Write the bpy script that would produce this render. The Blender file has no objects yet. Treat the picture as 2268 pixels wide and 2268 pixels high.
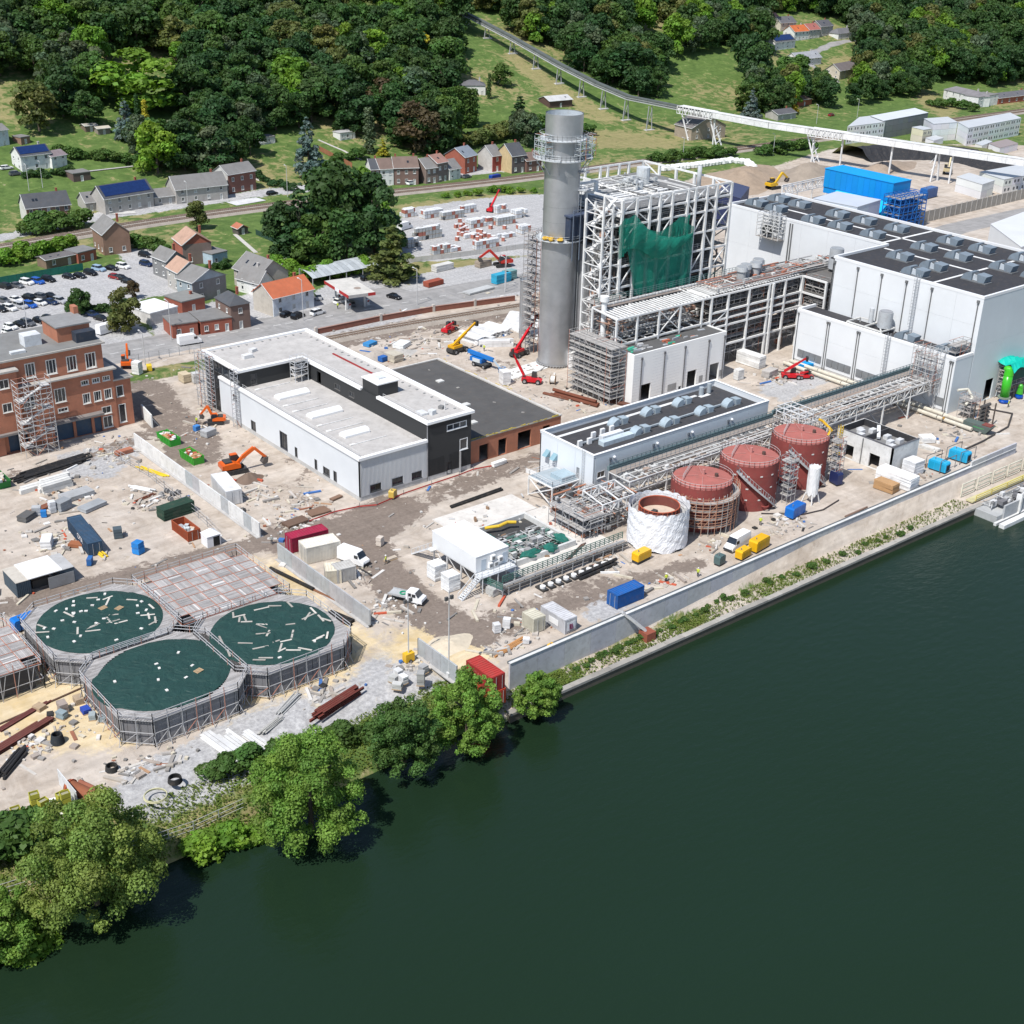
import bpy,math,random
import numpy as np
from mathutils import Vector,Matrix
random.seed(7);rng=np.random.default_rng(7)
sc=bpy.context.scene;COL=sc.collection;D=bpy.data
rad=math.radians;RU=random.uniform;RCH=random.choice;RN=random.random
FOC,PIT,ROL,HCAM,HEAD=2951.0,rad(25.82),rad(1.507),110.0,rad(39.7)
def _rot(v):
 c,s=math.cos(HEAD),math.sin(HEAD)
 return np.array([v[0]*c+v[1]*s,-v[0]*s+v[1]*c,v[2]])
_F0=np.array([0,math.cos(PIT),-math.sin(PIT)]);_U0=np.array([0,math.sin(PIT),math.cos(PIT)]);_R0=np.array([1.,0,0])
CR=_rot(math.cos(ROL)*_R0+math.sin(ROL)*_U0);CU=_rot(-math.sin(ROL)*_R0+math.cos(ROL)*_U0);CF=_rot(_F0)
CP=np.array([0,0,HCAM])
cam=D.objects.new('camera',D.cameras.new('camera'));COL.objects.link(cam);sc.camera=cam
cam.data.sensor_width=36;cam.data.lens=FOC/2268*36;cam.data.clip_start=1;cam.data.clip_end=6000
cam.matrix_world=Matrix(((CR[0],CU[0],-CF[0],0),(CR[1],CU[1],-CF[1],0),(CR[2],CU[2],-CF[2],HCAM),(0,0,0,1)))
SUN_EL=rad(57);SUNV=Vector((-.962*math.cos(SUN_EL),-.272*math.cos(SUN_EL),math.sin(SUN_EL)))
w=D.worlds.new('World');sc.world=w;w.use_nodes=True
nt=w.node_tree;sky=nt.nodes.new('ShaderNodeTexSky');sky.sky_type='NISHITA';sky.sun_disc=False
sky.sun_elevation=SUN_EL;sky.sun_rotation=math.atan2(SUNV.x,SUNV.y);sky.air_density=1.0;sky.dust_density=.6
nt.links.new(sky.outputs[0],nt.nodes['Background'].inputs[0]);nt.nodes['Background'].inputs[1].default_value=.12
sun=D.objects.new('sun',D.lights.new('sun','SUN'));COL.objects.link(sun)
sun.data.energy=4.7;sun.data.angle=rad(.53);sun.data.color=(1,.965,.91);sun.rotation_euler=SUNV.to_track_quat('Z','Y').to_euler()
sun.location=(0,0,300)
vs=sc.view_settings;vs.view_transform='Standard';vs.look='None';vs.exposure=0.12;vs.gamma=1;vs.use_curve_mapping=False
sc.cycles.max_bounces=5;sc.cycles.diffuse_bounces=2;sc.cycles.glossy_bounces=2;sc.cycles.transmission_bounces=3;sc.cycles.transparent_max_bounces=8
def ray(px,py):return(px-1134)/FOC*CR-(py-1134)/FOC*CU+CF
def S(px,py,z=0.0):
 d=ray(px,py);return(CP+(z-HCAM)/d[2]*d)[:2]
def sstep(a,b,x):
 t=np.clip((np.asarray(x,float)-a)/(b-a),0,1);return t*t*(3-2*t)
def th(u,v):
 u=np.asarray(u,float);v=np.asarray(v,float)
 t=v-462;hill=.13*(t+np.sqrt(t*t+900))-1.2
 hill=hill*sstep(395,470,v)+(1.6*np.sin(u*.021+1)*np.sin(v*.017)+1.1*np.sin(u*.05+v*.031))*sstep(480,560,v)
 hill=np.where(hill>120,120+(hill-120)*.1,hill)
 q=np.where(v<127.4,-8.,np.where(v<132.3,-3.5,0.))
 nb=np.interp(v,[118,126,129,131,137,141],[-8,-6.6,-5.0,-2.6,-1.0,0])
 k=sstep(101,108,u);low=q*k+nb*(1-k)
 return np.where(v<141,low,np.maximum(hill,0))
def zt(u,v):
 if v<141:return float(th(u,v))
 t=v-462;k=min(1,max(0,(v-395)/75));q=min(1,max(0,(v-480)/80))
 h=(.13*(t+math.sqrt(t*t+900))-1.2)*k*k*(3-2*k)+(1.6*math.sin(u*.021+1)*math.sin(v*.017)+1.1*math.sin(u*.05+v*.031))*q*q*(3-2*q)
 return max(0.,120+(h-120)*.1 if h>120 else h)
def GT(px,py):
 d=[float(q)for q in ray(px,py)];t=100.0
 for _ in range(4000):
  x,y,z=d[0]*t,d[1]*t,HCAM+d[2]*t
  if z<=zt(x,y):break
  t+=1.0 if t>240 else .3
 return x,y,zt(x,y)
def proj(p):
 d=np.array(p,float)-CP;z=d @ CF
 return 1134+FOC*(d @ CR)/z,1134-FOC*(d @ CU)/z
def lin(c):return c/12.92 if c<=.04045 else((c+.055)/1.055)**2.4
def hx(s):return tuple(lin(int(s[i:i+2],16)/255)for i in(0,2,4))
MATS={}
def nodes_of(m):
 m.use_nodes=True;n=m.node_tree.nodes;n.clear();return n,m.node_tree.links
def base_mat(name,src='attr',rough=.75,metal=0.,var=.14,scale=.35,bump=0.,col=None,spec=.4,dirt=0.):
 m=D.materials.new(name);n,L=nodes_of(m)
 out=n.new('ShaderNodeOutputMaterial');p=n.new('ShaderNodeBsdfPrincipled');L.new(p.outputs[0],out.inputs[0])
 p.inputs['Roughness'].default_value=rough;p.inputs['Metallic'].default_value=metal;p.inputs['Specular IOR Level'].default_value=spec
 if src=='attr':c=n.new('ShaderNodeAttribute');c.attribute_name='col';cs=c.outputs['Color']
 elif src=='obj':c=n.new('ShaderNodeObjectInfo');cs=c.outputs['Color']
 else:c=n.new('ShaderNodeRGB');c.outputs[0].default_value=(*col,1);cs=c.outputs[0]
 g=n.new('ShaderNodeNewGeometry');ns=n.new('ShaderNodeTexNoise');ns.inputs['Scale'].default_value=scale;ns.inputs['Detail'].default_value=6;ns.inputs['Roughness'].default_value=.65
 L.new(g.outputs['Position'],ns.inputs['Vector'])
 mr=n.new('ShaderNodeMapRange');mr.inputs[1].default_value=.3;mr.inputs[2].default_value=.7;mr.inputs[3].default_value=1-var;mr.inputs[4].default_value=1+var
 L.new(ns.outputs[0],mr.inputs[0])
 mx=n.new('ShaderNodeVectorMath');mx.operation='SCALE';L.new(cs,mx.inputs[0]);L.new(mr.outputs[0],mx.inputs['Scale'])
 last=mx.outputs[0]
 if dirt:
  n2=n.new('ShaderNodeTexNoise');n2.inputs['Scale'].default_value=1.3;n2.inputs['Detail'].default_value=8;L.new(g.outputs['Position'],n2.inputs['Vector'])
  r2=n.new('ShaderNodeMapRange');r2.inputs[1].default_value=.52;r2.inputs[2].default_value=.72;r2.inputs[4].default_value=dirt;L.new(n2.outputs[0],r2.inputs[0])
  mi=n.new('ShaderNodeMix');mi.data_type='RGBA';L.new(r2.outputs[0],mi.inputs[0]);L.new(last,mi.inputs[6]);mi.inputs[7].default_value=(.16,.12,.09,1);last=mi.outputs[2]
 L.new(last,p.inputs['Base Color'])
 if bump:
  b=n.new('ShaderNodeBump');b.inputs['Strength'].default_value=bump;b.inputs['Distance'].default_value=.1
  n3=n.new('ShaderNodeTexNoise');n3.inputs['Scale'].default_value=3;n3.inputs['Detail'].default_value=6;L.new(g.outputs['Position'],n3.inputs['Vector']);L.new(n3.outputs[0],b.inputs['Height']);L.new(b.outputs[0],p.inputs['Normal'])
 MATS[name]=m;return m
base_mat('std','attr',.8,dirt=.22);base_mat('clean','attr',.55,var=.05,scale=.12);base_mat('gloss','attr',.3,var=.06);base_mat('metal','attr',.42,.75,.12,.8)
base_mat('ostd','obj',.8,dirt=.2);base_mat('oclean','obj',.55,var=.05,scale=.12);base_mat('ogloss','obj',.28,var=.05);base_mat('ometal','obj',.42,.75,.12,.8)
base_mat('glass','const',.08,0,.3,.6,col=(.02,.026,.034),spec=.7)
class MB:
 def __init__(s,c=(.5,.5,.5)):s.v=[];s.f=[];s.cc=[];s.c=c
 def add(s,vs,fs):
  o=len(s.v);s.v+=[tuple(q)for q in vs]
  for f in fs:s.f.append(tuple(o+i for i in f));s.cc.append(s.c)
  return s
 def box(s,x0,x1,y0,y1,z0,z1,c=None):
  if c:s.c=c
  return s.add([(x0,y0,z0),(x1,y0,z0),(x1,y1,z0),(x0,y1,z0),(x0,y0,z1),(x1,y0,z1),(x1,y1,z1),(x0,y1,z1)],
     [(0,3,2,1),(4,5,6,7),(0,1,5,4),(1,2,6,5),(2,3,7,6),(3,0,4,7)])
 def ob(s,x,y,z,sx,sy,sz,rz=0.,c=None,tilt=0.):
  if c:s.c=c
  ca,sa=math.cos(rz),math.sin(rz);P=[]
  for k in(0,1):
   for a,b in((-1,-1),(1,-1),(1,1),(-1,1)):
    lx,ly=a*sx/2,b*sy/2;P.append((x+lx*ca-ly*sa,y+lx*sa+ly*ca,z+k*sz+tilt*lx))
  return s.add(P,[(0,3,2,1),(4,5,6,7),(0,1,5,4),(1,2,6,5),(2,3,7,6),(3,0,4,7)])
 def cyl(s,x,y,z0,z1,r,n=16,r2=None,c=None,cap=True):
  if c:s.c=c
  r2=r if r2 is None else r2
  P=[(x+r*math.cos(6.2832*i/n),y+r*math.sin(6.2832*i/n),z0)for i in range(n)]+[(x+r2*math.cos(6.2832*i/n),y+r2*math.sin(6.2832*i/n),z1)for i in range(n)]
  F=[(i,(i+1)%n,n+(i+1)%n,n+i)for i in range(n)]
  if cap:F+=[tuple(range(n,2*n)),tuple(range(n-1,-1,-1))]
  return s.add(P,F)
 def bar(s,p,q,w,h=None,n=4,c=None):
  if c:s.c=c
  h=w if h is None else h
  p=Vector(p);q=Vector(q);d=q-p
  if d.length<1e-6:return s
  d.normalize();up=Vector((0,0,1))if abs(d.z)<.95 else Vector((1,0,0))
  a=d.cross(up).normalized();b=a.cross(d)
  if n==4:off=[a*(-w/2)+b*(-h/2),a*(w/2)+b*(-h/2),a*(w/2)+b*(h/2),a*(-w/2)+b*(h/2)]
  else:off=[a*(w/2*math.cos(6.2832*i/n))+b*(h/2*math.sin(6.2832*i/n))for i in range(n)]
  P=[p+o for o in off]+[q+o for o in off];m=len(off)
  return s.add(P,[(i,(i+1)%m,m+(i+1)%m,m+i)for i in range(m)]+[tuple(range(m-1,-1,-1)),tuple(range(m,2*m))])
 def path(s,pts,w,h=None,n=6,c=None):
  for a,b in zip(pts[:-1],pts[1:]):s.bar(a,b,w,h,n,c)
  return s
 def prism(s,pts,z0,z1,c=None):
  if c:s.c=c
  n=len(pts);P=[(x,y,z0)for x,y in pts]+[(x,y,z1)for x,y in pts]
  return s.add(P,[(i,(i+1)%n,n+(i+1)%n,n+i)for i in range(n)]+[tuple(range(n-1,-1,-1)),tuple(range(n,2*n))])
 def extr(s,prof,y0,y1,c=None):
  if c:s.c=c
  n=len(prof);P=[(x,y0,z)for x,z in prof]+[(x,y1,z)for x,z in prof]
  return s.add(P,[(i,(i+1)%n,n+(i+1)%n,n+i)for i in range(n)]+[tuple(range(n-1,-1,-1)),tuple(range(n,2*n))])
 def torus(s,x,y,z,R,r,n=20,m=6,c=None):
  if c:s.c=c
  P=[(x+(R+r*math.cos(6.2832*j/m))*math.cos(6.2832*i/n),y+(R+r*math.cos(6.2832*j/m))*math.sin(6.2832*i/n),z+r*math.sin(6.2832*j/m))for i in range(n)for j in range(m)]
  return s.add(P,[(i*m+j,((i+1)%n)*m+j,((i+1)%n)*m+(j+1)%m,i*m+(j+1)%m)for i in range(n)for j in range(m)])
 def blob(s,x,y,z,rx,ry,rz,n=10,m=6,jit=.12,c=None):
  if c:s.c=c
  P=[];F=[]
  for i in range(m+1):
   t=math.pi*i/m
   for j in range(n):
    k=1+RU(-jit,jit)if 0<i<m else 1
    a=6.2832*j/n;P.append((x+rx*k*math.sin(t)*math.cos(a),y+ry*k*math.sin(t)*math.sin(a),z+rz*k*math.cos(t)))
  for i in range(m):
   for j in range(n):F.append((i*n+j,(i+1)*n+j,(i+1)*n+(j+1)%n,i*n+(j+1)%n))
  return s.add(P,F)
 def mesh(s,name,smooth=False):
  me=D.meshes.new(name);me.from_pydata(s.v,[],s.f);me.update()
  a=me.attributes.new('col','FLOAT_COLOR','FACE')
  a.data.foreach_set('color',np.array([(*c,1)for c in s.cc],np.float32).ravel())
  if smooth:me.polygons.foreach_set('use_smooth',[True]*len(me.polygons))
  return me
def link(o,parent=None):
 COL.objects.link(o)
 if parent is not None:o.parent=parent
 return o
def obj(name,me,mat='std',parent=None,loc=None,rz=0.,col=None,scale=None):
 if isinstance(me,MB):me=me.mesh(name)
 if not me.materials:me.materials.append(MATS[mat])
 o=link(D.objects.new(name,me),parent)
 if loc is not None:o.location=loc
 if rz:o.rotation_euler[2]=rz
 if col is not None:o.color=(*col,1)
 if scale is not None:o.scale=scale
 return o
def tag(o,label,cat,group=None,kind=None):
 o['label']=label;o['category']=cat
 if group:o['group']=group
 if kind:o['kind']=kind
 return o
def thing(name,label,cat,loc=(0,0,0),rz=0.,group=None):
 o=link(D.objects.new(name,None));o.empty_display_size=.5;o.location=loc;o.rotation_euler[2]=rz
 return tag(o,label,cat,group)
def struct(name,me,mat,smooth=False):
 if isinstance(me,MB):me=me.mesh(name,smooth)
 o=obj(name,me,mat);o['kind']='structure';return o
def stuff(o):o['kind']='stuff';return o
def ctree(o,parent=None):
 c=o.copy();COL.objects.link(c);c.parent=parent
 for ch in o.children:ctree(ch,c)
 return c
UB={}
def ubox(mat):
 if mat not in UB:m=MB();m.box(-.5,.5,-.5,.5,-.5,.5);UB[mat]=m.mesh('unit_box');UB[mat].materials.append(MATS[mat])
 return UB[mat]
def bx(name,parent,mat,col,x0,x1,y0,y1,z0,z1):
 o=link(D.objects.new(name,ubox(mat)),parent);o.location=((x0+x1)/2,(y0+y1)/2,(z0+z1)/2);o.scale=(x1-x0,y1-y0,z1-z0);o.color=(*col,1);return o
def member(name,parent,mat,col,p,q,w,h=None):
 h=w if h is None else h;p=Vector(p);q=Vector(q);d=q-p;L=d.length;d.normalize()
 up=Vector((0,0,1))if abs(d.z)<.95 else Vector((0,1,0));a=up.cross(d).normalized();b=d.cross(a)
 o=link(D.objects.new(name,ubox(mat)),parent)
 o.matrix_basis=Matrix(((d.x*L,a.x*w,b.x*h,(p.x+q.x)/2),(d.y*L,a.y*w,b.y*h,(p.y+q.y)/2),(d.z*L,a.z*w,b.z*h,(p.z+q.z)/2),(0,0,0,1)))
 o.color=(*col,1);return o
WHITE=(.78,.79,.80);PALE=(.62,.65,.68);GALV=(.42,.44,.46);STEEL=(.30,.31,.33);DARK=(.035,.037,.042);BLACK=(.012,.012,.013)
BRICK=(.40,.165,.10);RUST=(.22,.075,.035);RED=(.42,.03,.03);YEL=(.75,.42,.02);BLUE=(.02,.13,.45);ORANGE=(.62,.13,.02);CONC=(.46,.45,.44);WOOD=(.42,.28,.16);SOIL=(.34,.26,.2)
def wall(m,p0,p1,z0,z1,t,holes=()):
 """wall from p0 to p1 (outer face on the right-hand side), thickness t inwards, holes (s0,s1,za,zb) along it"""
 p0=Vector(p0);p1=Vector(p1);d=(p1-p0);L=d.length;d.normalize();n=Vector((-d.y,d.x))
 def piece(a,b,za,zb):
  if b-a<1e-4 or zb-za<1e-4:return
  q=[p0+d*a,p0+d*b,p0+d*b+n*t,p0+d*a+n*t]
  m.add([(*k,za)for k in q]+[(*k,zb)for k in q],[(0,3,2,1),(4,5,6,7),(0,1,5,4),(1,2,6,5),(2,3,7,6),(3,0,4,7)])
 cuts=sorted({0.,L}|{max(0,min(L,h[k]))for h in holes for k in(0,1)})
 for a,b in zip(cuts[:-1],cuts[1:]):
  mid=(a+b)/2;zz=z0
  for h in sorted([h for h in holes if h[0]<mid<h[1]],key=lambda h:h[2]):
   piece(a,b,zz,h[2]);zz=max(zz,h[3])
  piece(a,b,zz,z1)
 return m
def window(parent,p0,p1,h,frame=(.75,.75,.75),pane=None,depth=.12,bars=1,name='window',mat='glass',fw=.1,sill=True):
 """frame + pane filling hole h=(s0,s1,za,zb) of wall p0->p1"""
 p0=Vector(p0);p1=Vector(p1);d=(p1-p0).normalized();ang=math.atan2(d.y,d.x);s0,s1,za,zb=h
 o=p0+d*s0;W=s1-s0;H=zb-za
 m=MB(frame);m.box(0,fw,-.03,depth+.05,0,H);m.box(W-fw,W,-.03,depth+.05,0,H);m.box(fw,W-fw,-.03,depth+.05,H-fw,H);m.box(fw,W-fw,-.03,depth+.05,0,fw)
 for k in range(bars):x=W*(k+1)/(bars+1);m.box(x-fw*.35,x+fw*.35,depth-.06,depth+.03,fw,H-fw)
 if sill:m.box(-.08,W+.08,-.14,-.032,-.08,.02)
 f=obj(name,m,'std',parent,(o.x,o.y,za),ang)
 q=link(D.objects.new('pane',ubox(mat if pane is None else 'ostd')),f);q.location=(W/2,depth+.02,H/2);q.scale=(W-fw*2,.02,H-fw*2)
 if pane:q.color=(*pane,1)
 return f
# ================================================================ ground sheet with zones, river
def PX(*pts):return[tuple(S(x,y))for x,y in pts]
def PT(*pts):return[GT(x,y)[:2]for x,y in pts]
def inpoly(poly,U,V):
 ins=np.zeros(U.shape,bool);n=len(poly)
 for i in range(n):
  (x1,y1),(x2,y2)=poly[i],poly[(i+1)%n]
  if y1==y2:continue
  c=((y1>V)!=(y2>V))&(U<(x2-x1)*(V-y1)/(y2-y1)+x1);ins ^=c
 return ins
def segd(pts,U,V):
 d=np.full(U.shape,1e9)
 for(x1,y1),(x2,y2)in zip(pts[:-1],pts[1:]):
  dx,dy=x2-x1,y2-y1;L=dx*dx+dy*dy+1e-9;t=np.clip(((U-x1)*dx+(V-y1)*dy)/L,0,1)
  d=np.minimum(d,np.hypot(U-x1-t*dx,V-y1-t*dy))
 return d
def zone(poly,U,V,soft):
 d=segd(list(poly)+[poly[0]],U,V);s=np.where(inpoly(poly,U,V),d,-d);return sstep(-soft,soft,s)
def track(pts,U,V,w,soft):return 1-sstep(w/2-soft,w/2+soft,segd(pts,U,V))
gu=np.concatenate([np.arange(-700,20,24),np.arange(20,330,1.6),np.arange(330,700,6),np.arange(700,1900,24)])
gv=np.concatenate([np.arange(-260,116,25),np.arange(116,142,.65),np.arange(142,330,1.6),np.arange(330,560,3.2),np.arange(560,800,8),np.arange(800,1900,25)])
GU,GV=np.meshgrid(gu,gv);GZ=th(GU,GV)
z_grass=np.maximum(sstep(306,312,GV),0)
site_r=zone(PX((1290,470),(1560,388),(1700,372),(1840,330),(1960,318),(2268,322),(2400,330),(2500,700),(1700,900),(1250,700),(1180,560)),GU,GV,4)
z_grass=z_grass*(1-site_r)
yards=[PX((-200,640),(330,588),(345,640),(280,690),(335,740),(250,790),(-200,850)),
  PX((880,500),(900,462),(1120,432),(1240,430),(1240,560),(900,582),(880,560)),
  PX((900,612),(1230,555),(1240,640),(930,690)),PX((260,560),(320,545),(420,600),(450,640),(330,660)),
  PX((600,700),(800,590),(930,640),(930,700),(700,760)),PX((330,700),(600,640),(620,720),(350,790)),
  PX((-100,545),(0,520),(240,470),(600,420),(1200,360),(1200,372),(600,434),(240,486),(0,535),(-100,560))]
z_grav=np.zeros_like(GU)
for i,y in enumerate(yards):z_grav=np.maximum(z_grav,zone(y,GU,GV,2.5))
z_grass=np.maximum(z_grass,zone(PX((260,830),(470,790),(470,815),(270,858)),GU,GV,1.5)*.9)
for y in(PX((400,1650),(560,1560),(700,1500),(860,1440),(930,1450),(1000,1490),(940,1525),(640,1650),(500,1730),(340,1800),(240,1770),(270,1710)),
  PX((120,1010),(310,965),(330,990),(250,1060),(150,1060)),PX((1690,850),(1800,815),(1850,840),(1740,890),(1680,870)),PX((1230,960),(1300,925),(1380,900),(1360,940),(1250,980)),
  PX((820,1290),(860,1240),(900,1290),(870,1320)),PX((1300,1300),(1420,1340),(1330,1380),(1290,1370))):
 z_grav=np.maximum(z_grav,zone(y,GU,GV,3)*.95)
z_asph=track(PX((-300,880),(200,792),(420,752),(640,716),(980,655),(1230,612)),GU,GV,15,1.0)
z_asph=np.maximum(z_asph,zone(PX((690,690),(800,640),(880,636),(960,660),(960,680),(700,740)),GU,GV,1))
z_asph=np.maximum(z_asph,track(PX((2420,445),(2268,472),(2120,505),(2010,540)),GU,GV,11,1.5))
for y in(PT((380,150),(1820,150)),):pass
VILL=[PT((1850,180),(1800,150),(1780,125),(1840,100),(1880,90))]
for y in VILL:z_asph=np.maximum(z_asph,track(y,GU,GV,5,1.5)*.9)
z_sand=np.zeros_like(GU)
for y in(PX((60,1440),(-120,1560),(-120,1660),(60,1660),(270,1650),(500,1580),(760,1500),(840,1420),(720,1360),(640,1300),(560,1240),(480,1290),(300,1300),(120,1350)),
  PX((880,1400),(960,1380),(1060,1420),(1100,1460),(960,1480),(860,1450)),PX((600,1240),(660,1260),(700,1330),(640,1320))):
 z_sand=np.maximum(z_sand,zone(y,GU,GV,5))
z_mud=np.zeros_like(GU)
for pts,w,k in((PX((-60,1365),(150,1310),(400,1245),(560,1208),(700,1185)),6.5,.95),(PX((640,1190),(800,1175),(870,1130)),13,1.),(PX((820,1150),(1000,1085),(1190,1015)),8,.72),(PX((1080,1390),(1200,1350),(1330,1300)),9,.72),(PX((640,1090),(760,1150)),5,.6),
    (PX((800,1190),(850,1270),(930,1345),(1010,1395),(1060,1400)),9,1.),(PX((1020,1395),(1160,1375),(1260,1330)),7,.9),(PX((1250,1330),(1420,1280),(1540,1250)),5,.85),
    (PX((320,860),(360,920),(420,965),(430,1010)),13,.8),(PX((-40,1075),(200,1010),(330,960)),7,.6),(PX((690,770),(800,745),(930,720),(1100,700)),12,.75),(PX((560,900),(700,1100)),2.5,.5),
    (PX((640,1010),(690,1060),(620,1080)),5,.55),(PX((990,1000),(1150,960)),5,.55),(PX((1000,860),(1100,800),(1170,830)),6,.5),(PX((1640,890),(1700,860),(1790,850)),3,.4),(PX((1790,1120),(1880,1060),(2000,1090),(2100,1000)),4,.3)):
 z_mud=np.maximum(z_mud,track(pts,GU,GV,w,2.5)*k)
z_mud=np.maximum(z_mud,zone(PX((1560,400),(1700,372),(1860,350),(2000,380),(1800,430),(1600,440)),GU,GV,6)*.35)
bank=(GV<131.8+0*GU)
k_left=1-sstep(103,109,GU)
z_bank=np.where(GV<132.4,1.,0.)*sstep(104,110,GU)
left_bank=k_left*(1-sstep(136,140.5,GV))
z_grass=np.maximum(z_grass,left_bank)
nz=.5+.5*np.sin(GU*.31)*np.sin(GU*.083+1.3)
z_grass=np.maximum(z_grass,z_bank*np.clip((.62-.004*(GU-110))*(.45+nz),0,1)*(1-sstep(222,228,GU)))
z_dry=np.clip(.28+.2*np.sin(GU*.06+GV*.04)+.2*np.sin(GU*.023-GV*.05),0,1)
for y in(PT((1500,330),(1330,330),(1250,280),(1380,290),(1520,310)),PT((1140,110),(1250,190),(1390,270),(1330,275),(1200,200),(1100,120)),PT((2040,190),(2130,240),(2100,270),(2020,220)),PT((0,215),(110,190),(130,240),(20,230)),PT((1410,45),(1510,50),(1500,70),(1415,70)),
  PT((1830,130),(1890,120),(1890,150),(1840,150)),PX((860,455),(1180,420),(1180,450),(880,470)),PX((880,590),(1180,560),(1180,585),(900,610)),PT((760,150),(820,170),(1000,200),(980,190))):
 z_dry=np.maximum(z_dry,zone(y,GU,GV,7))
GF=[(r*len(gu)+c,r*len(gu)+c+1,(r+1)*len(gu)+c+1,(r+1)*len(gu)+c)for r in range(len(gv)-1)for c in range(len(gu)-1)]
me=D.meshes.new('ground');me.from_pydata(np.stack([GU.ravel(),GV.ravel(),GZ.ravel()],1).tolist(),[],GF);me.update()
for nm,(a,b,c)in{'za':(z_grass,z_dry,z_grav),'zb':(z_asph,z_sand,z_mud)}.items():
 at=me.attributes.new(nm,'FLOAT_COLOR','POINT');at.data.foreach_set('color',np.stack([a,b,c,np.ones_like(a)],-1).astype(np.float32).ravel())
me.polygons.foreach_set('use_smooth',[True]*len(me.polygons))
def ground_mat():
 m=D.materials.new('ground');n,L=nodes_of(m)
 out=n.new('ShaderNodeOutputMaterial');p=n.new('ShaderNodeBsdfPrincipled');L.new(p.outputs[0],out.inputs[0]);p.inputs['Roughness'].default_value=.92;p.inputs['Specular IOR Level'].default_value=.2
 g=n.new('ShaderNodeNewGeometry')
 def noise(sc_,det=8,ro=.65,dis=0.):
  t=n.new('ShaderNodeTexNoise');t.inputs['Scale'].default_value=sc_;t.inputs['Detail'].default_value=det;t.inputs['Roughness'].default_value=ro;t.inputs['Distortion'].default_value=dis
  L.new(g.outputs['Position'],t.inputs['Vector']);return t.outputs[0]
 def ramp(src,a,b,lo=0.,hi=1.):
  t=n.new('ShaderNodeMapRange');t.inputs[1].default_value=a;t.inputs[2].default_value=b;t.inputs[3].default_value=lo;t.inputs[4].default_value=hi;L.new(src,t.inputs[0]);return t.outputs[0]
 def math_(op,a,b):
  t=n.new('ShaderNodeMath');t.operation=op
  for i,x in enumerate((a,b)):
   if isinstance(x,(int,float)):t.inputs[i].default_value=x
   else:L.new(x,t.inputs[i])
  return t.outputs[0]
 def mix(f,a,b):
  t=n.new('ShaderNodeMix');t.data_type='RGBA'
  if isinstance(f,float):t.inputs[0].default_value=f
  else:L.new(f,t.inputs[0])
  for i,x in((6,a),(7,b)):
   if isinstance(x,tuple):t.inputs[i].default_value=(*x,1)
   else:L.new(x,t.inputs[i])
  return t.outputs[2]
 big,mid,fine,edge=noise(.05),noise(.22,8,.7,.8),noise(1.6,6,.7),noise(.5,9,.75,.6)
 A=n.new('ShaderNodeAttribute');A.attribute_name='za';B=n.new('ShaderNodeAttribute');B.attribute_name='zb'
 sa=n.new('ShaderNodeSeparateColor');L.new(A.outputs['Color'],sa.inputs[0]);sb=n.new('ShaderNodeSeparateColor');L.new(B.outputs['Color'],sb.inputs[0])
 def fac(wt,nz_,amp,lo=.42,hi=.58):return ramp(math_('ADD',wt,math_('MULTIPLY',math_('SUBTRACT',math_('ADD',math_('MULTIPLY',nz_,1.5),math_('MULTIPLY',mid,1.2)),1.35),amp)),lo,hi)
 base=mix(ramp(mid,.36,.66),(.36,.30,.245),(.53,.465,.40));base=mix(ramp(big,.45,.65,0,.6),base,(.55,.50,.45))
 base=mix(ramp(edge,.58,.72,0,.8),base,(.235,.19,.155));base=mix(ramp(fine,.62,.75,0,.5),base,(.62,.58,.54))
 grass=mix(ramp(mid,.35,.65),(.065,.115,.028),(.125,.19,.05));dry=mix(ramp(edge,.35,.65),(.31,.26,.13),(.20,.20,.08))
 grass=mix(fac(sa.outputs[1],mid,1.1,.4,.7),grass,dry)
 c=mix(fac(sa.outputs[0],edge,.9),base,grass)
 grav=mix(ramp(fine,.35,.65),(.30,.295,.30),(.50,.495,.49));c=mix(fac(sa.outputs[2],edge,1.),c,grav)
 asph=mix(ramp(mid,.35,.65),(.255,.25,.245),(.34,.33,.325));c=mix(fac(sb.outputs[0],edge,.25),c,asph)
 sand=mix(ramp(mid,.35,.68),(.54,.41,.22),(.65,.55,.39));c=mix(fac(sb.outputs[1],edge,.9,.22,.6),c,sand)
 mud=mix(ramp(fine,.35,.7),(.175,.14,.117),(.25,.205,.172));c=mix(fac(sb.outputs[2],edge,1.2,.48,.64),c,mud)
 mp=n.new('ShaderNodeMapping');mp.inputs['Scale'].default_value=(.07,.8,1);mp.inputs['Rotation'].default_value=(0,0,.12);L.new(g.outputs['Position'],mp.inputs[0]);st=n.new('ShaderNodeTexNoise');st.inputs['Scale'].default_value=1;st.inputs['Detail'].default_value=5;L.new(mp.outputs[0],st.inputs['Vector'])
 mp2=n.new('ShaderNodeMapping');mp2.inputs['Scale'].default_value=(.6,.05,1);L.new(g.outputs['Position'],mp2.inputs[0]);s2=n.new('ShaderNodeTexNoise');s2.inputs['Scale'].default_value=1;s2.inputs['Detail'].default_value=5;L.new(mp2.outputs[0],s2.inputs['Vector'])
 hs=n.new('ShaderNodeVectorMath');hs.operation='SCALE';L.new(c,hs.inputs[0]);L.new(math_('MULTIPLY',ramp(st.outputs[0],.3,.7,.9,1.1),ramp(s2.outputs[0],.3,.7,.93,1.07)),hs.inputs['Scale']);c=hs.outputs[0]
 L.new(c,p.inputs['Base Color'])
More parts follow.
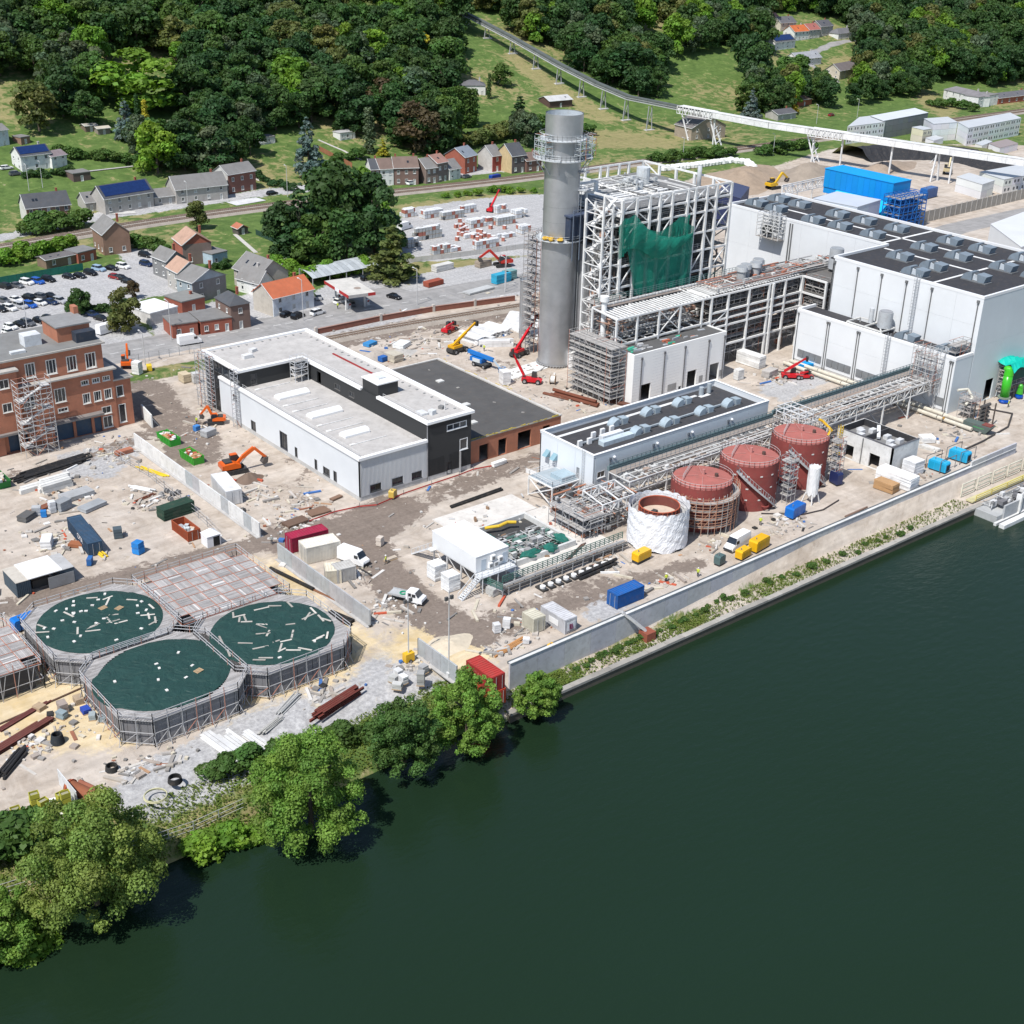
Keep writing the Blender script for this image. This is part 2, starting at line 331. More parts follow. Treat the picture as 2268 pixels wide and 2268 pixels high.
 b=n.new('ShaderNodeBump');b.inputs['Strength'].default_value=.55;b.inputs['Distance'].default_value=.25;L.new(math_('ADD',edge,math_('MULTIPLY',fine,.5)),b.inputs['Height']);L.new(b.outputs[0],p.inputs['Normal'])
 MATS['ground']=m
ground_mat()
ground=obj('ground',me,'ground');ground['kind']='structure'
def water_mat():
 m=D.materials.new('water');n,L=nodes_of(m);out=n.new('ShaderNodeOutputMaterial');p=n.new('ShaderNodeBsdfPrincipled');L.new(p.outputs[0],out.inputs[0])
 g=n.new('ShaderNodeNewGeometry');t=n.new('ShaderNodeTexNoise');t.inputs['Scale'].default_value=.02;t.inputs['Detail'].default_value=3;L.new(g.outputs['Position'],t.inputs['Vector'])
 mi=n.new('ShaderNodeMix');mi.data_type='RGBA';mi.inputs[6].default_value=(.0105,.0235,.0105,1);mi.inputs[7].default_value=(.0115,.0275,.0155,1);L.new(t.outputs[0],mi.inputs[0]);L.new(mi.outputs[2],p.inputs['Base Color'])
 p.inputs['Roughness'].default_value=.12;p.inputs['IOR'].default_value=1.33
 mp=n.new('ShaderNodeMapping');mp.inputs['Rotation'].default_value=(0,0,.5);mp.inputs['Scale'].default_value=(.7,1.6,1);L.new(g.outputs['Position'],mp.inputs[0])
 a=n.new('ShaderNodeTexNoise');a.inputs['Scale'].default_value=.55;a.inputs['Detail'].default_value=5;a.inputs['Roughness'].default_value=.6;L.new(mp.outputs[0],a.inputs['Vector'])
 b=n.new('ShaderNodeBump');b.inputs['Strength'].default_value=.55;b.inputs['Distance'].default_value=.2;L.new(a.outputs[0],b.inputs['Height']);L.new(b.outputs[0],p.inputs['Normal']);MATS['water']=m
water_mat()
m=MB();m.add([(-700,-260,-5),(1900,-260,-5),(1900,130.5,-5),(-700,130.5,-5)],[(0,1,2,3)])
struct('river',m,'water')
road_c=PX((-300,880),(200,792),(420,752),(640,716),(980,655),(1230,612))
m=MB((.72,.72,.7));acc=0
for(x1,y1),(x2,y2)in zip(road_c[:-1],road_c[1:]):
 L_=math.hypot(x2-x1,y2-y1);k=0
 while k<L_-2:t=k/L_;m.ob(x1+(x2-x1)*t,y1+(y2-y1)*t,.004,2.2,.18,.012,math.atan2(y2-y1,x2-x1));k+=6
struct('road_markings',m,'std')
# ================================================================ helpers for steelwork
def railing(m,pts,h=1.1,step=2.0,w=.05,c=None,rails=(1.0,.55)):
 if c:m.c=c
 for a,b in zip(pts[:-1],pts[1:]):
  a=Vector(a);b=Vector(b);L=(b-a).length;n=max(1,int(L/step))
  for r in rails:m.bar(a+Vector((0,0,h*r)),b+Vector((0,0,h*r)),w,w)
  for k in range(n+1):p=a.lerp(b,k/n);m.bar(p,p+Vector((0,0,h)),w,w)
 return m
def scaffold(root,u0,u1,v0,v1,z0,z1,bay=2.2,lift=2.0,w=.09,boards=True,diag=True,inner=True,keep=1.,col=(.36,.36,.37),oc=(.5,.2,.13)):
 """tube-and-board scaffold filling a ring-less box"""
 m=MB(col);nu=max(1,round((u1-u0)/bay));nv=max(1,round((v1-v0)/bay));nz=max(1,round((z1-z0)/lift))
 us=[u0+(u1-u0)*i/nu for i in range(nu+1)];vs_=[v0+(v1-v0)*i/nv for i in range(nv+1)];zs=[z0+(z1-z0)*i/nz for i in range(nz+1)]
 for i,u in enumerate(us):
  for j,v in enumerate(vs_):
   if not inner and 0<i<nu and 0<j<nv:continue
   m.bar((u,v,z0),(u,v,z1+RU(.2,1.2)),w,w,4,col if RN()<.8 else oc)
 for z in zs[1:]:
  for v in vs_:
   if RN()<keep:m.bar((u0,v,z),(u1,v,z),w,w,4,col);m.bar((u0,v,z+1),(u1,v,z+1),w*.8,w*.8,4,col if RN()<.6 else oc)
  for u in us:
   if RN()<keep:m.bar((u,v0,z),(u,v1,z),w,w,4,col);m.bar((u,v0,z+1),(u,v1,z+1),w*.8,w*.8,4,col)
 if diag:
  for k in range(nz):
   for i in range(nu):
    if RN()<.5:a,b=(us[i],us[i+1])if(i+k)%2 else(us[i+1],us[i]);m.bar((a,v0,zs[k]),(b,v0,zs[k+1]),w*.8,w*.8,4,oc if RN()<.3 else col)
   for j in range(nv):
    if RN()<.5:a,b=(vs_[j],vs_[j+1])if(j+k)%2 else(vs_[j+1],vs_[j]);m.bar((u0,a,zs[k]),(u0,b,zs[k+1]),w*.8,w*.8,4,col)
 stuff(obj('tubes',m,'std',root))
 if boards:
  for z in zs[1:]:
   b=MB();du=u1-u0;dv=v1-v0;n=max(1,int((min(du,dv))/.3))
   for i in range(n):
    g=RU(.28,.5);cc=(g,g*.96,g*.92)
    if RN()<.06:continue
    if du>=dv:b.box(u0,u1,v0+dv*i/n,v0+dv*(i+.86)/n,z+.05,z+.11,cc)
    else:b.box(u0+du*i/n,u0+du*(i+.86)/n,v0,v1,z+.05,z+.11,cc)
   stuff(obj('deck_boards',b,'std',root))
def pipework(root,u0,u1,v0,v1,z0,z1,n,cols=((.45,.45,.45),(.3,.29,.28),(.6,.6,.6),(.2,.19,.19),(.42,.25,.18)),rmin=.08,rmax=.35,along=None,name='pipework'):
 m=MB()
 for _ in range(n):
  r=RU(rmin,rmax)*RU(.4,1);c=RCH(cols);ax=RCH('uuvvz')if along is None else RCH(along)
  u=RU(u0,u1);v=RU(v0,v1);z=RU(z0,z1)
  if ax=='u':L=RU(.15,.6)*(u1-u0);a=RU(u0,u1-L);m.bar((a,v,z),(a+L,v,z),r,r,6,c)
  elif ax=='v':L=RU(.15,.6)*(v1-v0);a=RU(v0,v1-L);m.bar((u,a,z),(u,a+L,z),r,r,6,c)
  else:L=RU(.15,.5)*(z1-z0);a=RU(z0,z1-L);m.bar((u,v,a),(u,v,a+L),r,r,6,c)
  if RN()<.25:s=RU(.3,1.3);m.ob(min(max(u,u0+s),u1-s),min(max(v,v0+s),v1-s),min(z,z1-s),s,s*.8,s,0,c)
 return stuff(obj(name,m,'std',root))
def truss(root,p,q,h,w=.18,n=8,col=WHITE,mat='ostd',ver=True,name='truss'):
 p=Vector(p);q=Vector(q);up=Vector((0,0,h));m=MB(col)
 m.bar(p,q,w,w);m.bar(p+up,q+up,w,w)
 for i in range(n):
  a=p.lerp(q,i/n);b=p.lerp(q,(i+1)/n)
  if ver:m.bar(a,a+up,w*.8,w*.8)
  m.bar(a if i%2 else a+up,b+up if i%2 else b,w*.7,w*.7)
 m.bar(q,q+up,w*.8,w*.8);return obj(name,m,'std',root)
def roof_slab(root,u0,u1,v0,v1,z,par=.9,th_=.35,deck=DARK,pc=WHITE,mat='std',coping=.45):
 bx('roof',root,'ostd',deck,u0+th_,u1-th_,v0+th_,v1-th_,z-par-.3,z-par)
 e=.03;m=MB(pc);m.box(u0-e,u1+e,v0-e,v0+th_+e,z-.5,z);m.box(u0-e,u1+e,v1-th_-e,v1+e,z-.5,z);m.box(u0-e,u0+th_+e,v0+th_+e,v1-th_-e,z-.5,z);m.box(u1-th_-e,u1+e,v0+th_+e,v1-th_-e,z-.5,z)
 m.c=(.82,.82,.82);t=coping;m.box(u0-.1,u1+.1,v0-.1,v0+t,z+.002,z+.08);m.box(u0-.1,u1+.1,v1-t,v1+.1,z+.002,z+.08);m.box(u0-.1,u0+t,v0+t,v1-t,z+.002,z+.08);m.box(u1-t,u1+.1,v0+t,v1-t,z+.002,z+.08)
 return obj('parapet',m,'clean',root)
# ================================================================ retaining wall and quay
t=thing('flood_wall','long pale concrete flood wall of cast panels between the site and the river','wall')
us=[110+i*5.6 for i in range(26)]
for i,(a,b)in enumerate(zip(us[:-1],us[1:])):
 va=132+(a-110)*.012;m=MB((.50+RU(-.03,.03),)*2+(.52,));vb=132+(b-110)*.012;zt_=1.25 if a<232 else 2.4
 m.add([(a+.02,va,-4),(b-.02,vb,-4),(b-.02,vb+.35,-4),(a+.02,va+.35,-4),(a+.02,va,zt_),(b-.02,vb,zt_),(b-.02,vb+.35,zt_),(a+.02,va+.35,zt_)],[(0,3,2,1),(4,5,6,7),(0,1,5,4),(1,2,6,5),(2,3,7,6),(3,0,4,7)])
 obj('wall_panel',m,'std',t)
m=MB((.62,.62,.61));m.add([(110,131.9,1.26),(250,133.58,1.26),(250,134.1,1.26),(110,132.42,1.26),(110,131.9,1.36),(250,133.58,1.36),(250,134.1,1.36),(110,132.42,1.36)],[(0,3,2,1),(4,5,6,7),(0,1,5,4),(1,2,6,5),(2,3,7,6),(3,0,4,7)])
obj('coping',m,'std',t)
m=MB((.10,.115,.125));m.add([(111,132.7,.02),(250,134.4,.02),(250,135.6,.02),(111,133.9,.02),(111,132.7,.42),(250,134.4,.42),(250,135.6,.42),(111,133.9,.42)],[(0,3,2,1),(4,5,6,7),(0,1,5,4),(1,2,6,5),(2,3,7,6),(3,0,4,7)])
tag(obj('cable_trench',m,'std'),'dark grey covered cable trough running along the inside of the flood wall','cable trough')
t=thing('quay_wall','worn stone quay edge along the river with a pale capping','quay')
for i in range(30):
 a=106+i*4.1;g=RU(.28,.4);bx('cap_stone',t,'ostd',(g,g*.95,g*.86),a+.03,a+4.07,126.7,127.75,-3.75,-3.32+RU(-.06,.06))
bx('quay_face',t,'ostd',(.10,.09,.07),106,229,126.82,127.6,-8,-3.76)
# ================================================================ concrete screen walls inside the site
def screen(name,label,u,va,vb,h,n,white=()):
 t=thing(name,label,'wall',(u,va,0))
 for i in range(n):
  a=(vb-va)*i/n;b=(vb-va)*(i+1)/n;c=(.66,.66,.65)if i in white else(.40+RU(-.02,.02),.41,.42)
  bx('wall_panel',t,'ostd',c,-.13,.13,a+.02,b-.02,-.05,h)
 bx('footing',t,'ostd',(.42,.41,.4),-.7,.7,.0,vb-va,-.05,.12);return t
screen('screen_wall','white and grey concrete panel wall beside the green skips',101.8,193.5,245.5,3.0,18,white=(0,2,3,5,6,7,10,11,12,13,14,15,16,17))
screen('screen_wall','grey concrete panel wall between the covered basins and the white container cabins',100.3,155.5,184.5,3.1,12)
screen('screen_wall','short grey concrete panel wall ending at the red containers',101.6,134.2,144.2,3.0,5)
# ================================================================ brick administration building (left)
t=thing('brick_building','tall red brick industrial building with flat roofs and white framed windows','building')
FRM=(.72,.70,.66)
ph=[(85.6,87.7,14.5,17.7),(89.9,92.1,14.4,17.6),(94.2,96.4,14.2,17.5),(98.2,100.5,14.,17.4)]
up=[(a-70,b-70,z,zz)for a,b,z,zz in ph]+[(2,4.4,14.5,17.6),(7,9.4,14.5,17.6)]
lo=[(90.5,92.9,8.4,11.5),(96.3,98,11,12.1),(98.7,100.4,11,12.1),(101,102.6,11,12.1),(96.3,98,6.9,9.2),(98.7,100.4,6.9,9.2),(101,102.7,6.9,9.2),(84,86.4,8.4,11.5),(78,80.4,8.4,11.5),(72,74.4,8.4,11.5),(66,68.4,8.4,11.5),(90.8,93,6.2,7.2),(100.1,102.2,.6,3.2),(100.1,102.2,3.7,5.4)]
doors=[(89.6,93.6,.1,4.0),(94.2,97.6,.1,4.0),(98.2,99.8,.1,3.4),(80,84,.1,4),(74,78,.1,4),(66,70,.1,4)]
OFF=24.
m=MB(BRICK);A=(OFF,257.);B=(103.4,257.)
wall(m,A,B,0,13.3,.5,[(a-OFF,b-OFF,z,zz)for a,b,z,zz in lo+doors]);m.box(102.9,103.4,257.5,275,0,13.3);m.box(OFF,103.4,274.5,275,0,13.3)
wall(m,(OFF,258.),(102,258.),13.35,18.9,.5,[(a-OFF,b-OFF,z,zz)for a,b,z,zz in ph+[(a-20,b-20,z,zz)for a,b,z,zz in ph]+[(a-40,b-40,z,zz)for a,b,z,zz in ph]]);m.box(101.5,102,258.5,275,13.35,18.9);m.box(OFF,102,274,274.5,13.35,18.9)
wall(m,(103.45,257.4),(107.2,257.4),0,10.5,.4,[(.4,2.0,6.7,9.2),(.5,2.1,.8,5.0)]);m.box(106.8,107.2,257.8,271,0,10.5);m.box(103.45,107.2,270.6,271,0,10.5)
obj('wall',m,'std',t)
g=(.40,.38,.35)
m=MB(g);m.box(OFF,104.0,256.3,258.0,13.31,13.62);m.box(OFF,102.6,257.4,275,18.91,19.25);m.box(103.2,107.7,256.9,271.3,10.51,10.85);m.box(102,103.9,258.0,275,13.31,13.5);obj('cornice',m,'std',t)
m=MB((.20,.20,.195));m.box(OFF+.3,102.2,257.9,274.6,19.26,19.3);m.box(103.6,107.3,257.3,270.9,10.86,10.9);obj('roof',m,'std',t)
obj('canopy',MB((.22,.2,.19)).box(88.5,99.9,255.3,256.98,4.3,4.75).box(70,85,255.3,256.98,4.3,4.75),'std',t)
for a,b,z,zz in lo[:12]:window(t,A,B,(a-OFF,b-OFF,z,zz),FRM,bars=2,depth=.22,fw=.16)
for a,b,z,zz in lo[12:]:window(t,A,B,(a-OFF,b-OFF,z,zz),FRM,bars=1,depth=.22,fw=.14)
for sh in(0,20):
 for a,b,z,zz in ph:window(t,(OFF,258.),(102,258.),(a-sh-OFF,b-sh-OFF,z,zz),FRM,bars=2,depth=.22,fw=.2)
for h in[(.4,2.0,6.7,9.2),(.5,2.1,.8,5.0)]:window(t,(103.45,257.4),(107.2,257.4),h,FRM,bars=0,depth=.2,fw=.16)
for a,b,z,zz in doors:
 d=bx('door',t,'ostd',(.045,.075,.12),a,b,257.3,257.38,z,zz)
m=MB(BRICK);m.box(94.5,101.5,262,270,19.3,22.4);obj('roof_house',m,'std',t)
bx('roof_house_cap',t,'ostd',(.25,.25,.25),94.2,101.8,261.7,270.3,22.41,22.7)
m=MB(BRICK);m.box(101.0,102.0,268.5,270.5,19.3,24.2);obj('chimney',m,'std',t)
bx('plant_room',t,'ostd',(.03,.04,.06),97.5,101.7,259.6,261.9,19.3,21.4)
m=MB((.6,.62,.64));m.box(88,91.5,263,266,19.3,21.6);m.box(84,87,260,261.2,19.3,19.8);obj('air_handler',m,'std',t)
t2=thing('brick_building','brick wing with a set-back pale flat roof at the far left of the brick building','building')
m=MB(BRICK);wall(m,(60,256.2),(83.2,256.2),0,17.2,.5,[(19.5,21.5,14,16),(19.5,21.5,9,11),(14,16,14,16),(14,16,9,11),(19,22,.1,4)]);m.box(82.7,83.2,256.7,262,0,17.2);obj('wall',m,'std',t2)
obj('roof',MB((.42,.4,.37)).box(59.8,83.6,255.8,263,17.21,17.6),'std',t2)
for h in[(19.5,21.5,14,16),(19.5,21.5,9,11),(14,16,14,16),(14,16,9,11)]:window(t2,(60,256.2),(83.2,256.2),h,FRM,bars=1,fw=.15)
t3=thing('scaffold_stair_tower','galvanised scaffold stair tower standing against the brick facade','scaffold');scaffold(t3,81.6,88.4,252.3,255.2,0,15,2.3,2.2,boards=False,col=(.5,.5,.5))
m=MB((.5,.5,.5))
for k in range(6):
 z=k*2.4;s=1 if k%2 else -1;m.bar((85-2.4*s,253.2,z+.1),(85+2.4*s,253.2,z+2.4),.8,.14);m.box(81.7 if s<0 else 86.6,83.4 if s<0 else 88.3,252.4,255,z+2.3,z+2.4)
obj('stair_flights',m,'std',t3)
# ================================================================ black and white new building
t=thing('workshop_hall','white clad low workshop hall with gravel roof against the black office block','building')
holes=[(8.2,10.4,.3,4.2),(13.2,14.2,.3,2.7)]
LW=(.66,.69,.72)
m=MB(LW);wall(m,(124.6,251.),(124.6,195.6),.9,8.9,.35,[(55.4-42,55.4-40,1,3.2),(25.5,28.5,1.0,4.8),(31.4,32.4,1,3.2),(39,40,1,3.2),(42.2,44.6,1.2,2.8),(46,47.2,1,3.2),(6,7.5,5.5,6.8)])
obj('wall_panel',m,'clean',t)
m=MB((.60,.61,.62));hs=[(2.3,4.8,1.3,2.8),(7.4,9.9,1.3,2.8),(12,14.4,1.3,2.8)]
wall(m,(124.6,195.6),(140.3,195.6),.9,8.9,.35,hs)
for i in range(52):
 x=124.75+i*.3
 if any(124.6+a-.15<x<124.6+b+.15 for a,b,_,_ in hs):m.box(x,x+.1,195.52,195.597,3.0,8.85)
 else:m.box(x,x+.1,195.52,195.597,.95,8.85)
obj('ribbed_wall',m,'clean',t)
obj('plinth',MB((.48,.48,.47)).box(124.65,140.3,195.62,195.9,0,.89).box(124.62,124.95,195.95,251,0,.89),'std',t)
for h in hs:window(t,(124.6,195.6),(140.3,195.6),h,(.05,.055,.06),bars=1,fw=.1)
for s0,s1 in((25.5,28.5),):
 f=window(t,(124.6,251.),(124.6,195.6),(s0,s1,1.,4.8),(.08,.08,.09),bars=2,name='door',depth=.2,sill=False)
for s0,s1 in((13.4,15.4),(31.4,32.4),(39,40),(46,47.2)):window(t,(124.6,251.),(124.6,195.6),(s0,s1,1,3.2),(.1,.1,.1),bars=0,name='door',sill=False)
window(t,(124.6,251.),(124.6,195.6),(42.2,44.6,1.2,2.8),(.1,.1,.1),bars=1);window(t,(124.6,251.),(124.6,195.6),(6,7.5,5.5,6.8),(.1,.1,.1),bars=0)
GRAV=(.46,.44,.42)
bx('roof',t,'ostd',GRAV,124.9,140.4,195.9,250,8.2,8.55)
m=MB((.84,.84,.84));m.box(124.3,125.1,195.2,250.9,8.56,9.1);m.box(125.1,140.3,195.2,196.0,8.56,9.1);obj('parapet',m,'clean',t)
for v in(232.6,219.7,207.3):
 w_=7.2 if v>210 else 5.6;m=MB((.80,.80,.80));n=8
 for i in range(n):
  a0,a1=math.pi*i/n,math.pi*(i+1)/n;y0,y1=v-1.1*math.cos(a0),v-1.1*math.cos(a1);zz0,zz1=9.0+.55*math.sin(a0),9.0+.55*math.sin(a1)
  m.add([(128.4,y0,zz0),(128.4+w_,y0,zz0),(128.4+w_,y1,zz1),(128.4,y1,zz1)],[(0,1,2,3)])
 m.box(128.3,128.5+w_,v-1.2,v+1.2,8.56,9.0);
 for x in(128.4,128.4+w_):m.add([(x,v-1.1,9),(x,v+1.1,9),(x,v+.75,9.4),(x,v,9.55),(x,v-.75,9.4)],[(0,1,2,3,4)])
 obj('skylight',m,'clean',t)
for v in(239.5,227.8,224,214.5,211,202.5):
 m=MB((.74,.73,.71));m.box(128.3,135.5,v,v+.14,8.56,8.75);m.box(127.2,128.3,v,v+.6,8.56,8.72);obj('roof_rail',m,'std',t)
m=MB((.6,.6,.6));railing(m,[(125.5,197,8.56),(125.5,250,8.56)],1.0,2.6,.045);stuff(obj('guard_rail',m,'std',t))
t=thing('office_block','black clad office block with gravel roofs and white roof edges','building')
BK=(.030,.032,.034);z1=12.4
m=MB(BK);hb=[(4.7,9.6,9.6,10.9),(7.9,9.9,4.7,7.1),(4.7,6.0,.3,3.0)]
wall(m,(140.45,195.6),(151.2,195.6),1.0,z1,.35,hb);wall(m,(140.45,242.4),(140.45,195.95),8.0,z1,.35,[(18.2-5,20.4-5,9.4,10.6),(18.8,20.8,9.4,10.6),(6,7.6,8.6,11.2)])
m.box(150.85,151.2,195.95,258.5,0,z1);wall(m,(125.2,242.4),(140.45,242.4),8.0,z1,.35,[(2.5,4,8.8,11.2)]);m.box(125.2,151.2,258.2,258.5,0,z1)
for i in range(36):m.box(140.5+i*.3,140.56+i*.3,195.54,195.597,1.0,4.6)if i not in(14,15,16,17)else None;m.box(140.5+i*.3,140.56+i*.3,195.54,195.597,11.0,z1)
obj('wall',m,'clean',t)
obj('plinth',MB((.47,.47,.46)).box(140.5,151.15,195.62,195.95,0,.99),'std',t)
for h in hb[:2]:window(t,(140.45,195.6),(151.2,195.6),h,(.70,.71,.72),bars=2 if h[1]-h[0]>4 else 0,fw=.14)
window(t,(140.45,195.6),(151.2,195.6),hb[2],(.03,.03,.03),bars=0,name='door',sill=False)
for s0,s1 in((13.2,15.4),(18.8,20.8)):window(t,(140.45,242.4),(140.45,195.95),(s0,s1,9.4,10.6),(.1,.1,.1),bars=1)
window(t,(125.2,242.4),(140.45,242.4),(2.5,4,8.8,11.2),(.1,.1,.1),bars=0)
m=MB((.035,.035,.037));m.box(125.25,125.6,242.8,258.2,0,5.2);m.box(125.3,125.6,242.8,258.2,8.4,9.0);m.box(125.3,125.6,242.8,258.2,11.6,z1)
obj('end_wall',m,'clean',t)
for k in range(6):
 for z,zz in((5.25,8.35),(9.05,11.55)):
  a=242.9+k*2.55;f=obj('window',MB((.12,.125,.13)).box(-.08,.06,0,.1,0,zz-z).box(-.08,.06,2.43,2.53,0,zz-z).box(-.08,.06,.1,2.43,zz-z-.1,zz-z).box(-.08,.06,.1,2.43,0,.1),'clean',t,(125.45,a,z))
  q=link(D.objects.new('pane',ubox('glass')),f);q.location=(.02,1.26,(zz-z)/2);q.scale=(.03,2.33,zz-z-.2)
for k,(a,b)in enumerate(((243.6,244.6),(248,249.2),(252,253.2),(255.6,256.8))):bx('door' if k==3 else 'window',t,'glass',DARK,125.18,125.246,a,b,.6 if k==3 else 1.2,2.8)
m=MB(GRAV);m.box(125.4,151,242.6,258.3,11.9,12.3);m.box(140.6,151,195.9,242.6,11.9,12.3);obj('roof',m,'std',t)
m=MB((.84,.84,.84));e=.85;zz=12.42
for a in((124.6,125.6,242,259),(125.6,151.7,258.1,259),(150.8,151.7,195.1,258.1),(140.1,150.8,195.1,195.95),(140.1,140.95,195.95,212.9),(140.1,140.95,218.8,242.0),(125.6,140.95,242.0,242.9)):m.box(*a,zz-.25,zz+.28)
obj('parapet',m,'clean',t)
m=MB(BK);m.box(140.7,145.6,213.,218.7,12.3,14.9);o=obj('lift_housing',m,'clean',t);obj('housing_cap',MB((.82,.82,.82)).box(140.5,145.8,212.8,218.9,14.91,15.15).box(142.2,144,215,216.6,15.16,15.5,(.6,.62,.64)),'clean',o)
m=MB((.30,.03,.03));m.box(147.3,147.7,222,241,12.3,12.5);obj('fire_pipe',m,'std',t)
m=MB((.3,.3,.3))
for k in range(22):m.ob(149.6,199+k*2.6,12.3,.5,.35,.18)
for k in range(12):m.ob(127+k*2.0,257.2,12.3,.35,.5,.18)
stuff(obj('roof_ballast',m,'std',t))
m=MB((.62,.63,.64));m.ob(142.6,200.4,12.3,1.6,2.2,.5);m.ob(144.2,199.2,12.3,1.2,1.2,.9,.2);m.ob(147.5,200.6,12.3,1.0,1.0,.6,.4,(.2,.2,.2));m.cyl(147.6,199.6,12.3,14,.12,8,c=(.6,.6,.6));m.ob(131,249.5,12.3,2.2,1.4,.8,0,(.6,.6,.6));m.ob(134,252.5,12.3,1.6,1.2,.7,.3,(.6,.6,.6));obj('roof_plant',m,'std',t)
m=MB((.6,.6,.6));railing(m,[(141.2,197,12.3),(141.2,212,12.3)],1.0,2.4,.045);railing(m,[(141.2,220,12.3),(141.2,241,12.3)],1.0,2.4,.045);stuff(obj('guard_rail',m,'std',t))
m=MB((.28,.28,.29));m.bar((140.38,195.5,1),(140.38,195.5,12.3),.14,.14);m.bar((148.3,195.4,.2),(148.3,195.4,4.6),.7,.1);obj('downpipe',m,'std',t)
t3=thing('scaffold_tower','white aluminium scaffold tower on the workshop roof by the black wall corner','scaffold');scaffold(t3,136.4,139.6,238.6,240.6,8.56,13.2,1.6,1.4,col=(.62,.63,.65),oc=(.62,.63,.65))
t3=thing('facade_scaffold','slender scaffold rising along the glazed end of the black office block','scaffold');scaffold(t3,123.2,124.2,252.5,259.2,0,12.2,1.6,2.,boards=False,col=(.42,.43,.45));scaffold(t3,123.4,124.3,241.8,243.4,0,12.2,1.6,2.,boards=False,col=(.42,.43,.45))
# ================================================================ low brick shed with a dark flat roof
t=thing('brick_shed','low roofless-looking brick shed with a dark felt roof and open bays','building')
hs=[(3.2,5.6,.1,3.6),(8.2,10.4,.1,3.7),(13.4,17.0,.1,4.0),(20.2,22.2,2.0,3.8)]
m=MB(BRICK);wall(m,(151.4,197.2),(176.6,197.2),0,5.1,.4,hs);m.box(176.2,176.6,197.6,241.5,0,5.1);m.box(151.4,176.2,241.1,241.5,0,5.1);obj('wall',m,'std',t)
bx('roof',t,'ostd',(.085,.083,.082),151.3,176.2,197.5,241.2,4.7,5.05)
m=MB((.55,.53,.50));m.box(176.15,176.75,197.1,241.6,5.11,5.4);m.box(151.4,176.15,241.05,241.6,5.11,5.4);m.box(151.4,176.15,197.05,197.6,5.11,5.25,(.22,.2,.17));obj('roof_edge',m,'std',t)
m=MB((.60,.60,.58));
for u,v in((156,226),(164,214),(168,229),(159,205)):m.ob(u,v,5.06,1.5,1.4,.3)
obj('roof_hatch',m,'std',t)
m=MB();
for k in range(60):a=RN();m.ob(152+24*a,197.4+RU(-.2,.2),5.3,RU(.4,1.4),.1,.1,RU(-.3,.3),(.55,.42,.06))if k%2 else m.ob(176.6+RU(0,1.5),198+43*a,RCH((0.02,5.4)),.1,RU(.4,1.6),.1,RU(-.4,.4),(.55,.42,.06)if k%3 else(.4,.4,.4))
for k in range(14):m.ob(RU(153,175),RU(199,240),5.06,RU(.2,.8),RU(.2,.6),.12,RN()*3,(.3,.29,.27))
stuff(obj('edge_protection',m,'std',t))
# ================================================================ long white hall with fans
t=thing('compressor_hall','long white clad hall with a sunken dark roof full of fan housings','building')
u0,u1,v0,v1,H_=160.4,210.4,169.3,185.,9.5
for i in range(8):
 a=u0+.5+(u1-u0-.5)*i/8;b=u0+.5+(u1-u0-.5)*(i+1)/8-.03;hol=[(161.5,163.6,4.6,6.),(170,171.5,4.7,5.9)];hh=[(x-a,y-a,z,zz)for x,y,z,zz in hol if a<x<b]
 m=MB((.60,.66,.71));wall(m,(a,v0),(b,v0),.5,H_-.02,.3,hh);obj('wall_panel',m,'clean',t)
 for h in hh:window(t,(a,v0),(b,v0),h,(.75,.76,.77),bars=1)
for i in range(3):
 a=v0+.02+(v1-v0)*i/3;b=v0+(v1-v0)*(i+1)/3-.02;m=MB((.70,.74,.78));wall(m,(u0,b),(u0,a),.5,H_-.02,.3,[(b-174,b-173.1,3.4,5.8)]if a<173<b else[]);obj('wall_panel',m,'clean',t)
 if a<173<b:window(t,(u0,b),(u0,a),(b-174,b-173.1,3.4,5.8),(.45,.47,.5),bars=0,name='door',pane=(.3,.32,.34))
m=MB((.66,.69,.72));m.box(u0,u1,v1-.3,v1,.5,H_-.02);m.box(u1-.3,u1,v0+.3,v1-.3,.5,H_-.02);obj('rear_wall',m,'clean',t)
obj('plinth',MB((.55,.55,.54)).box(u0+.05,u1,v0+.05,v0+.3,0,.49).box(u0+.05,u0+.3,v0+.3,v1,0,.49),'std',t)
roof_slab(t,u0,u1,v0,v1,H_+.2,1.3,.3,(.05,.05,.055),(.66,.70,.73))
obj('walkway',MB((.70,.70,.69)).box(u0+1.2,u1-8,182.3,183.1,8.42,8.47).box(u1-8,u1-5,181.2,182.2,8.42,8.47),'std',t)
for u in(164.7,176.3,186.2,197.9):
 m=MB((.13,.15,.18));m.bar((u,v0-.14,.2),(u,v0-.14,7.8),.22,.2);m.ob(u,v0-.16,7.8,.42,.3,.5);obj('downpipe',m,'std',t);m=MB((.75,.76,.78));m.blob(u+1,v0-.25,8.2,.3,.3,.3,8,5,0);obj('lamp',m,'std',t)
for v in(182.4,180.2):
 m=MB((.22,.36,.42));m.add([(u0-.02,v+.6,6.4),(u0-.02,v-.6,6.4),(u0-1.2,v-.6,5.3),(u0-1.2,v+.6,5.3),(u0-.02,v+.6,5.1),(u0-.02,v-.6,5.1)],[(0,1,2,3),(3,2,5,4),(0,3,4),(1,5,2)]);obj('vent_hood',m,'std',t);
m=MB(GALV);
for k in range(16):m.bar((u0-.28,171.6,.6*k+.3),(u0-.28,172.2,.6*k+.3),.05,.05)
for dv in(171.6,172.2):m.bar((u0-.28,dv,.2),(u0-.28,dv,10.4),.06,.06)
obj('ladder',m,'std',t)
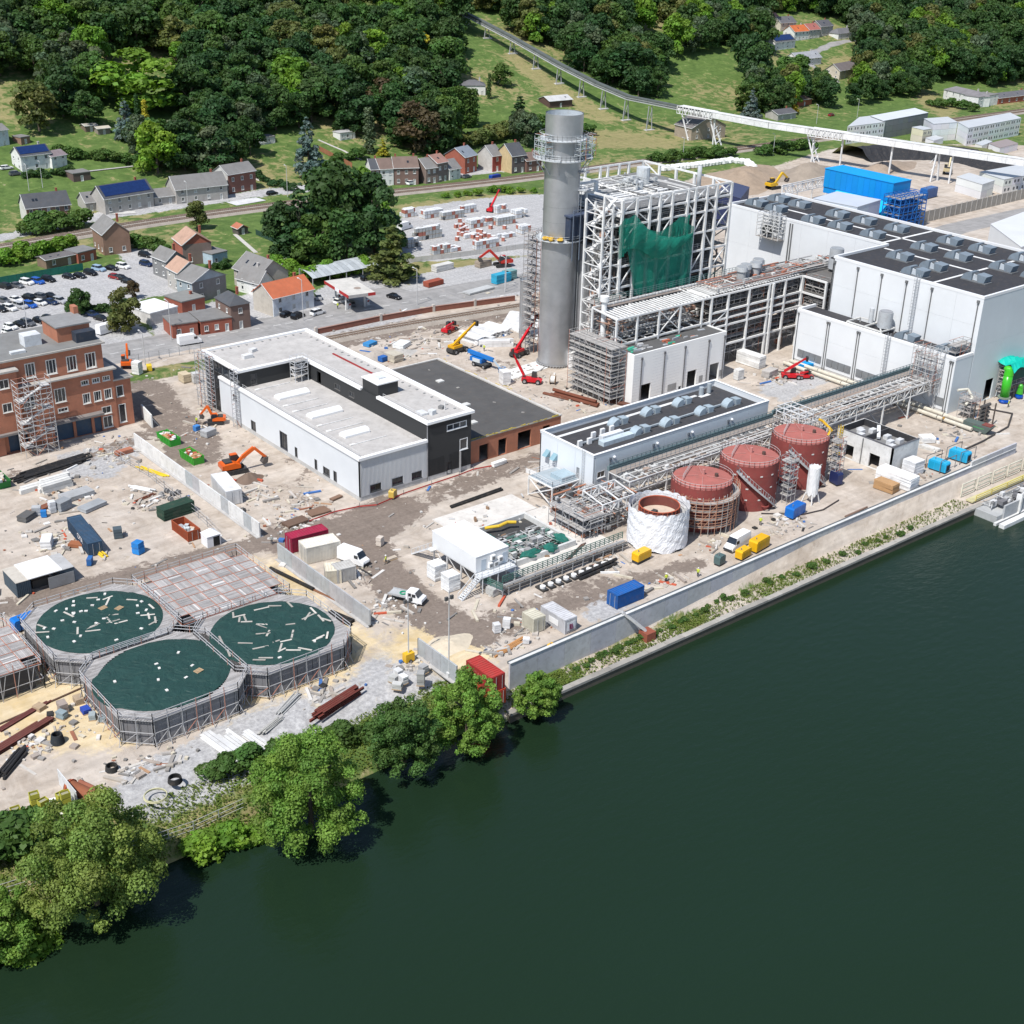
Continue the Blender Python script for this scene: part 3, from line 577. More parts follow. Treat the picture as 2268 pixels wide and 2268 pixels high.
def roof_fan(parent,u,v,z,L=3.4,W=1.9,H=1.35,ax='v',col=(.30,.35,.40)):
 """twin-hood smoke fan: a rounded hood, a gap with the fan drum and a tapered cowl on one curb"""
 root=parent;m=MB((.16,.17,.18));m.box(-L/2,L/2,-W/2,W/2,0,.22);f=obj('fan_unit',m,'std',root,(u,v,z),rad(-90)if ax=='v' else 0.)
 n=7;P=[];m=MB(col)
 for i in range(n+1):
  a=math.pi/2*i/n;P.append((-L*.08-L*.40*math.sin(math.pi/2-a)*1.0,.24+H*math.sin(a)*.95))
 prof=[(-L*.48,.24)]+[(x,zz)for x,zz in P[1:]]+[(-L*.08,.24)]
 m.extr(prof,-W/2*.92,W/2*.92);obj('intake_hood',m,'std',f)
 m=MB(col);m.extr([(L*.16,.24),(L*.42,.24),(L*.5,H*.9),(L*.12,H)],-W/2*.9,W/2*.9);obj('outlet_cowl',m,'std',f)
 m=MB((.5,.55,.6));m.extr([(-L*.08,.3),(L*.13,.3),(L*.1,H*.75),(-L*.06,H*.85)],-W*.28,W*.28);m.cyl(.02*L,0,H*.6,H*.95,W*.22,10,c=(.10,.11,.12));obj('fan_drum',m,'std',f)
 return f
fan_proto=None
def fan_at(parent,u,v,z,**k):return roof_fan(parent,u,v,z,**k)
for u,v in((177.1,180.4),(186.6,180.7),(195.9,180.7),(177.5,174.4),(185.7,174.2),(196.1,174.5),(204.2,174.3)):roof_fan(t,u,v,8.4,4.6,1.9,1.5,'u',(.33,.40,.45))
m=MB((.5,.58,.63));m.box(167,175.2,173.6,175.2,8.4,9.3);m.box(168.4,174,175.4,176.6,8.4,9.6,(.7,.72,.74));obj('air_handling_unit',m,'std',t)
for u,v in((163.4,176.6),(165.8,176.5),(168.5,178.3),(171.2,178.6),(173.7,178.6)):obj('condenser',MB((.78,.78,.77)).ob(u,v,8.42,1.0,.5,1.2),'clean',t)
m=MB((.34,.38,.41));m.bar((177,175.2,8.8),(204,175.2,8.8),.35,.35);m.bar((163,177,8.7),(178,177,8.7),.3,.3);m.cyl(203.6,182.4,8.4,10.2,.55,10);m.cyl(206.2,182.6,8.4,10.4,.5,10);obj('duct',m,'std',t)
# ================================================================ white block house in front of the boiler
t=thing('block_house','white concrete block annex with dark gate openings below the pipe racks','building')
u0,u1,v0,v1,H_=202.6,233.,202.4,214.,11.9
hs=[(2.8,5.9,.1,4.2),(17.9,21.0,.1,4.3),(25.5,28.7,.1,4.5),(15.2,16.2,.2,1.2)]
m=MB((.83,.83,.82));wall(m,(u0,v0),(u1,v0),0,H_,.4,hs);wall(m,(u0,v1),(u0,v0+.4),0,H_,.4,[(3,4.2,7.2,9.2),(3,4.2,1.2,3.2)]);m.box(u1-.4,u1,v0+.4,v1,0,H_);m.box(u0+.4,u1-.4,v1-.4,v1,0,H_)
obj('wall',m,'clean',t)
m=MB((.70,.70,.70))
for k in range(1,17):z=k*.7;[m.bar((u0+a,v0-.012,z),(u0+b,v0-.012,z),.02,.035)for a,b in((0,2.7),(6,15.1),(16.3,17.8),(21.1,25.4),(28.8,30.4))]
obj('joint_lines',m,'std',t)
bx('roof',t,'ostd',(.10,.10,.10),u0+.4,u1-.4,v0+.4,v1-.4,H_-.55,H_-.25)
for h in((3,4.2,7.2,9.2),(3,4.2,1.2,3.2)):window(t,(u0,v1),(u0,v0+.4),h,(.4,.4,.4),bars=0,name='louvre',pane=(.2,.2,.2))
for u in(205,212.3,219,227,232.4):m=MB((.12,.12,.13));m.bar((u,v0-.14,.2),(u,v0-.14,10.4),.18,.18);m.ob(u,v0-.16,10.4,.45,.3,.55);obj('downpipe',m,'std',t)
for a,b in((11.5,14.3),(22,23.2),(29,30.2)):bx('louvre',t,'ostd',(.30,.30,.30),u0+a,u0+b,v0-.06,v0-.005,.8,2.4)
m=MB();
for k in range(26):m.ob(RU(204,231),RU(203.2,207.5),H_-.24,RU(.3,2.4),RU(.2,.8),RU(.1,.5),RU(-.5,.5),RCH(((.45,.14,.08),(.5,.5,.5),(.3,.3,.3),(.4,.42,.45),(.05,.45,.3))))
stuff(obj('roof_materials',m,'std',t))
# ================================================================ stack
def steel_mat():
 m=base_mat('stacksteel','const',.42,.7,.14,.2,col=(.47,.48,.495));n=m.node_tree.nodes;L=m.node_tree.links
 p=[x for x in n if x.type=='BSDF_PRINCIPLED'][0];g=n.new('ShaderNodeNewGeometry');s=n.new('ShaderNodeSeparateXYZ');L.new(g.outputs['Position'],s.inputs[0])
 w_=n.new('ShaderNodeTexWave');w_.wave_type='BANDS';w_.bands_direction='Z';w_.inputs['Scale'].default_value=.42;w_.inputs['Distortion'].default_value=.05;L.new(g.outputs['Position'],w_.inputs[0])
 b=n.new('ShaderNodeBump');b.inputs['Strength'].default_value=.12;b.inputs['Distance'].default_value=.03;L.new(w_.outputs[0],b.inputs['Height']);L.new(b.outputs[0],p.inputs['Normal'])
steel_mat()
t=thing('chimney_stack','huge cylindrical grey steel chimney stack with ring platforms beside the boiler frame','chimney',(207.3,234.6,0))
def tube(name,parent,z0,z1,r,n=64,mat='stacksteel',cap=False,c=STEEL,loc=None):
 me=MB(c).cyl(0,0,z0,z1,r,n,cap=cap).mesh(name,True);o=obj(name,me,mat,parent,loc)
 return o
for k in range(16):tube('shell_ring',t,k*3.55+.02,(k+1)*3.55,4.2-.0006*k+(.05 if k<9 else 0))
tube('flue_rim',t,54.5,60,4.35);
o=tube('flue_inside',t,50,59.9,4.15,c=(.35,.38,.4),mat='std');obj('flue_cap',MB((.62,.68,.74)).cyl(0,0,58.4,58.6,4.14,48),'std',t)
def ringplat(parent,z,r0,r1,a0=0.,a1=6.2832,n=32,col=(.55,.58,.60),rail=True):
 m=MB(col)
 for i in range(n):
  p,q=a0+(a1-a0)*i/n,a0+(a1-a0)*(i+1)/n;c,s,c2,s2=math.cos(p),math.sin(p),math.cos(q),math.sin(q)
  m.add([(r0*c,r0*s,z),(r1*c,r1*s,z),(r1*c2,r1*s2,z),(r0*c2,r0*s2,z),(r0*c,r0*s,z+.25),(r1*c,r1*s,z+.25),(r1*c2,r1*s2,z+.25),(r0*c2,r0*s2,z+.25)],[(0,3,2,1),(4,5,6,7),(1,2,6,5),(0,4,7,3)])
 o=obj('ring_platform',m,'std',parent)
 if rail:mm=MB(col);railing(mm,[(r1*math.cos(a0+(a1-a0)*i/n),r1*math.sin(a0+(a1-a0)*i/n),z+.25)for i in range(n+1)],1.2,1.0,.06);stuff(obj('railing',mm,'std',o))
 return o
ringplat(t,31.2,4.25,5.7);ringplat(t,54.2,4.3,5.6);ringplat(t,49.6,4.25,5.3);ringplat(t,50.0,5.3,7.0,2.5,3.9,8);ringplat(t,50.0,5.3,7.0,-1.1,.5,8)
m=MB((.5,.52,.54))
for a in(2.6,3.2,3.8,-1,-.4,.3):m.bar((4.2*math.cos(a),4.2*math.sin(a),46.5),(6.6*math.cos(a),6.6*math.sin(a),49.8),.18,.18)
obj('brackets',m,'std',t)
t2=thing('scaffold_cage','scaffold cages hung from the top platform of the chimney stack','scaffold',(207.3,234.6,0));
scaffold(t2,-6.6,-4.6,-1.5,2.5,50.3,54.5,1.4,1.4,boards=False,col=(.5,.55,.57));scaffold(t2,3.4,6.,-4.5,-2.0,50.3,54.3,1.4,1.4,boards=False,col=(.5,.55,.57));scaffold(t2,-.5,3,-6.4,-4.6,50,54.2,1.4,1.4,boards=False,col=(.5,.55,.57))
m=MB(GALV);a=-1.02;cx,sx=math.cos(a)*4.45,math.sin(a)*4.45
for z in(36.5,42.8,47):m.ob(cx*1.15,sx*1.15,z,2.4,1.6,.2,a);railing(m,[(cx*1.3-1,sx*1.3-1,z+.2),(cx*1.3+1,sx*1.3+.4,z+.2)],1.2,1,.06)
for z in np.arange(1,47,.6):m.bar((cx-.35,sx-.05,z),(cx+.35,sx+.1,z),.05,.05)
for d in(-.4,.4):m.bar((cx+d,sx-.05,.5),(cx+d,sx-.05,47),.09,.09)
obj('ladder',m,'std',t)
m=MB((.28,.28,.28));
for i in range(40):a=6.2832*i/40;m.ob(4.5*math.cos(a),4.5*math.sin(a),0,.35,.25,.55,a)
m.torus(0,0,.5,4.45,.12,40,5);obj('anchor_ring',m,'std',t)
m=MB((.62,.38,.05));[m.blob(5.2*math.cos(a),5.2*math.sin(a),32.0,.9,.9,.5,7,4,.3)for a in(3.3,3.6,4.0)];obj('yellow_sheeting',m,'std',t)
t2=thing('flue_duct','plain grey steel duct standing behind the chimney stack','duct',(213.0,231.6,0));tube('shell',t2,1.5,26,2.4,40);obj('duct_elbow',MB(STEEL).box(-2.2,4,-2.2,2.2,26.02,30),'std',t2);obj('support_legs',MB(STEEL).box(-1.9,-1.5,-.2,.2,0,1.49),'std',t2)
t2=thing('stair_scaffold','tall scaffold stair tower behind the left side of the chimney stack','scaffold');scaffold(t2,206.3,208.9,243.2,246.6,0,30,1.5,2.0,col=(.34,.33,.33),oc=(.45,.22,.15),keep=.95)
t2=thing('silo','slim pale steel silo standing behind the scaffold of the chimney stack','silo',(213.2,253.6,0));tube('shell',t2,0,15.3,1.5,32);tube('cap',t2,15.32,15.7,1.6,24,cap=True);m=MB(GALV);railing(m,[(1.6*math.cos(i*.5236),1.6*math.sin(i*.5236),15.7)for i in range(13)],1.,1,.06);stuff(obj('railing',m,'std',t2))
# ================================================================ boiler house steel frame
t=thing('boiler_frame','open white steel frame of the boiler house packed with dark plant and walkways','steel frame')
cu=[213.2,217.7,222.,225.3,229.4,234.6,237.2,241.2,244.6,249.8];cv=[220.,226.,232.5,239.,245.,251.];ZT=42.
W_=(.74,.74,.73)
for u in cu:member('column',t,'ostd',W_,(u,220.,0),(u,220.,ZT),.62);member('column',t,'ostd',W_,(max(u,222.+(u-213)*.1),251. if u>221 else 239.,0),(max(u,222.+(u-213)*.1),251. if u>221 else 239.,ZT),.55)
for v in cv[1:-1]:ul=213.2 if v<240 else 222.;member('column',t,'ostd',W_,(ul,v,0),(ul,v,ZT),.5);member('column',t,'ostd',W_,(249.8,v,0),(249.8,v,ZT),.6)
levels=[6,11,16,21.5,26.5,31,36,39,42.]
for z in levels:
 for a,b in(((213.2,220),(249.8,220)),((222,251),(249.8,251)),((213.2,220.3),(213.2,239)),((213.2,239),(222,239)),((222,239.2),(222,250.7)),((249.8,220.3),(249.8,250.7))):member('beam',t,'ostd',W_,(*a,z),(*b,z),.32,.45)
for i,z in enumerate(levels[:-1]):
 zz=levels[i+1]
 for j in((0,1),(3,4),(6,7),(8,9))if i%2 else((1,2),(5,6),(7,8)):a,b=(j if i%2 else j[::-1]);member('brace',t,'ostd',W_,(cu[a],220.,z),(cu[b],220.,zz),.26)
 for j in((0,1),(4,5)):a,b=(j if i%2 else j[::-1]);member('brace',t,'ostd',W_,(249.8,cv[a],z),(249.8,cv[b],zz),.26);ul=213.2 if cv[a]<240 else 222.;member('brace',t,'ostd',W_,(ul,cv[a],z),(ul,cv[b],zz),.24)
 member('brace',t,'ostd',W_,(cu[2+(i*2)%7],251.,z),(cu[2+(i*2)%7+1],251.,zz),.24)
for v in np.arange(222,250.5,1.75):
 if RN()<.93:member('roof_beam',t,'ostd',W_,(213.4 if v<239 else 222.2,v,39.1),(249.6,v,39.1+RU(-.2,.2)),.75 if RN()<.6 else .35,.3)
for u in cu:member('roof_beam',t,'ostd',W_,(u,220.3,38.3),(u,250.7 if u>221 else 238.7,38.3),.5,.5)
m=MB((.075,.072,.07));m.box(219,240,226,246,4,36.5);obj('boiler_casing',m,'std',t)
m=MB((.10,.10,.10));m.box(241,248,223.5,249,3,34);m.box(214.6,218.3,223,236,2,30);obj('duct_casing',m,'std',t)
for z in levels[1:-1]:stuff(obj('floor_grating',MB((.17,.17,.17)).box(213.6,249.4,220.5,225.7,z+.3,z+.42).box(213.6,218.8,225.7,238.5,z+.3,z+.42).box(240.2,249.4,225.7,250.5,z+.3,z+.42),'std',t))
m=MB((.42,.42,.42));
for z in levels[1:-1]:railing(m,[(213.8,220.6,z+.4),(249.4,220.6,z+.4)],1.1,1.8,.07);railing(m,[(213.7,220.6,z+.4),(213.7,238.6,z+.4)],1.1,1.8,.07)
stuff(obj('railings',m,'std',t))
pipework(t,214,249,221,225.6,3,38,420,rmin=.12,rmax=.7,cols=((.32,.31,.3),(.12,.12,.12),(.5,.5,.5),(.2,.19,.18),(.3,.2,.15),(.06,.06,.06)))
pipework(t,241,249,221,250,3,38,160,rmin=.12,rmax=.8);pipework(t,213.6,218.5,221,238.5,3,38,130,rmin=.12,rmax=.6)
pipework(t,222,249,222,250,36.8,39.5,260,rmin=.15,rmax=.9,cols=((.62,.62,.6),(.4,.4,.4),(.15,.15,.15),(.7,.7,.68)),along='uuv')
m=MB((.55,.58,.60));m.cyl(239,240,38.5,43.4,1.7,14);m.cyl(234.5,236.5,38.5,41,1.0,12);m.cyl(236,242,38.5,40.5,1.3,12);obj('vessel',m,'std',t);tube('vent_pipe',t,38,44.5,.55,16,loc=(248.2,229.5,0),c=GALV,mat='std',cap=True)
pipework(t,231,241,234,243,39.5,42,60,cols=((.55,.57,.58),(.4,.42,.43)),rmax=.25)
t2=thing('stair_tower_frame','narrow white braced stair tower between the chimney stack and boiler frame','steel frame')
tu,tv=(207.4,210.3,212.6),(220.,226.)
for u in tu[:2]:
 for v in tv:member('column',t2,'ostd',W_,(u,v,0),(u,v,42 if u<210 else 41),.42)
for k in range(14):
 z=3*k+.2;zz=z+3
 for v in tv:member('beam',t2,'ostd',W_,(207.4,v,z),(213.,v,z),.2);
 for u in tu[:2]:member('beam',t2,'ostd',W_,(u,220.2,z),(u,225.8,z),.2)
 member('brace',t2,'ostd',W_,(207.4,220.,z),(210.3,220.,zz),.16);member('brace',t2,'ostd',W_,(210.3 if k%2 else 207.4,220.,z),(207.4 if k%2 else 210.3,220.,zz),.16)
 member('brace',t2,'ostd',W_,(207.4,220. if k%2 else 226.,z),(207.4,226. if k%2 else 220.,zz),.16);member('stair_flight',t2,'ostd',(.6,.6,.6),(208,221.5 if k%2 else 224.5,z),(212.4,221.5 if k%2 else 224.5,zz),.9,.16)
pipework(t2,207.6,212.8,220.4,225.6,1,40,130,rmin=.06,rmax=.22)
t2=thing('flue_gas_box','dark navy steel box behind the top of the stair tower','duct');pts=(213,218,227,236,37.5,40.2);bx('casing',t2,'ostd',(.03,.045,.08),205.5,213.,229.,238.5,32,37.2);bx('lid',t2,'ostd',(.05,.07,.12),205.2,213.,228.7,238.8,37.21,37.6)
m=MB((.12,.15,.2));[m.bar((206.+k*2.2,228.6,27),(206.+k*2.2,228.6,38.8),.2,.2)for k in range(3)];m.bar((206,228.6,38.8),(211,228.6,38.8),.16,.16);obj('support',m,'std',t2)
def netmat():
 m=D.materials.new('net');n,L=nodes_of(m);out=n.new('ShaderNodeOutputMaterial');p=n.new('ShaderNodeBsdfPrincipled');p.inputs['Base Color'].default_value=(.008,.25,.175,1);p.inputs['Roughness'].default_value=.8
 tl=n.new('ShaderNodeBsdfTranslucent');tl.inputs[0].default_value=(.015,.36,.25,1);a=n.new('ShaderNodeMixShader');a.inputs[0].default_value=.25;L.new(p.outputs[0],a.inputs[1]);L.new(tl.outputs[0],a.inputs[2])
 tr=n.new('ShaderNodeBsdfTransparent');b=n.new('ShaderNodeMixShader');b.inputs[0].default_value=.24;L.new(a.outputs[0],b.inputs[1]);L.new(tr.outputs[0],b.inputs[2]);L.new(b.outputs[0],out.inputs[0]);MATS['net']=m
netmat()
t2=thing('debris_net','torn emerald green debris net draped over the front of the boiler frame','net')
def netsheet(name,top,bot,y,nx=44,nz=26,fold=.35,bulge=0.):
 P=[];
 for j in range(nz+1):
  for i in range(nx+1):
   s=i/nx;q=j/nz;zt_=np.interp(s,[a for a,_ in top],[b for _,b in top]);zb=np.interp(s,[a for a,_ in bot],[b for _,b in bot])
   u=top_u(s,q);z=zt_+(zb-zt_)*q;P.append((u,y-.25-fold*.5*(1+math.sin(s*34+q*3))*(.3+q)-bulge*math.sin(q*3.14)*math.sin(s*3.14)+.08*math.sin(i*2.1+j),z))
 m=MB();m.add(P,[(j*(nx+1)+i,j*(nx+1)+i+1,(j+1)*(nx+1)+i+1,(j+1)*(nx+1)+i)for j in range(nz)for i in range(nx)]);return obj(name,m.mesh(name,True),'net',t2)
top_u=lambda s,q:213.6+s*23.2+(q*4.2*(1-s))
netsheet('hanging_sheet',[(0,35.),(.1,34.2),(.2,36),(.35,34.3),(.5,33.2),(.62,34.2),(.7,35),(.85,34.4),(1,33.)],[(0,19),(1,19)],219.6)
top_u=lambda s,q:213.2+s*22.8
netsheet('draped_fold',[(0,37.8),(.13,38.8),(.2,37),(.33,34.6),(.5,32.6),(.75,31.4),(1.,31.8)],[(0,30.),(.1,31),(.22,30.2),(.4,27.6),(.6,27),(.8,29),(1.,30.6)],218.9,fold=.3,bulge=.9)
top_u=lambda s,q:211.2+s*3.4
netsheet('torn_corner',[(0,36.5),(.5,38.2),(1,38)],[(0,28.6),(.5,29.4),(1,31.5)],219.,10,12)
top_u=lambda s,q:229.6+s*5.
netsheet('upper_flap',[(0,35),(.3,36.3),(.7,35.7),(1,36.4)],[(0,31),(1,31.4)],219.2,14,10)
# ================================================================ pipe racks in front of the boiler frame
t=thing('pipe_rack','white steel pipe rack with purlin roof above the white block annex','pipe rack')
for u in(202.5,209,216,223,230.5):member('column',t,'ostd',W_,(u,208.6,11.4),(u,208.6,18.6),.42);member('column',t,'ostd',W_,(u,216.8,0),(u,216.8,19.4),.4)
for z in(12.4,18.5):member('beam',t,'ostd',W_,(202.5,208.6,z),(267,208.6,z),.35,.4)
member('beam',t,'ostd',W_,(202.5,216.8,19.4),(267,216.8,19.4),.3,.4)
for k in range(27):u=203+k*1.15;member('purlin',t,'ostd',W_,(u,208.7,18.75),(u,215.,18.9),.42,.2)
for k in range(10):member('deck_beam',t,'ostd',W_,(203+k*3.1,208.8,12.6),(203+k*3.1,216.6,12.6),.22,.25)
for u in(202.6,230.5):member('end_beam',t,'ostd',W_,(u,208.8,18.5),(u,216.6,19.2),.3)
for a,b in((216,223),(223,216)):member('brace',t,'ostd',W_,(a,208.6,12.6),(b,208.6,18.3),.22)
member('brace',t,'ostd',W_,(202.5,208.6,15),(206,208.6,12.5),.2)
pipework(t,203,231,209.2,216,12.9,18,260,rmin=.1,rmax=.5)
m=MB((.10,.20,.20));railing(m,[(203.5,217.3,19.6),(262,217.3,19.6)],1.6,1.1,.07,rails=(1,.7,.4));railing(m,[(203.5,215.4,19.1),(262,215.4,19.1)],1.2,1.1,.06,(.28,.29,.3));stuff(obj('railing',m,'std',t));bx('walkway',t,'ostd',(.24,.2,.18),203.5,262,215.5,217.1,19.0,19.1)
m=MB((.76,.76,.75));m.cyl(204,214.6,12.6,21.2,.62,16);m.cyl(204,214.6,21.2,22.4,1.05,16);obj('white_vent',m,'clean',t)
t=thing('pipe_rack','open multi-storey steel rack of cable trays between the block annex and tall hall','pipe rack')
for u in(233.6,239.5,247,254.4,260.5):member('column',t,'ostd',W_,(u,208.6,0),(u,208.6,18.4),.5);member('column',t,'ostd',W_,(u,216.8,0),(u,216.8,19.2),.4)
member('column',t,'ostd',W_,(255.6,208.4,0),(255.6,208.4,18.4),.62);member('column',t,'ostd',W_,(267.,208.6,0),(267.,208.6,18.6),.75);member('column',t,'ostd',W_,(267.,201.,0),(267.,201.,18.6),.5)
for z in(5.6,10.6,14.4):member('beam',t,'ostd',W_,(233.6,208.6,z),(267,208.6,z),.38,.45);member('beam',t,'ostd',W_,(267,201,z),(267,208.4,z),.38,.45)
member('beam',t,'ostd',W_,(267,201,18.5),(267,208.4,18.5),.4,.45)
for a,b,z in((233.6,239.5,10.8),(239.5,233.6,5.8)):member('brace',t,'ostd',W_,(a,208.6,z),(b,208.6,z+3.6),.24)
for z in(5.9,10.9,14.7,18.2):bx('floor',t,'ostd',(.13,.125,.12),233.8,266.8,209.,216.6,z,z+.15);bx('floor',t,'ostd',(.13,.125,.12),267.3,284.5,201.,216.6,z,z+.15)
for k in range(34):u=232+k*1.02;member('purlin',t,'ostd',(.66,.66,.65),(u,208.9,18.95),(u,216.5,19.05),.3 if k%3 else .55,.2)
scf=thing('access_scaffold','dense scaffold boards filling the open rack bays beside the tall hall','scaffold');scaffold(scf,234,266.4,209.4,211.4,1,18,2.2,1.9,.08,oc=(.42,.2,.14),col=(.32,.31,.31))
scaffold(scf,267.6,269.6,201.2,208,1,18,2.0,1.7,.08,oc=(.42,.2,.14),col=(.38,.37,.36))
pipework(t,234,266,211.5,216.4,2,18,260,rmin=.12,rmax=.6,cols=((.3,.29,.28),(.1,.1,.1),(.5,.5,.5),(.62,.6,.57),(.36,.2,.14)));pipework(t,268,284,201.5,216,2,18,200,rmin=.15,rmax=.7,cols=((.5,.48,.45),(.62,.6,.57),(.2,.19,.18),(.38,.22,.15)))
pipework(t,236,284,209,217,19.0,20.2,160,cols=((.62,.62,.6),(.4,.4,.4),(.42,.16,.1),(.15,.15,.15)),rmin=.1,rmax=.35,along='uuv',name='roof_pipes')
for u,v in((248,212.6),(250.6,213.6),(254,213.4),(257,215.2)):
 m=MB((.55,.57,.59));m.cyl(0,0,0,2.6,1.15,18,c=(.36,.37,.38));m.cyl(0,0,2.61,3.7,1.45,18,c=(.5,.52,.54));m.cyl(0,0,3.71,3.78,1.3,18,c=(.3,.32,.34));tag(obj('roof_exhaust',m.mesh('roof_exhaust',False),'std',None,(u,v,19.2)),'round galvanised exhaust cowl on the rack roof','exhaust','exhaust cowls on the rack roof')
m=MB();m.cyl(0,0,0,5.2,1.8,24,c=(.42,.44,.46));m.cyl(0,0,5.21,5.3,1.6,24,c=(.28,.3,.32));tag(obj('roof_exhaust',m,'std',None,(277.5,207,19.2)),'large round steel exhaust standing on the rack beside the tall white hall','exhaust')
t=thing('scaffold','tall tangled scaffold wrapping the corner between the stack and block annex','scaffold');scaffold(t,197.6,202.2,204.5,219,0,13.5,1.9,1.6,.08,keep=.95,col=(.42,.41,.40),oc=(.5,.24,.18));scaffold(t,203,213,216.9,219.5,12,20,1.9,1.7,.08,col=(.42,.41,.40),oc=(.5,.24,.18));pipework(t,198,202,205,218.6,1,13,90,rmax=.3)
# ================================================================ tall white hall
t=thing('turbine_hall','very large white clad hall with dark roofs carrying rows of smoke fans','building')
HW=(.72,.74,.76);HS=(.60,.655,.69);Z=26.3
def clad(parent,p0,p1,z0,z1,n,zs,col,holes=()):
 p0=Vector(p0);p1=Vector(p1);d=p1-p0;L=d.length
 for i in range(n):
  a,b=p0+d*(i/n),p0+d*((i+1)/n);zz=[z0]+list(zs)+[z1]
  for j in range(len(zz)-1):
   s0,s1=L*i/n,L*(i+1)/n;hh=[(max(h[0]-s0,.0)-.015,min(h[1]-s0,s1-s0),h[2],h[3])for h in holes if h[0]<s1 and h[1]>s0 and h[2]<zz[j+1]and h[3]>zz[j]]
   m=MB(col);dd=d.normalized()*.015;wall(m,a+dd,b-dd,zz[j]+.012,zz[j+1]-.012,.3,hh);obj('wall_panel',m,'clean',parent)
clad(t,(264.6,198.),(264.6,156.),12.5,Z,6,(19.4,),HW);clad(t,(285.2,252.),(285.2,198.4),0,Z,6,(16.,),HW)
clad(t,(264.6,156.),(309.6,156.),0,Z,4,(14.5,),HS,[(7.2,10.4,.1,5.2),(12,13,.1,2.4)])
m=MB(HW);m.box(264.6,285.2,197.7,198.,0,Z);m.box(285.2,309.6,251.7,252,0,Z);m.box(309.3,309.6,156.4,251.7,0,Z);obj('rear_wall',m,'clean',t)
RD=(.040,.040,.045)
bx('roof',t,'ostd',RD,264.9,309.3,156.3,199.2,Z-.9,Z-.6);bx('roof',t,'ostd',RD,285.5,309.3,199.2,251.7,Z-.9,Z-.62)
m=MB((.76,.77,.78))
for a in((264.55,265.1,155.95,198.05),(265.1,309.65,155.95,156.5),(265.1,285.8,197.5,198.05),(285.15,285.8,198.07,252.05),(285.82,309.1,251.5,252.05),(309.1,309.65,156.52,251.48)):m.box(*a,Z-.5,Z+.12)
obj('parapet',m,'clean',t)
m=MB((.72,.72,.71));m.box(285.7,308.8,170.6,171.3,Z-.59,Z-.54);m.box(265.2,285.69,170.6,171.3,Z-.59,Z-.54);m.box(295.2,296,171.4,250,Z-.59,Z-.54);m.box(283,283.8,171.4,197,Z-.59,Z-.54);m.box(285.7,308.8,200.4,201.2,Z-.59,Z-.54);m.box(268,283,180.5,181.1,Z-.59,Z-.54);stuff(obj('roof_walkways',m,'std',t))
for u,v in((277.5,188.1),(268.6,177.2),(276.6,177.8),(290.2,190.1),(289.8,179.8),(301.1,190.1),(301.1,180.6),(290.3,167.7),(276.6,166.),(301.7,169.5),(301.4,160.5),(290,158.9),(289.5,225.),(290.2,216.5),(289.9,205.7),(300.2,225.3),(300.2,216.2),(300.7,206.1),(300.7,239.1),(291.2,239.4),(301,247),(291.6,247)):roof_fan(t,u,v,Z-.58,6.6,3.0,2.0,'v',(.19,.235,.28))
for v in(197.4,190.4,183.4,176.4,169.4,157.2):m=MB((.15,.155,.16));m.bar((264.46,v,13),(264.46,v,Z-1.2),.2,.2);m.ob(264.4,v,Z-1.6,.4,.6,.6);obj('downpipe',m,'std',t)
for v in(229,228.2):obj('downpipe',MB((.15,.155,.16)).bar((285.05,v,12),(285.05,v,Z-1),.28,.26),'std',t)
def hall_ladder(parent,u,v,z0,z1):
 m=MB((.42,.44,.46))
 for dv in(-.4,.4):m.bar((u-.2,v+dv,z0),(u-.2,v+dv,z1+1.2),.08,.08);m.bar((u-1.0,v+dv,z0+2),(u-1.0,v+dv,z1+1.2),.06,.06)
 for z in np.arange(z0,z1,.8):m.bar((u-.2,v-.4,z),(u-.2,v+.4,z),.06,.06);m.bar((u-.2,v-.4,z),(u-1.,v-.4,z),.05,.05);m.bar((u-.2,v+.4,z),(u-1.,v+.4,z),.05,.05);m.bar((u-1.,v-.4,z),(u-1.,v+.4,z),.05,.05)
 obj('ladder',m,'std',parent)
hall_ladder(t,264.4,173.3,13.4,Z)
t=thing('hall_annex','lower white clad annex along the foot of the tall hall with dark louvre band','building')
Z2=13.4
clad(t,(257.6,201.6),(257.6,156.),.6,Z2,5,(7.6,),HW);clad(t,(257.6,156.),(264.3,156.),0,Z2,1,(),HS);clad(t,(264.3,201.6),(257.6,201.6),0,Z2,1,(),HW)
bx('roof',t,'ostd',RD,257.9,264.3,156.3,201.3,Z2-1.0,Z2-.7);m=MB((.78,.79,.8));m.box(257.55,258.1,155.95,201.65,Z2-.6,Z2+.1);m.box(258.1,264.2,155.95,156.5,Z2-.6,Z2+.1);m.box(258.1,264.2,201.1,201.65,Z2-.6,Z2+.1);obj('parapet',m,'clean',t)
obj('plinth',MB((.52,.52,.51)).box(257.7,257.95,156.1,201.5,0,.59),'std',t)
for a,b in((192.6,200),(183.6,191),(174.6,182),(157.4,159.8)):
 n=4 if b-a>4 else 1
 for k in range(n):bx('louvre',t,'ostd',(.20,.21,.22),257.4,257.58,a+(b-a)*k/n+.05,a+(b-a)*(k+1)/n-.05,1.6,3.4)
for v in(201,192.0,191.4,183,182.4,166.2,165.6,157.2,156.6):m=MB((.15,.155,.16));m.bar((257.47,v,.3),(257.47,v,Z2-1),.17,.17);m.ob(257.42,v,Z2-1.4,.3,.45,.5);obj('downpipe',m,'std',t)
hall_ladder(t,257.4,174.,.5,Z2)
for v in(171.8,160.6):roof_fan(t,261.2,v,Z2-.7,6.0,2.6,1.8,'v',(.19,.235,.28))
m=MB((.62,.62,.6));
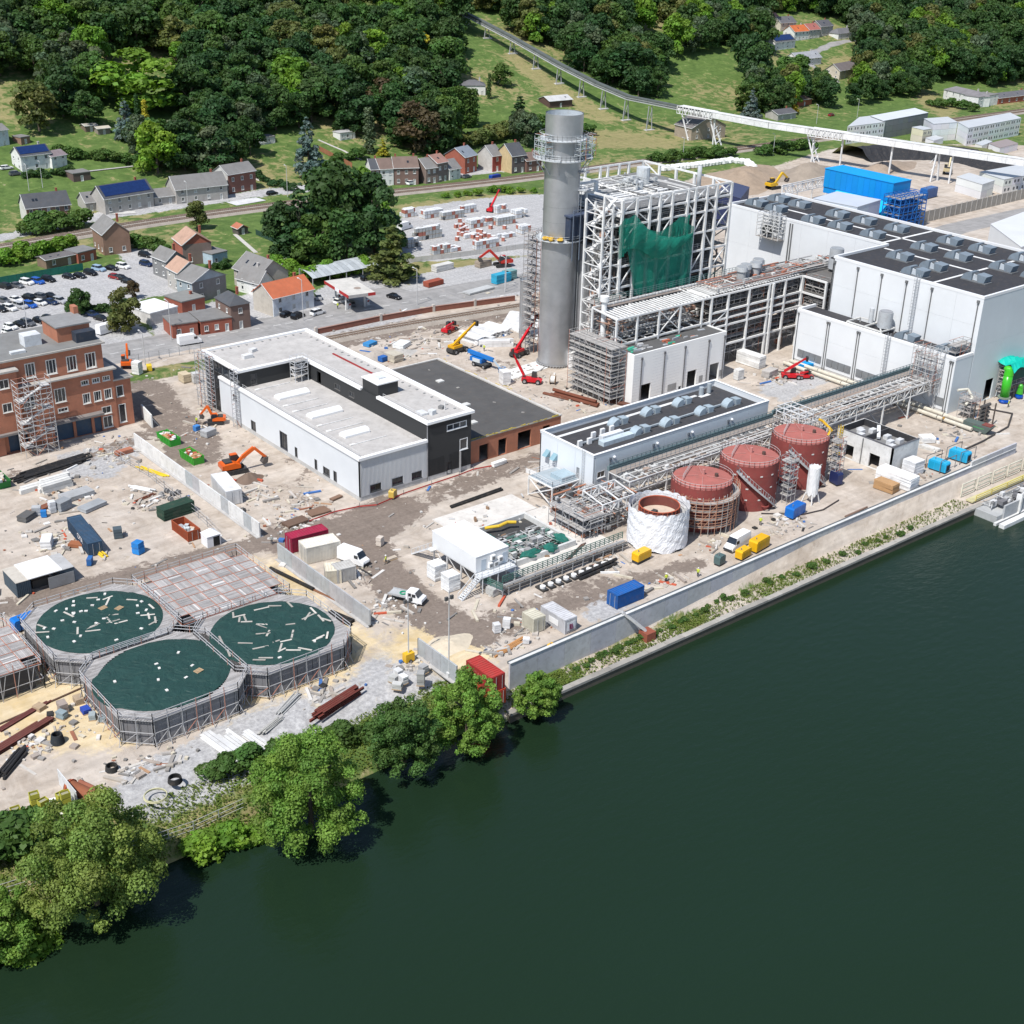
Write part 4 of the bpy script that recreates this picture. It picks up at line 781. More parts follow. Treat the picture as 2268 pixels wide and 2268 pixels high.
for a,b in(((258.2,177),(258.2,187)),((263.4,177),(263.4,187)),((258.2,177),(263.4,177)),((258.2,187),(263.4,187)),((258.2,182),(263.4,182)),((258.2,177),(263.4,182))):m.bar((*a,Z2+.4),(*b,Z2+.4),.28,.3)
for p in((258.2,177),(263.4,177),(258.2,187),(263.4,187)):m.bar((*p,Z2-.7),(*p,Z2+.4),.25,.25)
obj('roof_frame',m,'std',t)
m=MB();m.cyl(261.4,178.6,Z2+.6,Z2+4.4,1.7,24,c=(.42,.44,.46));m.cyl(261.4,178.6,Z2+4.41,Z2+4.5,1.5,24,c=(.25,.26,.28));obj('exhaust_drum',m,'std',t);m=MB();m.cyl(261.4,182.6,Z2+.6,Z2+4.2,.55,14,c=(.5,.52,.54));obj('exhaust_pipe',m,'std',t)
# ================================================================ long pipe bridge
t=thing('pipe_bridge','long elevated steel pipe bridge running from the tanks past the long hall','pipe bridge')
GW=(.60,.60,.59)
for(a,b,v0,v1,z)in((162,209,160.8,166.6,6.6),(209,262,159.6,166.6,7.2)):
 n=int((b-a)/2.4)
 truss(t,(a,v0,z-1.9),(b,v0,z-1.9),2.2,.2,n,GW);truss(t,(a,v1,z-1.9),(b,v1,z-1.9),2.2,.18,n,GW)
 for k in range(n+1):u=a+(b-a)*k/n;member('cross_beam',t,'ostd',GW,(u,v0,z+.3),(u,v1,z+.3),.18);member('cross_beam',t,'ostd',GW,(u,v0,z-1.9),(u,v1,z-1.9),.16)
 for k in range(0,n+1,4):
  u=a+(b-a)*k/n
  for v in(v0,v1):member('column',t,'ostd',(.66,.66,.65),(u,v,0),(u,v,z-1.9),.3)
  member('brace',t,'ostd',(.6,.6,.6),(u,v0,.3),(u,v1,z-2),.14);member('brace',t,'ostd',(.6,.6,.6),(u,v1,.3),(u,v0,z-2),.14)
 bx('walkway',t,'ostd',(.3,.26,.23),a,b,v1-2.0,v1-.1,z+.45,z+.55);pipework(t,a,b,v0+.3,v1-2.2,z-1.5,z+.6,int((b-a)*2.2),along='u',rmin=.12,rmax=.45,cols=((.5,.48,.46),(.62,.62,.6),(.3,.29,.28),(.4,.3,.24)))
 m=MB((.12,.19,.21));railing(m,[(a,v1-.05,z+.55),(b,v1-.05,z+.55)],1.5,1.2,.09,rails=(1,.75,.5,.25));railing(m,[(a,v1-2.1,z+.55),(b,v1-2.1,z+.55)],1.2,1.2,.07,(.28,.3,.31),rails=(1,.5));stuff(obj('railing',m,'std',t))
 m=MB((.10,.11,.12));m.bar((a,v1+.3,z+.9),(b,v1+.3,z+.9),.5,.9,c=(.14,.2,.21));obj('cable_tray',m,'std',t)
tt=thing('stair_scaffold','scaffold stair joining the pipe bridge to the side of the tall hall','scaffold');scaffold(tt,253.4,257,158.6,164.6,4.5,14.5,1.8,2.3,.1,col=(.5,.5,.5),keep=.8,boards=False);scaffold(tt,253.6,255,159,164,4.5,13,1.8,2.6,.08);scaffold(tt,258.2,263.8,156.8,159,12.6,15.6,1.8,1.4,.08,col=(.2,.2,.2))
t2=thing('stair_scaffold','white braced steel frame where the pipe bridge passes the far end of the long hall','steel frame');scaffold(t2,209.2,213.8,160,166,0,8.8,2.3,2.9,.16,boards=False,col=(.7,.7,.7),oc=(.7,.7,.7))
t=thing('low_pipe_rack','low dark railed pipe rack curving from the white tank round the concrete basin','pipe rack')
for(p,q)in(((124.6,150.4),(152.5,150.6)),((124.6,150.4),(123.6,155.5))):
 p=Vector((*p,0));q=Vector((*q,0));d=(q-p).normalized();nrm=Vector((-d.y,d.x,0));L_=(q-p).length
 for k in range(int(L_/2.4)+1):
  a=p+d*(k*2.4)
  for s in(0,1.6):member('post',t,'ostd',(.3,.31,.32),a+nrm*s,a+nrm*s+Vector((0,0,1.5)),.16)
 for s,z,r,c in((.1,1.3,.28,(.12,.12,.12)),(.5,1.2,.34,(.06,.06,.06)),(.95,1.3,.22,(.3,.3,.3)),(1.4,1.25,.3,(.4,.4,.4)),(.3,.7,.3,(.16,.15,.14)),(1.0,.6,.34,(.35,.33,.3))):obj('pipe',MB(c).bar(p+nrm*s+Vector((0,0,z)),q+nrm*s+Vector((0,0,z)),r,r,8),'std',t)
 m=MB((.07,.17,.14));railing(m,[p+nrm*1.7+Vector((0,0,1.5)),q+nrm*1.7+Vector((0,0,1.5))],1.3,1.1,.1,rails=(1,.72,.45,.2));stuff(obj('railing',m,'std',t))
# ================================================================ tanks
def tank(u,v,r,h,label,rail=True):
 t=thing('storage_tank',label,'tank',(u,v,0),0,None)
 for k in range(4):tube('shell_course',t,h*k/4+.015,h*(k+1)/4,r+.003*(k%2),56,'std',c=(.235+.01*(k%2),.052,.045))
 m=MB((.42,.14,.12));n=24
 for i in range(n):
  a,b=6.2832*i/n,6.2832*(i+1)/n;m.c=(.38+RU(-.015,.015),.125,.105);m.add([(0,0,h+.55),(r*math.cos(a),r*math.sin(a),h+.01),(r*math.cos(b),r*math.sin(b),h+.01)],[(0,1,2)])
 obj('roof',m,'std',t)
 m=MB((.45,.2,.18));[m.bar((.8*math.cos(a),.8*math.sin(a),h+.56),(r*math.cos(a),r*math.sin(a),h+.1),.14,.1)for a in(2.4,3.9,5.4,.9)];m.cyl(.6,.3,h+.4,h+1.5,.3,10);m.cyl(2.2,-1.5,h+.3,h+.9,.35,10,c=(.1,.06,.05));obj('roof_fittings',m,'std',t)
 m=MB((.50,.47,.46));railing(m,[(r*math.cos(6.2832*i/36),r*math.sin(6.2832*i/36),h)for i in range(37)],1.1,1.0,.06);railing(m,[(-r*.7,r*.2,h+.2),(r*.3,r*.8,h+.2)],1.1,1,.06);stuff(obj('railing',m,'std',t))
 m=MB((.6,.6,.58));[m.ob((r+.03)*math.cos(a),(r+.03)*math.sin(a),z,.06,.5,.25,a)for a in np.arange(3.4,5.6,.45)for z in(h*.25,h*.5,h*.78)];stuff(obj('name_tabs',m,'std',t));return t
t1=tank(171.6,151.6,5.7,8.6,'dull red storage tank wrapped in scaffold, nearest the white sheeted tank')
t2=tank(185.6,152.4,5.7,9.2,'dull red storage tank between two other red tanks')
t3=tank(201.5,153.2,5.7,9.6,'dull red storage tank with a yellow hose on its roof rim')
m=MB((.60,.36,.02));m.path([(3.6,-3.9,9.7),(4.6,-3.6,10.4),(5.4,-2.6,10.6),(5.9,-3.0,9.9)],.55,.55,8);m.path([(5.4,-2.6,10.6),(5.0,-1.2,11.6),(4.4,-.6,12)],.55,.55,8);tag(obj('yellow_hose',m,'std',None,(201.5,153.2,0)),'thick yellow ventilation hose over the rim of a red tank','hose')
for tk,(cu_,cv_)in((t2,(185.6,152.4)),(t3,(201.5,153.2))):
 m=MB((.13,.13,.14));n=18
 for i in range(n):
  a=3.5+i*.085;b=a+.085;z=8.6-i*.48
  m.add([(5.75*math.cos(a),5.75*math.sin(a),z),(6.6*math.cos(a),6.6*math.sin(a),z),(6.6*math.cos(b),6.6*math.sin(b),z-.3),(5.75*math.cos(b),5.75*math.sin(b),z-.3)],[(0,1,2,3)]);m.bar((6.6*math.cos(a),6.6*math.sin(a),z),(6.6*math.cos(a),6.6*math.sin(a),z+1.1),.06,.06);m.bar((6.6*math.cos(a),6.6*math.sin(a),z+1.1),(6.6*math.cos(b),6.6*math.sin(b),z+.65),.07,.07);m.bar((6.6*math.cos(a),6.6*math.sin(a),z-.1),(6.6*math.cos(b),6.6*math.sin(b),z-.55),.08,.3,c=(.4,.41,.42))
 obj('spiral_stair',m,'std',tk)
 m=MB((.26,.055,.048));m.torus(5.75*math.cos(4.55),5.75*math.sin(4.55),1.1,.7,.14,14,6);me=m.mesh('manhole');o=obj('manhole',me,'std',tk)
def ring_scaffold(t,cu_,cv_,r0,r1,a0,a1,n,z1,lift):
 m=MB((.38,.37,.36));b=MB()
 for i in range(n+1):
  a=a0+(a1-a0)*i/n
  for r in(r0,r1):m.bar((cu_+r*math.cos(a),cv_+r*math.sin(a),0),(cu_+r*math.cos(a),cv_+r*math.sin(a),z1+.8),.09,.09,4,RCH(((.38,.37,.36),(.45,.24,.16))))
 z=lift
 while z<=z1:
  for i in range(n):
   p,q=a0+(a1-a0)*i/n,a0+(a1-a0)*(i+1)/n;C,Sn,C2,S2=math.cos(p),math.sin(p),math.cos(q),math.sin(q)
   for dz in(0,.5,1.0):m.bar((cu_+r1*C,cv_+r1*Sn,z+dz),(cu_+r1*C2,cv_+r1*S2,z+dz),.07,.07)
   g=RU(.28,.42);b.c=(g,g*.95,g*.9);b.add([(cu_+r0*C,cv_+r0*Sn,z),(cu_+r1*C,cv_+r1*Sn,z),(cu_+r1*C2,cv_+r1*S2,z),(cu_+r0*C2,cv_+r0*S2,z)],[(0,1,2,3)])
   if RN()<.35:m.bar((cu_+r1*C,cv_+r1*Sn,z),(cu_+r1*C2,cv_+r1*S2,z+lift),.07,.07)
  z+=lift
 stuff(obj('tubes',m,'std',t));stuff(obj('deck_boards',b,'std',t))
t=thing('ring_scaffold','circular scaffold around the red tank next to the white sheeted tank','scaffold');ring_scaffold(t,171.6,151.6,5.9,7.2,2.9,6.8,22,6.4,1.6)
t=thing('scaffold_tower','scaffold tower between the wrapped red tank and the next red tank','scaffold');scaffold(t,190.2,192.6,146,148.4,0,8.6,1.4,1.6,.08)
t=thing('scaffold_tower','scaffold tower on the pump house side of the red tank with the yellow hose','scaffold');scaffold(t,205.4,207.8,146.6,149,0,8.8,1.4,1.7,.08)
t=thing('sheeted_tank','round tank wrapped in crinkled white plastic sheeting with an open red rim','tank',(159.,150.,0))
def crinkle(name,r,z0,z1,n,k,amp,c):
 P=[];F=[]
 for j in range(k+1):
  for i in range(n):
   a=6.2832*i/n;rr=r+amp*(math.sin(a*7+j*.9)*.5+.5*math.sin(a*19-j*.6)+.3*math.sin(j*1.1+a*4))*.6+RU(-amp,amp)*.45;zz=z0+(z1-z0)*j/k+(RU(-.15,.15)if 0<j<k else(.35*abs(math.sin(a*9))if j==k else .3*math.sin(a*7)))
   P.append((rr*math.cos(a),rr*math.sin(a),zz))
 for j in range(k):
  for i in range(n):F.append((j*n+i,j*n+(i+1)%n,(j+1)*n+(i+1)%n,(j+1)*n+i))
 return MB(c).add(P,F)
obj('white_sheeting',crinkle('s',5.5,.2,7.4,120,22,.1,(.78,.79,.82)),'clean',t)
tube('tank_shell',t,.1,7.3,3.6,40,'std',c=(.17,.05,.04));m=MB((.55,.45,.36));m.cyl(0,0,5.3,5.5,3.55,32);m.ob(-.8,.6,5.5,1.8,.9,.5,.3,(.05,.05,.05));m.add([(0,0,5.52),(-.8,-3.3,5.52),(2.8,-1.9,5.52)],[(0,1,2)]);obj('tank_floor',m,'std',t)
m=MB((.42,.10,.05))
for i in range(26):a=6.2832*i/26;m.bar((3.7*math.cos(a),3.7*math.sin(a),5.2),(3.7*math.cos(a),3.7*math.sin(a),7.4),.12,.12);
m.torus(0,0,7.35,3.65,.12,36,5);m.torus(0,0,6.2,3.7,.07,36,5);obj('rim_stiffeners',m,'std',t);stuff(obj('inner_scaffold',MB((.45,.45,.44)).torus(0,0,6.5,4.6,.06,36,4).torus(0,0,7.3,4.9,.05,36,4),'std',t))
ringplat(t,5.6,3.8,5.2,col=(.4,.39,.38),rail=False)
# ================================================================ pump house
t=thing('pump_house','small white concrete twin-bay pump house with sunken roof and open doorways','building')
u0,u1,v0,v1,H_=218.2,227.,142.6,156.6,6.0
m=MB((.66,.66,.65));wall(m,(u0,v1),(u0,v0),0,H_,.35,[(2.2,4.6,.1,3.1),(8.6,11.2,.1,3.2)]);wall(m,(u0,v0),(u1,v0),0,H_,.35,[(7.4,8.4,.1,2.4)]);m.box(u1-.35,u1,v0+.35,v1,0,H_);m.box(u0+.35,u1-.35,v1-.35,v1,0,H_);m.box(u0+.35,u1-.35,149.9,150.2,4.4,H_,(.06,.06,.065));obj('wall',m,'std',t)
bx('roof',t,'ostd',(.20,.20,.20),u0+.35,u1-.35,v0+.35,v1-.35,4.3,4.6)
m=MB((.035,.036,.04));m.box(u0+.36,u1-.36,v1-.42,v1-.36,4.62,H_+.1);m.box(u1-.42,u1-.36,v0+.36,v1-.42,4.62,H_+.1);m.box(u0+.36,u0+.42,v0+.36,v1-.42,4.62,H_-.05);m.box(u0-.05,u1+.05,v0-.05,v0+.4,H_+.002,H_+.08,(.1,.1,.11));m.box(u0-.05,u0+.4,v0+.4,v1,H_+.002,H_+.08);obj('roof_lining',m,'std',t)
for u,v in((220.6,144.6),(222.4,146.3),(224.6,145.6),(224.2,148.4),(220.4,152.2),(222.2,153.6),(224.6,152.4),(223.8,155)):obj('roof_unit',MB((.58,.59,.60)).ob(u,v,4.62,1.5,1.1,.9 if v<154 else .4),'std',t)
obj('duct',MB((.65,.66,.67)).bar((222,149,5.2),(225,151.4,6.4),.7,.5),'std',t);obj('downpipe',MB((.2,.2,.2)).bar((218.,149.9,.2),(218.,149.9,5.8),.16,.16),'std',t)
m=MB((.62,.42,.03));
for dv in(-.35,.35):m.bar((217.9,155.4+dv,0),(217.9,155.4+dv,7),.1,.1);m.bar((217.2,155.4+dv,2),(217.2,155.4+dv,7),.08,.08)
for z in np.arange(.3,7,.45):m.bar((217.9,155.05,z),(217.9,155.75,z),.08,.08);m.bar((217.2,155.05,z),(217.2,155.75,z),.06,.06)if z>2 else None
obj('yellow_ladder',m,'std',t)
# ================================================================ white office containers on stilts
t=thing('elevated_cabin','white corrugated double cabin raised on stilts with two outside stairs','cabin')
u0,um,u1,v0,v1=121.3,124.7,128.3,155.2,167.6
for a,b in((u0,um-.02),(um+.02,u1)):
 m=MB((.74,.75,.76));m.box(a,b,v0,v1,3.1,6.0);
 for k in range(34):v=v0+.2+k*.36;m.box(a-.035,a-.002,v,v+.18,3.2,5.9)
 o=obj('cabin_body',m,'clean',t);m=MB((.80,.81,.82));m.box(a-.05,b+.0,v0-.05,v1+.05,6.02,6.15);[m.box(a+.1,b-.1,v0+.3+k*.6,v0+.45+k*.6,6.152,6.19)for k in range(20)];obj('cabin_roof',m,'clean',o)
for u in(121.5,124.7,128.1):
 for v in(155.5,159.5,163.5,167.3):member('stilt',t,'ostd',(.66,.66,.66),(u,v,0),(u,v,3.05),.22)
for v in(155.5,159.5,163.5):member('brace',t,'ostd',(.6,.6,.6),(121.5,v,.2),(121.5,v+4,2.9),.1)
member('beam',t,'ostd',(.6,.6,.6),(121.4,155.4,3.0),(121.4,167.4,3.0),.18);member('beam',t,'ostd',(.6,.6,.6),(121.4,155.4,3.0),(128.2,155.4,3.0),.18)
bx('door',t,'ostd',(.50,.56,.62),122.4,123.4,v0-.06,v0-.005,3.2,5.3);bx('door',t,'ostd',(.50,.56,.62),127,128,v0-.06,v0-.005,3.2,5.3)
for u,z in((124.2,3.4),(125.3,3.4),(126.3,4.0),(124.7,4.7)):obj('air_conditioner',MB((.8,.8,.8)).ob(u,v0-.3,z,.85,.5,.95).ob(u,v0-.56,z+.15,.6,.02,.6,0,(.2,.2,.2)),'clean',t)
m=MB((.62,.64,.66));m.box(121,128.6,153.2,155.1,2.95,3.1);railing(m,[(121.2,153.3,3.1),(128.5,153.3,3.1),(128.5,155,3.1)],1.1,1.2,.06);[m.bar((u,153.3,0),(u,153.3,2.95),.14,.14)for u in(121.3,124.6,128.3)];obj('landing',m,'std',t)
def stair(parent,p,q,w,n,c=(.62,.64,.66)):
 m=MB(c);p=Vector(p);q=Vector(q);d=Vector((q.x-p.x,q.y-p.y,0)).normalized();s=Vector((-d.y,d.x,0))*w/2
 for k in(-1,1):m.bar(p+s*k,q+s*k,.1,.25);m.bar(p+s*k+Vector((0,0,1)),q+s*k+Vector((0,0,1)),.07,.07);[m.bar(p.lerp(q,i/4)+s*k,p.lerp(q,i/4)+s*k+Vector((0,0,1)),.06,.06)for i in range(5)]
 for i in range(n):a=p.lerp(q,(i+.5)/n);m.ob(a.x,a.y,a.z,.28,w,.06,math.atan2(d.y,d.x))
 return obj('stair',m,'std',parent)
stair(t,(117.0,153.9,0),(121,153.9,3.0),1.1,12);stair(t,(120.6,172.2,0),(120.6,167.4,3.0),1.1,12);obj('landing',MB((.6,.6,.6)).box(120,121.25,166.2,167.5,2.95,3.05),'std',t)
# ================================================================ square concrete basin with white slab behind the cabin
t=thing('concrete_basin','rectangular white concrete basin pit full of pipes and green sheeting','basin')
for nm,a in(('slab',(129.5,152,154,173,.0,.22)),('slab',(131,150,173.2,181,.0,.18))):bx(nm,t,'ostd',(.62,.59,.55),*a)
for a in((131,131.5,157,171.5),(131.5,145,171,171.5),(145,145.5,157,171.5),(131.5,145,157,157.5)):bx('basin_wall',t,'ostd',(.6,.6,.58),*a,.0,1.3)
bx('basin_floor',t,'ostd',(.05,.05,.05),131.5,145,157.5,171,.23,.3)
pipework(t,132,144.6,158,166,.4,1.6,130,rmax=.3,cols=((.5,.5,.5),(.1,.2,.17),(.3,.3,.3),(.62,.62,.6)))
m=MB((.012,.13,.10));
for a,b,c,d_ in((133,138,157.2,158.6),(138.5,141.5,157,158.4),(131.6,134.5,166,168),(143,145,158,161)):obj('green_sheeting',MB((.012,.13,.10)).blob((a+b)/2,(c+d_)/2,1.1,(b-a)/2,(d_-c)/2+.4,.8,12,6,.22),'std',t)
m=MB((.70,.46,.04));m.path([(135,170.2,1.5),(137.5,169.2,1.6),(139.6,169.4,1.7),(141,168.6,1.6)],.62,.62,10);tag(obj('yellow_hose',m,'std'),'thick yellow flexible hose lying across the concrete basin pit','hose')
m=MB();
for k in range(50):m.ob(RU(131,151),RU(155,180),.22,RU(.2,1.2),RU(.1,.5),RU(.1,.6),RN()*3,RCH(((.4,.1,.06),(.5,.5,.5),(.3,.3,.3),(.6,.58,.55),(.25,.16,.1))))
stuff(obj('loose_parts',m,'std',t))
for i in range(4):obj('pipe',MB((.10,.06,.05)).bar((139+i*.35,153.2,.4),(146.5+i*.3,156.5,.4),.2,.2,8),'std',t)
t=thing('stair_platform','white steel stair platform with railings at the gable of the long hall','steel frame');
for u in(152.6,159.4):
 for v in(172,179):member('post',t,'ostd',W_,(u,v,0),(u,v,4.0),.22)
for p,q in(((152.6,172,4),(159.4,172,4)),((152.6,179,4),(159.4,179,4)),((152.6,172,4),(152.6,179,4)),((159.4,172,4),(159.4,179,4))):member('beam',t,'ostd',W_,p,q,.22)
member('brace',t,'ostd',W_,(152.6,172,.2),(152.6,179,3.8),.18);member('brace',t,'ostd',W_,(152.6,179,.2),(152.6,172,3.8),.18);member('brace',t,'ostd',W_,(152.6,172,.2),(159.4,172,3.8),.18)
m=MB((.5,.52,.54));m.box(152.7,159.3,172.1,178.9,4.12,4.2,(.35,.4,.43));railing(m,[(152.7,172.1,4.2),(152.7,178.9,4.2),(159.3,178.9,4.2)],1.1,1.4,.06,(.62,.63,.64));railing(m,[(152.7,172.1,4.2),(159.3,172.1,4.2)],1.1,1.4,.06);obj('platform',m,'std',t);obj('roof_hatch',MB((.33,.42,.47)).box(155.5,159,172.6,176,4.22,5.1),'std',t)
pipework(t,153,159,172.4,178.6,.3,3.6,40,rmax=.2)
t=thing('rack_frame','white truss frames and scaffold between the long hall and the sheeted tank','steel frame')
for(a,b,v,z0_,z1_)in((153,161,163.8,0,6.6),(153,161,158.4,0,5.6)):truss(t,(a,v,z1_-2),(b,v,z1_-2),2,.2,4,W_);[member('column',t,'ostd',W_,(u,v,0),(u,v,z1_),.26)for u in(a,(a+b)/2,b)]
for u in(153,157,161):member('beam',t,'ostd',W_,(u,158.4,5.6),(u,163.8,6.5),.2)
pipework(t,148,162,157,168,.2,5.6,240,rmin=.06,rmax=.4,cols=((.5,.5,.5),(.62,.6,.58),(.12,.12,.12),(.3,.3,.3),(.45,.2,.12)));scaffold(t,147.5,153,157.5,167,0,4.2,1.9,1.9,.08,keep=.9)
# ================================================================ covered basins with scaffold decks
def tarpmat():
 m=base_mat('tarp','const',.55,0,.12,.5,col=(.016,.052,.044));n=m.node_tree.nodes;L=m.node_tree.links;p=[x for x in n if x.type=='BSDF_PRINCIPLED'][0]
 g=n.new('ShaderNodeNewGeometry');t=n.new('ShaderNodeTexNoise');t.inputs['Scale'].default_value=.45;t.inputs['Detail'].default_value=5;t.inputs['Distortion'].default_value=1.6;L.new(g.outputs['Position'],t.inputs['Vector'])
 b=n.new('ShaderNodeBump');b.inputs['Strength'].default_value=.9;b.inputs['Distance'].default_value=.5;L.new(t.outputs[0],b.inputs['Height']);L.new(b.outputs[0],p.inputs['Normal'])
tarpmat()
def octo(a,c):return[(a,-a+c),(a,a-c),(a-c,a),(-a+c,a),(-a,a-c),(-a,-a+c),(-a+c,-a),(a-c,-a)]
def deckcol():
 g=RU(.27,.44);return(g,g*.955,g*.93)
def basin(u,v,label,r=9.4,a=9.9,h=4.3,wob=0.):
 t=thing('covered_basin',label,'basin',(u,v,0))
 tube('basin_wall',t,0,h-.05,r-.1,56,'std',c=(.36,.36,.37))
 P=[(0,0,h+.28+.1)];n=64
 for k in range(1,9):
  for i in range(n):
   an=6.2832*i/n;rr=r*k/8*(1+(wob*(math.sin(an*2+1)*.04+(.06 if 2.6<an<3.6 else 0))if k==8 else 0));P.append((rr*math.cos(an),rr*math.sin(an),h+.28+.1*(1-k/8)+RU(-.06,.06)+(.0 if k<8 else -.2)))
 F=[(0,1+i,1+(i+1)%n)for i in range(n)]+[(1+(k-1)*n+i,1+k*n+i,1+k*n+(i+1)%n,1+(k-1)*n+(i+1)%n)for k in range(1,8)for i in range(n)]
 m=MB((.01,.06,.05));m.add(P,F);obj('green_tarpaulin',m.mesh('green_tarpaulin',True),'tarp',t)
 m=MB();y=-a
 while y<a-.01:
  half=a if abs(y+.14)<=a-3.4 else a-(abs(y+.14)-(a-3.4));inn=math.sqrt(max(0,(r-.15)**2-(y+.14)**2))if abs(y+.14)<r-.15 else 0
  for sgn in(-1,1):
   x0,x1=inn,half
   while x1-x0>.05:e=min(x1,x0+RU(1.6,2.6));m.c=deckcol();m.box(*(sorted((sgn*x0,sgn*e))),y,y+.25,h-.02,h+.05);x0=e+.02
  y+=.28
 stuff(obj('deck_boards',m,'std',t))
 oc=octo(a,3.4)
 for i in range(8):
  p,q=Vector((*oc[i],0)),Vector((*oc[(i+1)%8],0));d=(q-p).normalized();nn=Vector((d.y,-d.x,0));g=RU(.16,.24)
  m=MB((g,g,g*1.06));L_=(q-p).length;k=5
  for j in range(k):s0=p+d*(L_*j/k)-nn*.5;s1=p+d*(L_*(j+.96)/k)-nn*.5;m.add([(s0.x,s0.y,.2),(s1.x,s1.y,.2),(s1.x,s1.y,h-.3),(s0.x,s0.y,h-.3)],[(0,1,2,3)])
  o=obj('side_sheeting',m,'std',t)
  m=MB((.40,.40,.41));nb=max(1,round(L_/2.1))
  for j in range(nb+1):
   s=p+d*(L_*j/nb);m.bar(s,s+Vector((0,0,h+1.2)),.09,.09,4,RCH(((.42,.42,.43),(.48,.24,.18))));m.bar(s-nn*.45,s-nn*.45+Vector((0,0,h)),.08,.08,4,(.38,.38,.38))
   if j<nb:m.bar(s,p+d*(L_*(j+1)/nb)+Vector((0,0,2.1)),.07,.07,4,RCH(((.42,.42,.43),(.46,.2,.14))));m.bar(s+nn*.8,s+Vector((0,0,1.8)),.07,.07,4,(.42,.42,.43))
  for z in(.5,2.2,h-.1,h+.55,h+1.1):m.bar(p+Vector((0,0,z)),q+Vector((0,0,z)),.08,.08,4,(.44,.44,.45))
  stuff(obj('scaffold_tubes',m,'std',t))
 return t
B1=basin(64.2,175.6,'round basin under green tarpaulin strewn with white blocks and planks');B3=basin(65.4,156.2,'round basin under nearly bare green tarpaulin with one pallet on it',wob=1.);B2=basin(83.6,157.,'round basin under green tarpaulin strewn only with planks')
def parquet(t,u0,u1,v0,v1,z,s=2.45):
 m=MB();nu,nv=round((u1-u0)/s),round((v1-v0)/s);su,sv=(u1-u0)/nu,(v1-v0)/nv;n=9
 for i in range(nu):
  for j in range(nv):
   x,y=u0+i*su,v0+j*sv;g=RU(.9,1.1)
   if(i in(0,nu-1))and(j in(0,nv-1))and RN()<.8:continue
   for k in range(n):
    c=deckcol();m.c=tuple(q*g for q in c)if RN()>.07 else(.62,.60,.58)
    if(i+j)%2:m.box(x+.03,x+su-.03,y+sv*k/n,y+sv*(k+.88)/n,z,z+.07)
    else:m.box(x+su*k/n,x+su*(k+.88)/n,y+.03,y+sv-.03,z,z+.07)
 stuff(obj('deck_boards',m,'std',t));m=MB((.50,.20,.13))
 for i in range(nu+1):m.bar((u0+i*su,v0,z+.12),(u0+i*su,v1,z+.12),.06,.06)
 for j in range(nv+1):m.bar((u0,v0+j*sv,z+.12),(u1,v0+j*sv,z+.12),.06,.06)
 stuff(obj('deck_couplers',m,'std',t))
for nm,(u0,u1,v0,v1)in(('large square scaffold deck of grey boards behind the green covered basins',(73.6,92.4,166.8,184.6)),('scaffold deck of grey boards left of the green covered basins',(34,52.6,169.4,185.))):
 t=thing('scaffold_deck',nm,'scaffold');parquet(t,u0,u1,v0,v1,4.35)
 m=MB((.42,.42,.43))
 for k in range(10):
  for(x,y)in((u0+(u1-u0)*k/9,v0),(u0+(u1-u0)*k/9,v1),(u0,v0+(v1-v0)*k/9),(u1,v0+(v1-v0)*k/9)):m.bar((x,y,0),(x,y,5.5),.09,.09,4,RCH(((.42,.42,.43),(.48,.24,.18))));m.bar((x,y,.2),(x+(.9 if x<u1-1 else -.9),y,4.2),.07,.07,4,(.42,.42,.43))
 for z in(1.8,4.2,4.9,5.4):
  for a_,b_ in(((u0,v0),(u1,v0)),((u1,v0),(u1,v1)),((u1,v1),(u0,v1)),((u0,v1),(u0,v0))):m.bar((*a_,z),(*b_,z),.08,.08)
 stuff(obj('scaffold_tubes',m,'std',t));bx('dark_sheeting',t,'ostd',(.07,.07,.075),u0+1,u1-1,v0+1,v1-1,.05,3.9)
plank_me=MB((.46,.42,.36)).box(-1.,1.,-.15,.15,0,.07).mesh('plank');plank_me.materials.append(MATS['ostd']);block_me=MB().box(-.26,.26,-.18,.18,0,.16).mesh('block');block_me.materials.append(MATS['ostd'])
def strew(root_uv,n_pl,n_bl,lab,seed,rmax=8.6):
 random.seed(seed)
 for k in range(n_pl+n_bl):
  r=rmax*math.sqrt(RN());an=RN()*6.283;o=link(D.objects.new('plank' if k<n_pl else 'white_block',plank_me if k<n_pl else block_me));o.location=(root_uv[0]+r*math.cos(an),root_uv[1]+r*math.sin(an),4.6);o.rotation_euler[2]=RN()*3.14;g=RU(.3,.6);o.color=(g,g*.94,g*.84,1)if k<n_pl else(.68,.66,.62,1)
  if k<n_pl:o.scale[0]=RU(.7,1.25);tag(o,'weathered plank lying on the '+lab,'plank','planks on the '+lab)
  else:tag(o,'small white block weighing down the '+lab,'block','blocks on the '+lab)
strew((64.2,175.6),20,26,'block-strewn green cover',3);strew((83.6,157.),34,2,'plank-strewn green cover',5);strew((65.4,156.2),0,8,'nearly bare green cover',8)
def pallet(u,v,z,rz,label,group=None):
 m=MB((.48,.34,.2));[m.box(-.6,.6,-.4+k*.2,-.27+k*.2,.1,.13)for k in range(5)];[m.box(-.6+k*.53,-.48+k*.53,-.4,.53,0,.1)for k in range(3)];return tag(obj('pallet',m,'std',None,(u,v,z),rz),label,'pallet',group)
pallet(69.5,153.4,4.6,.3,'wooden pallet on the nearly bare green basin cover');pallet(66,178.5,4.6,.2,'wooden pallet on the block-strewn green basin cover','pallets on the basin cover');pallet(68,177,4.6,.4,'wooden pallet on the block-strewn green basin cover','pallets on the basin cover')
random.seed(21)
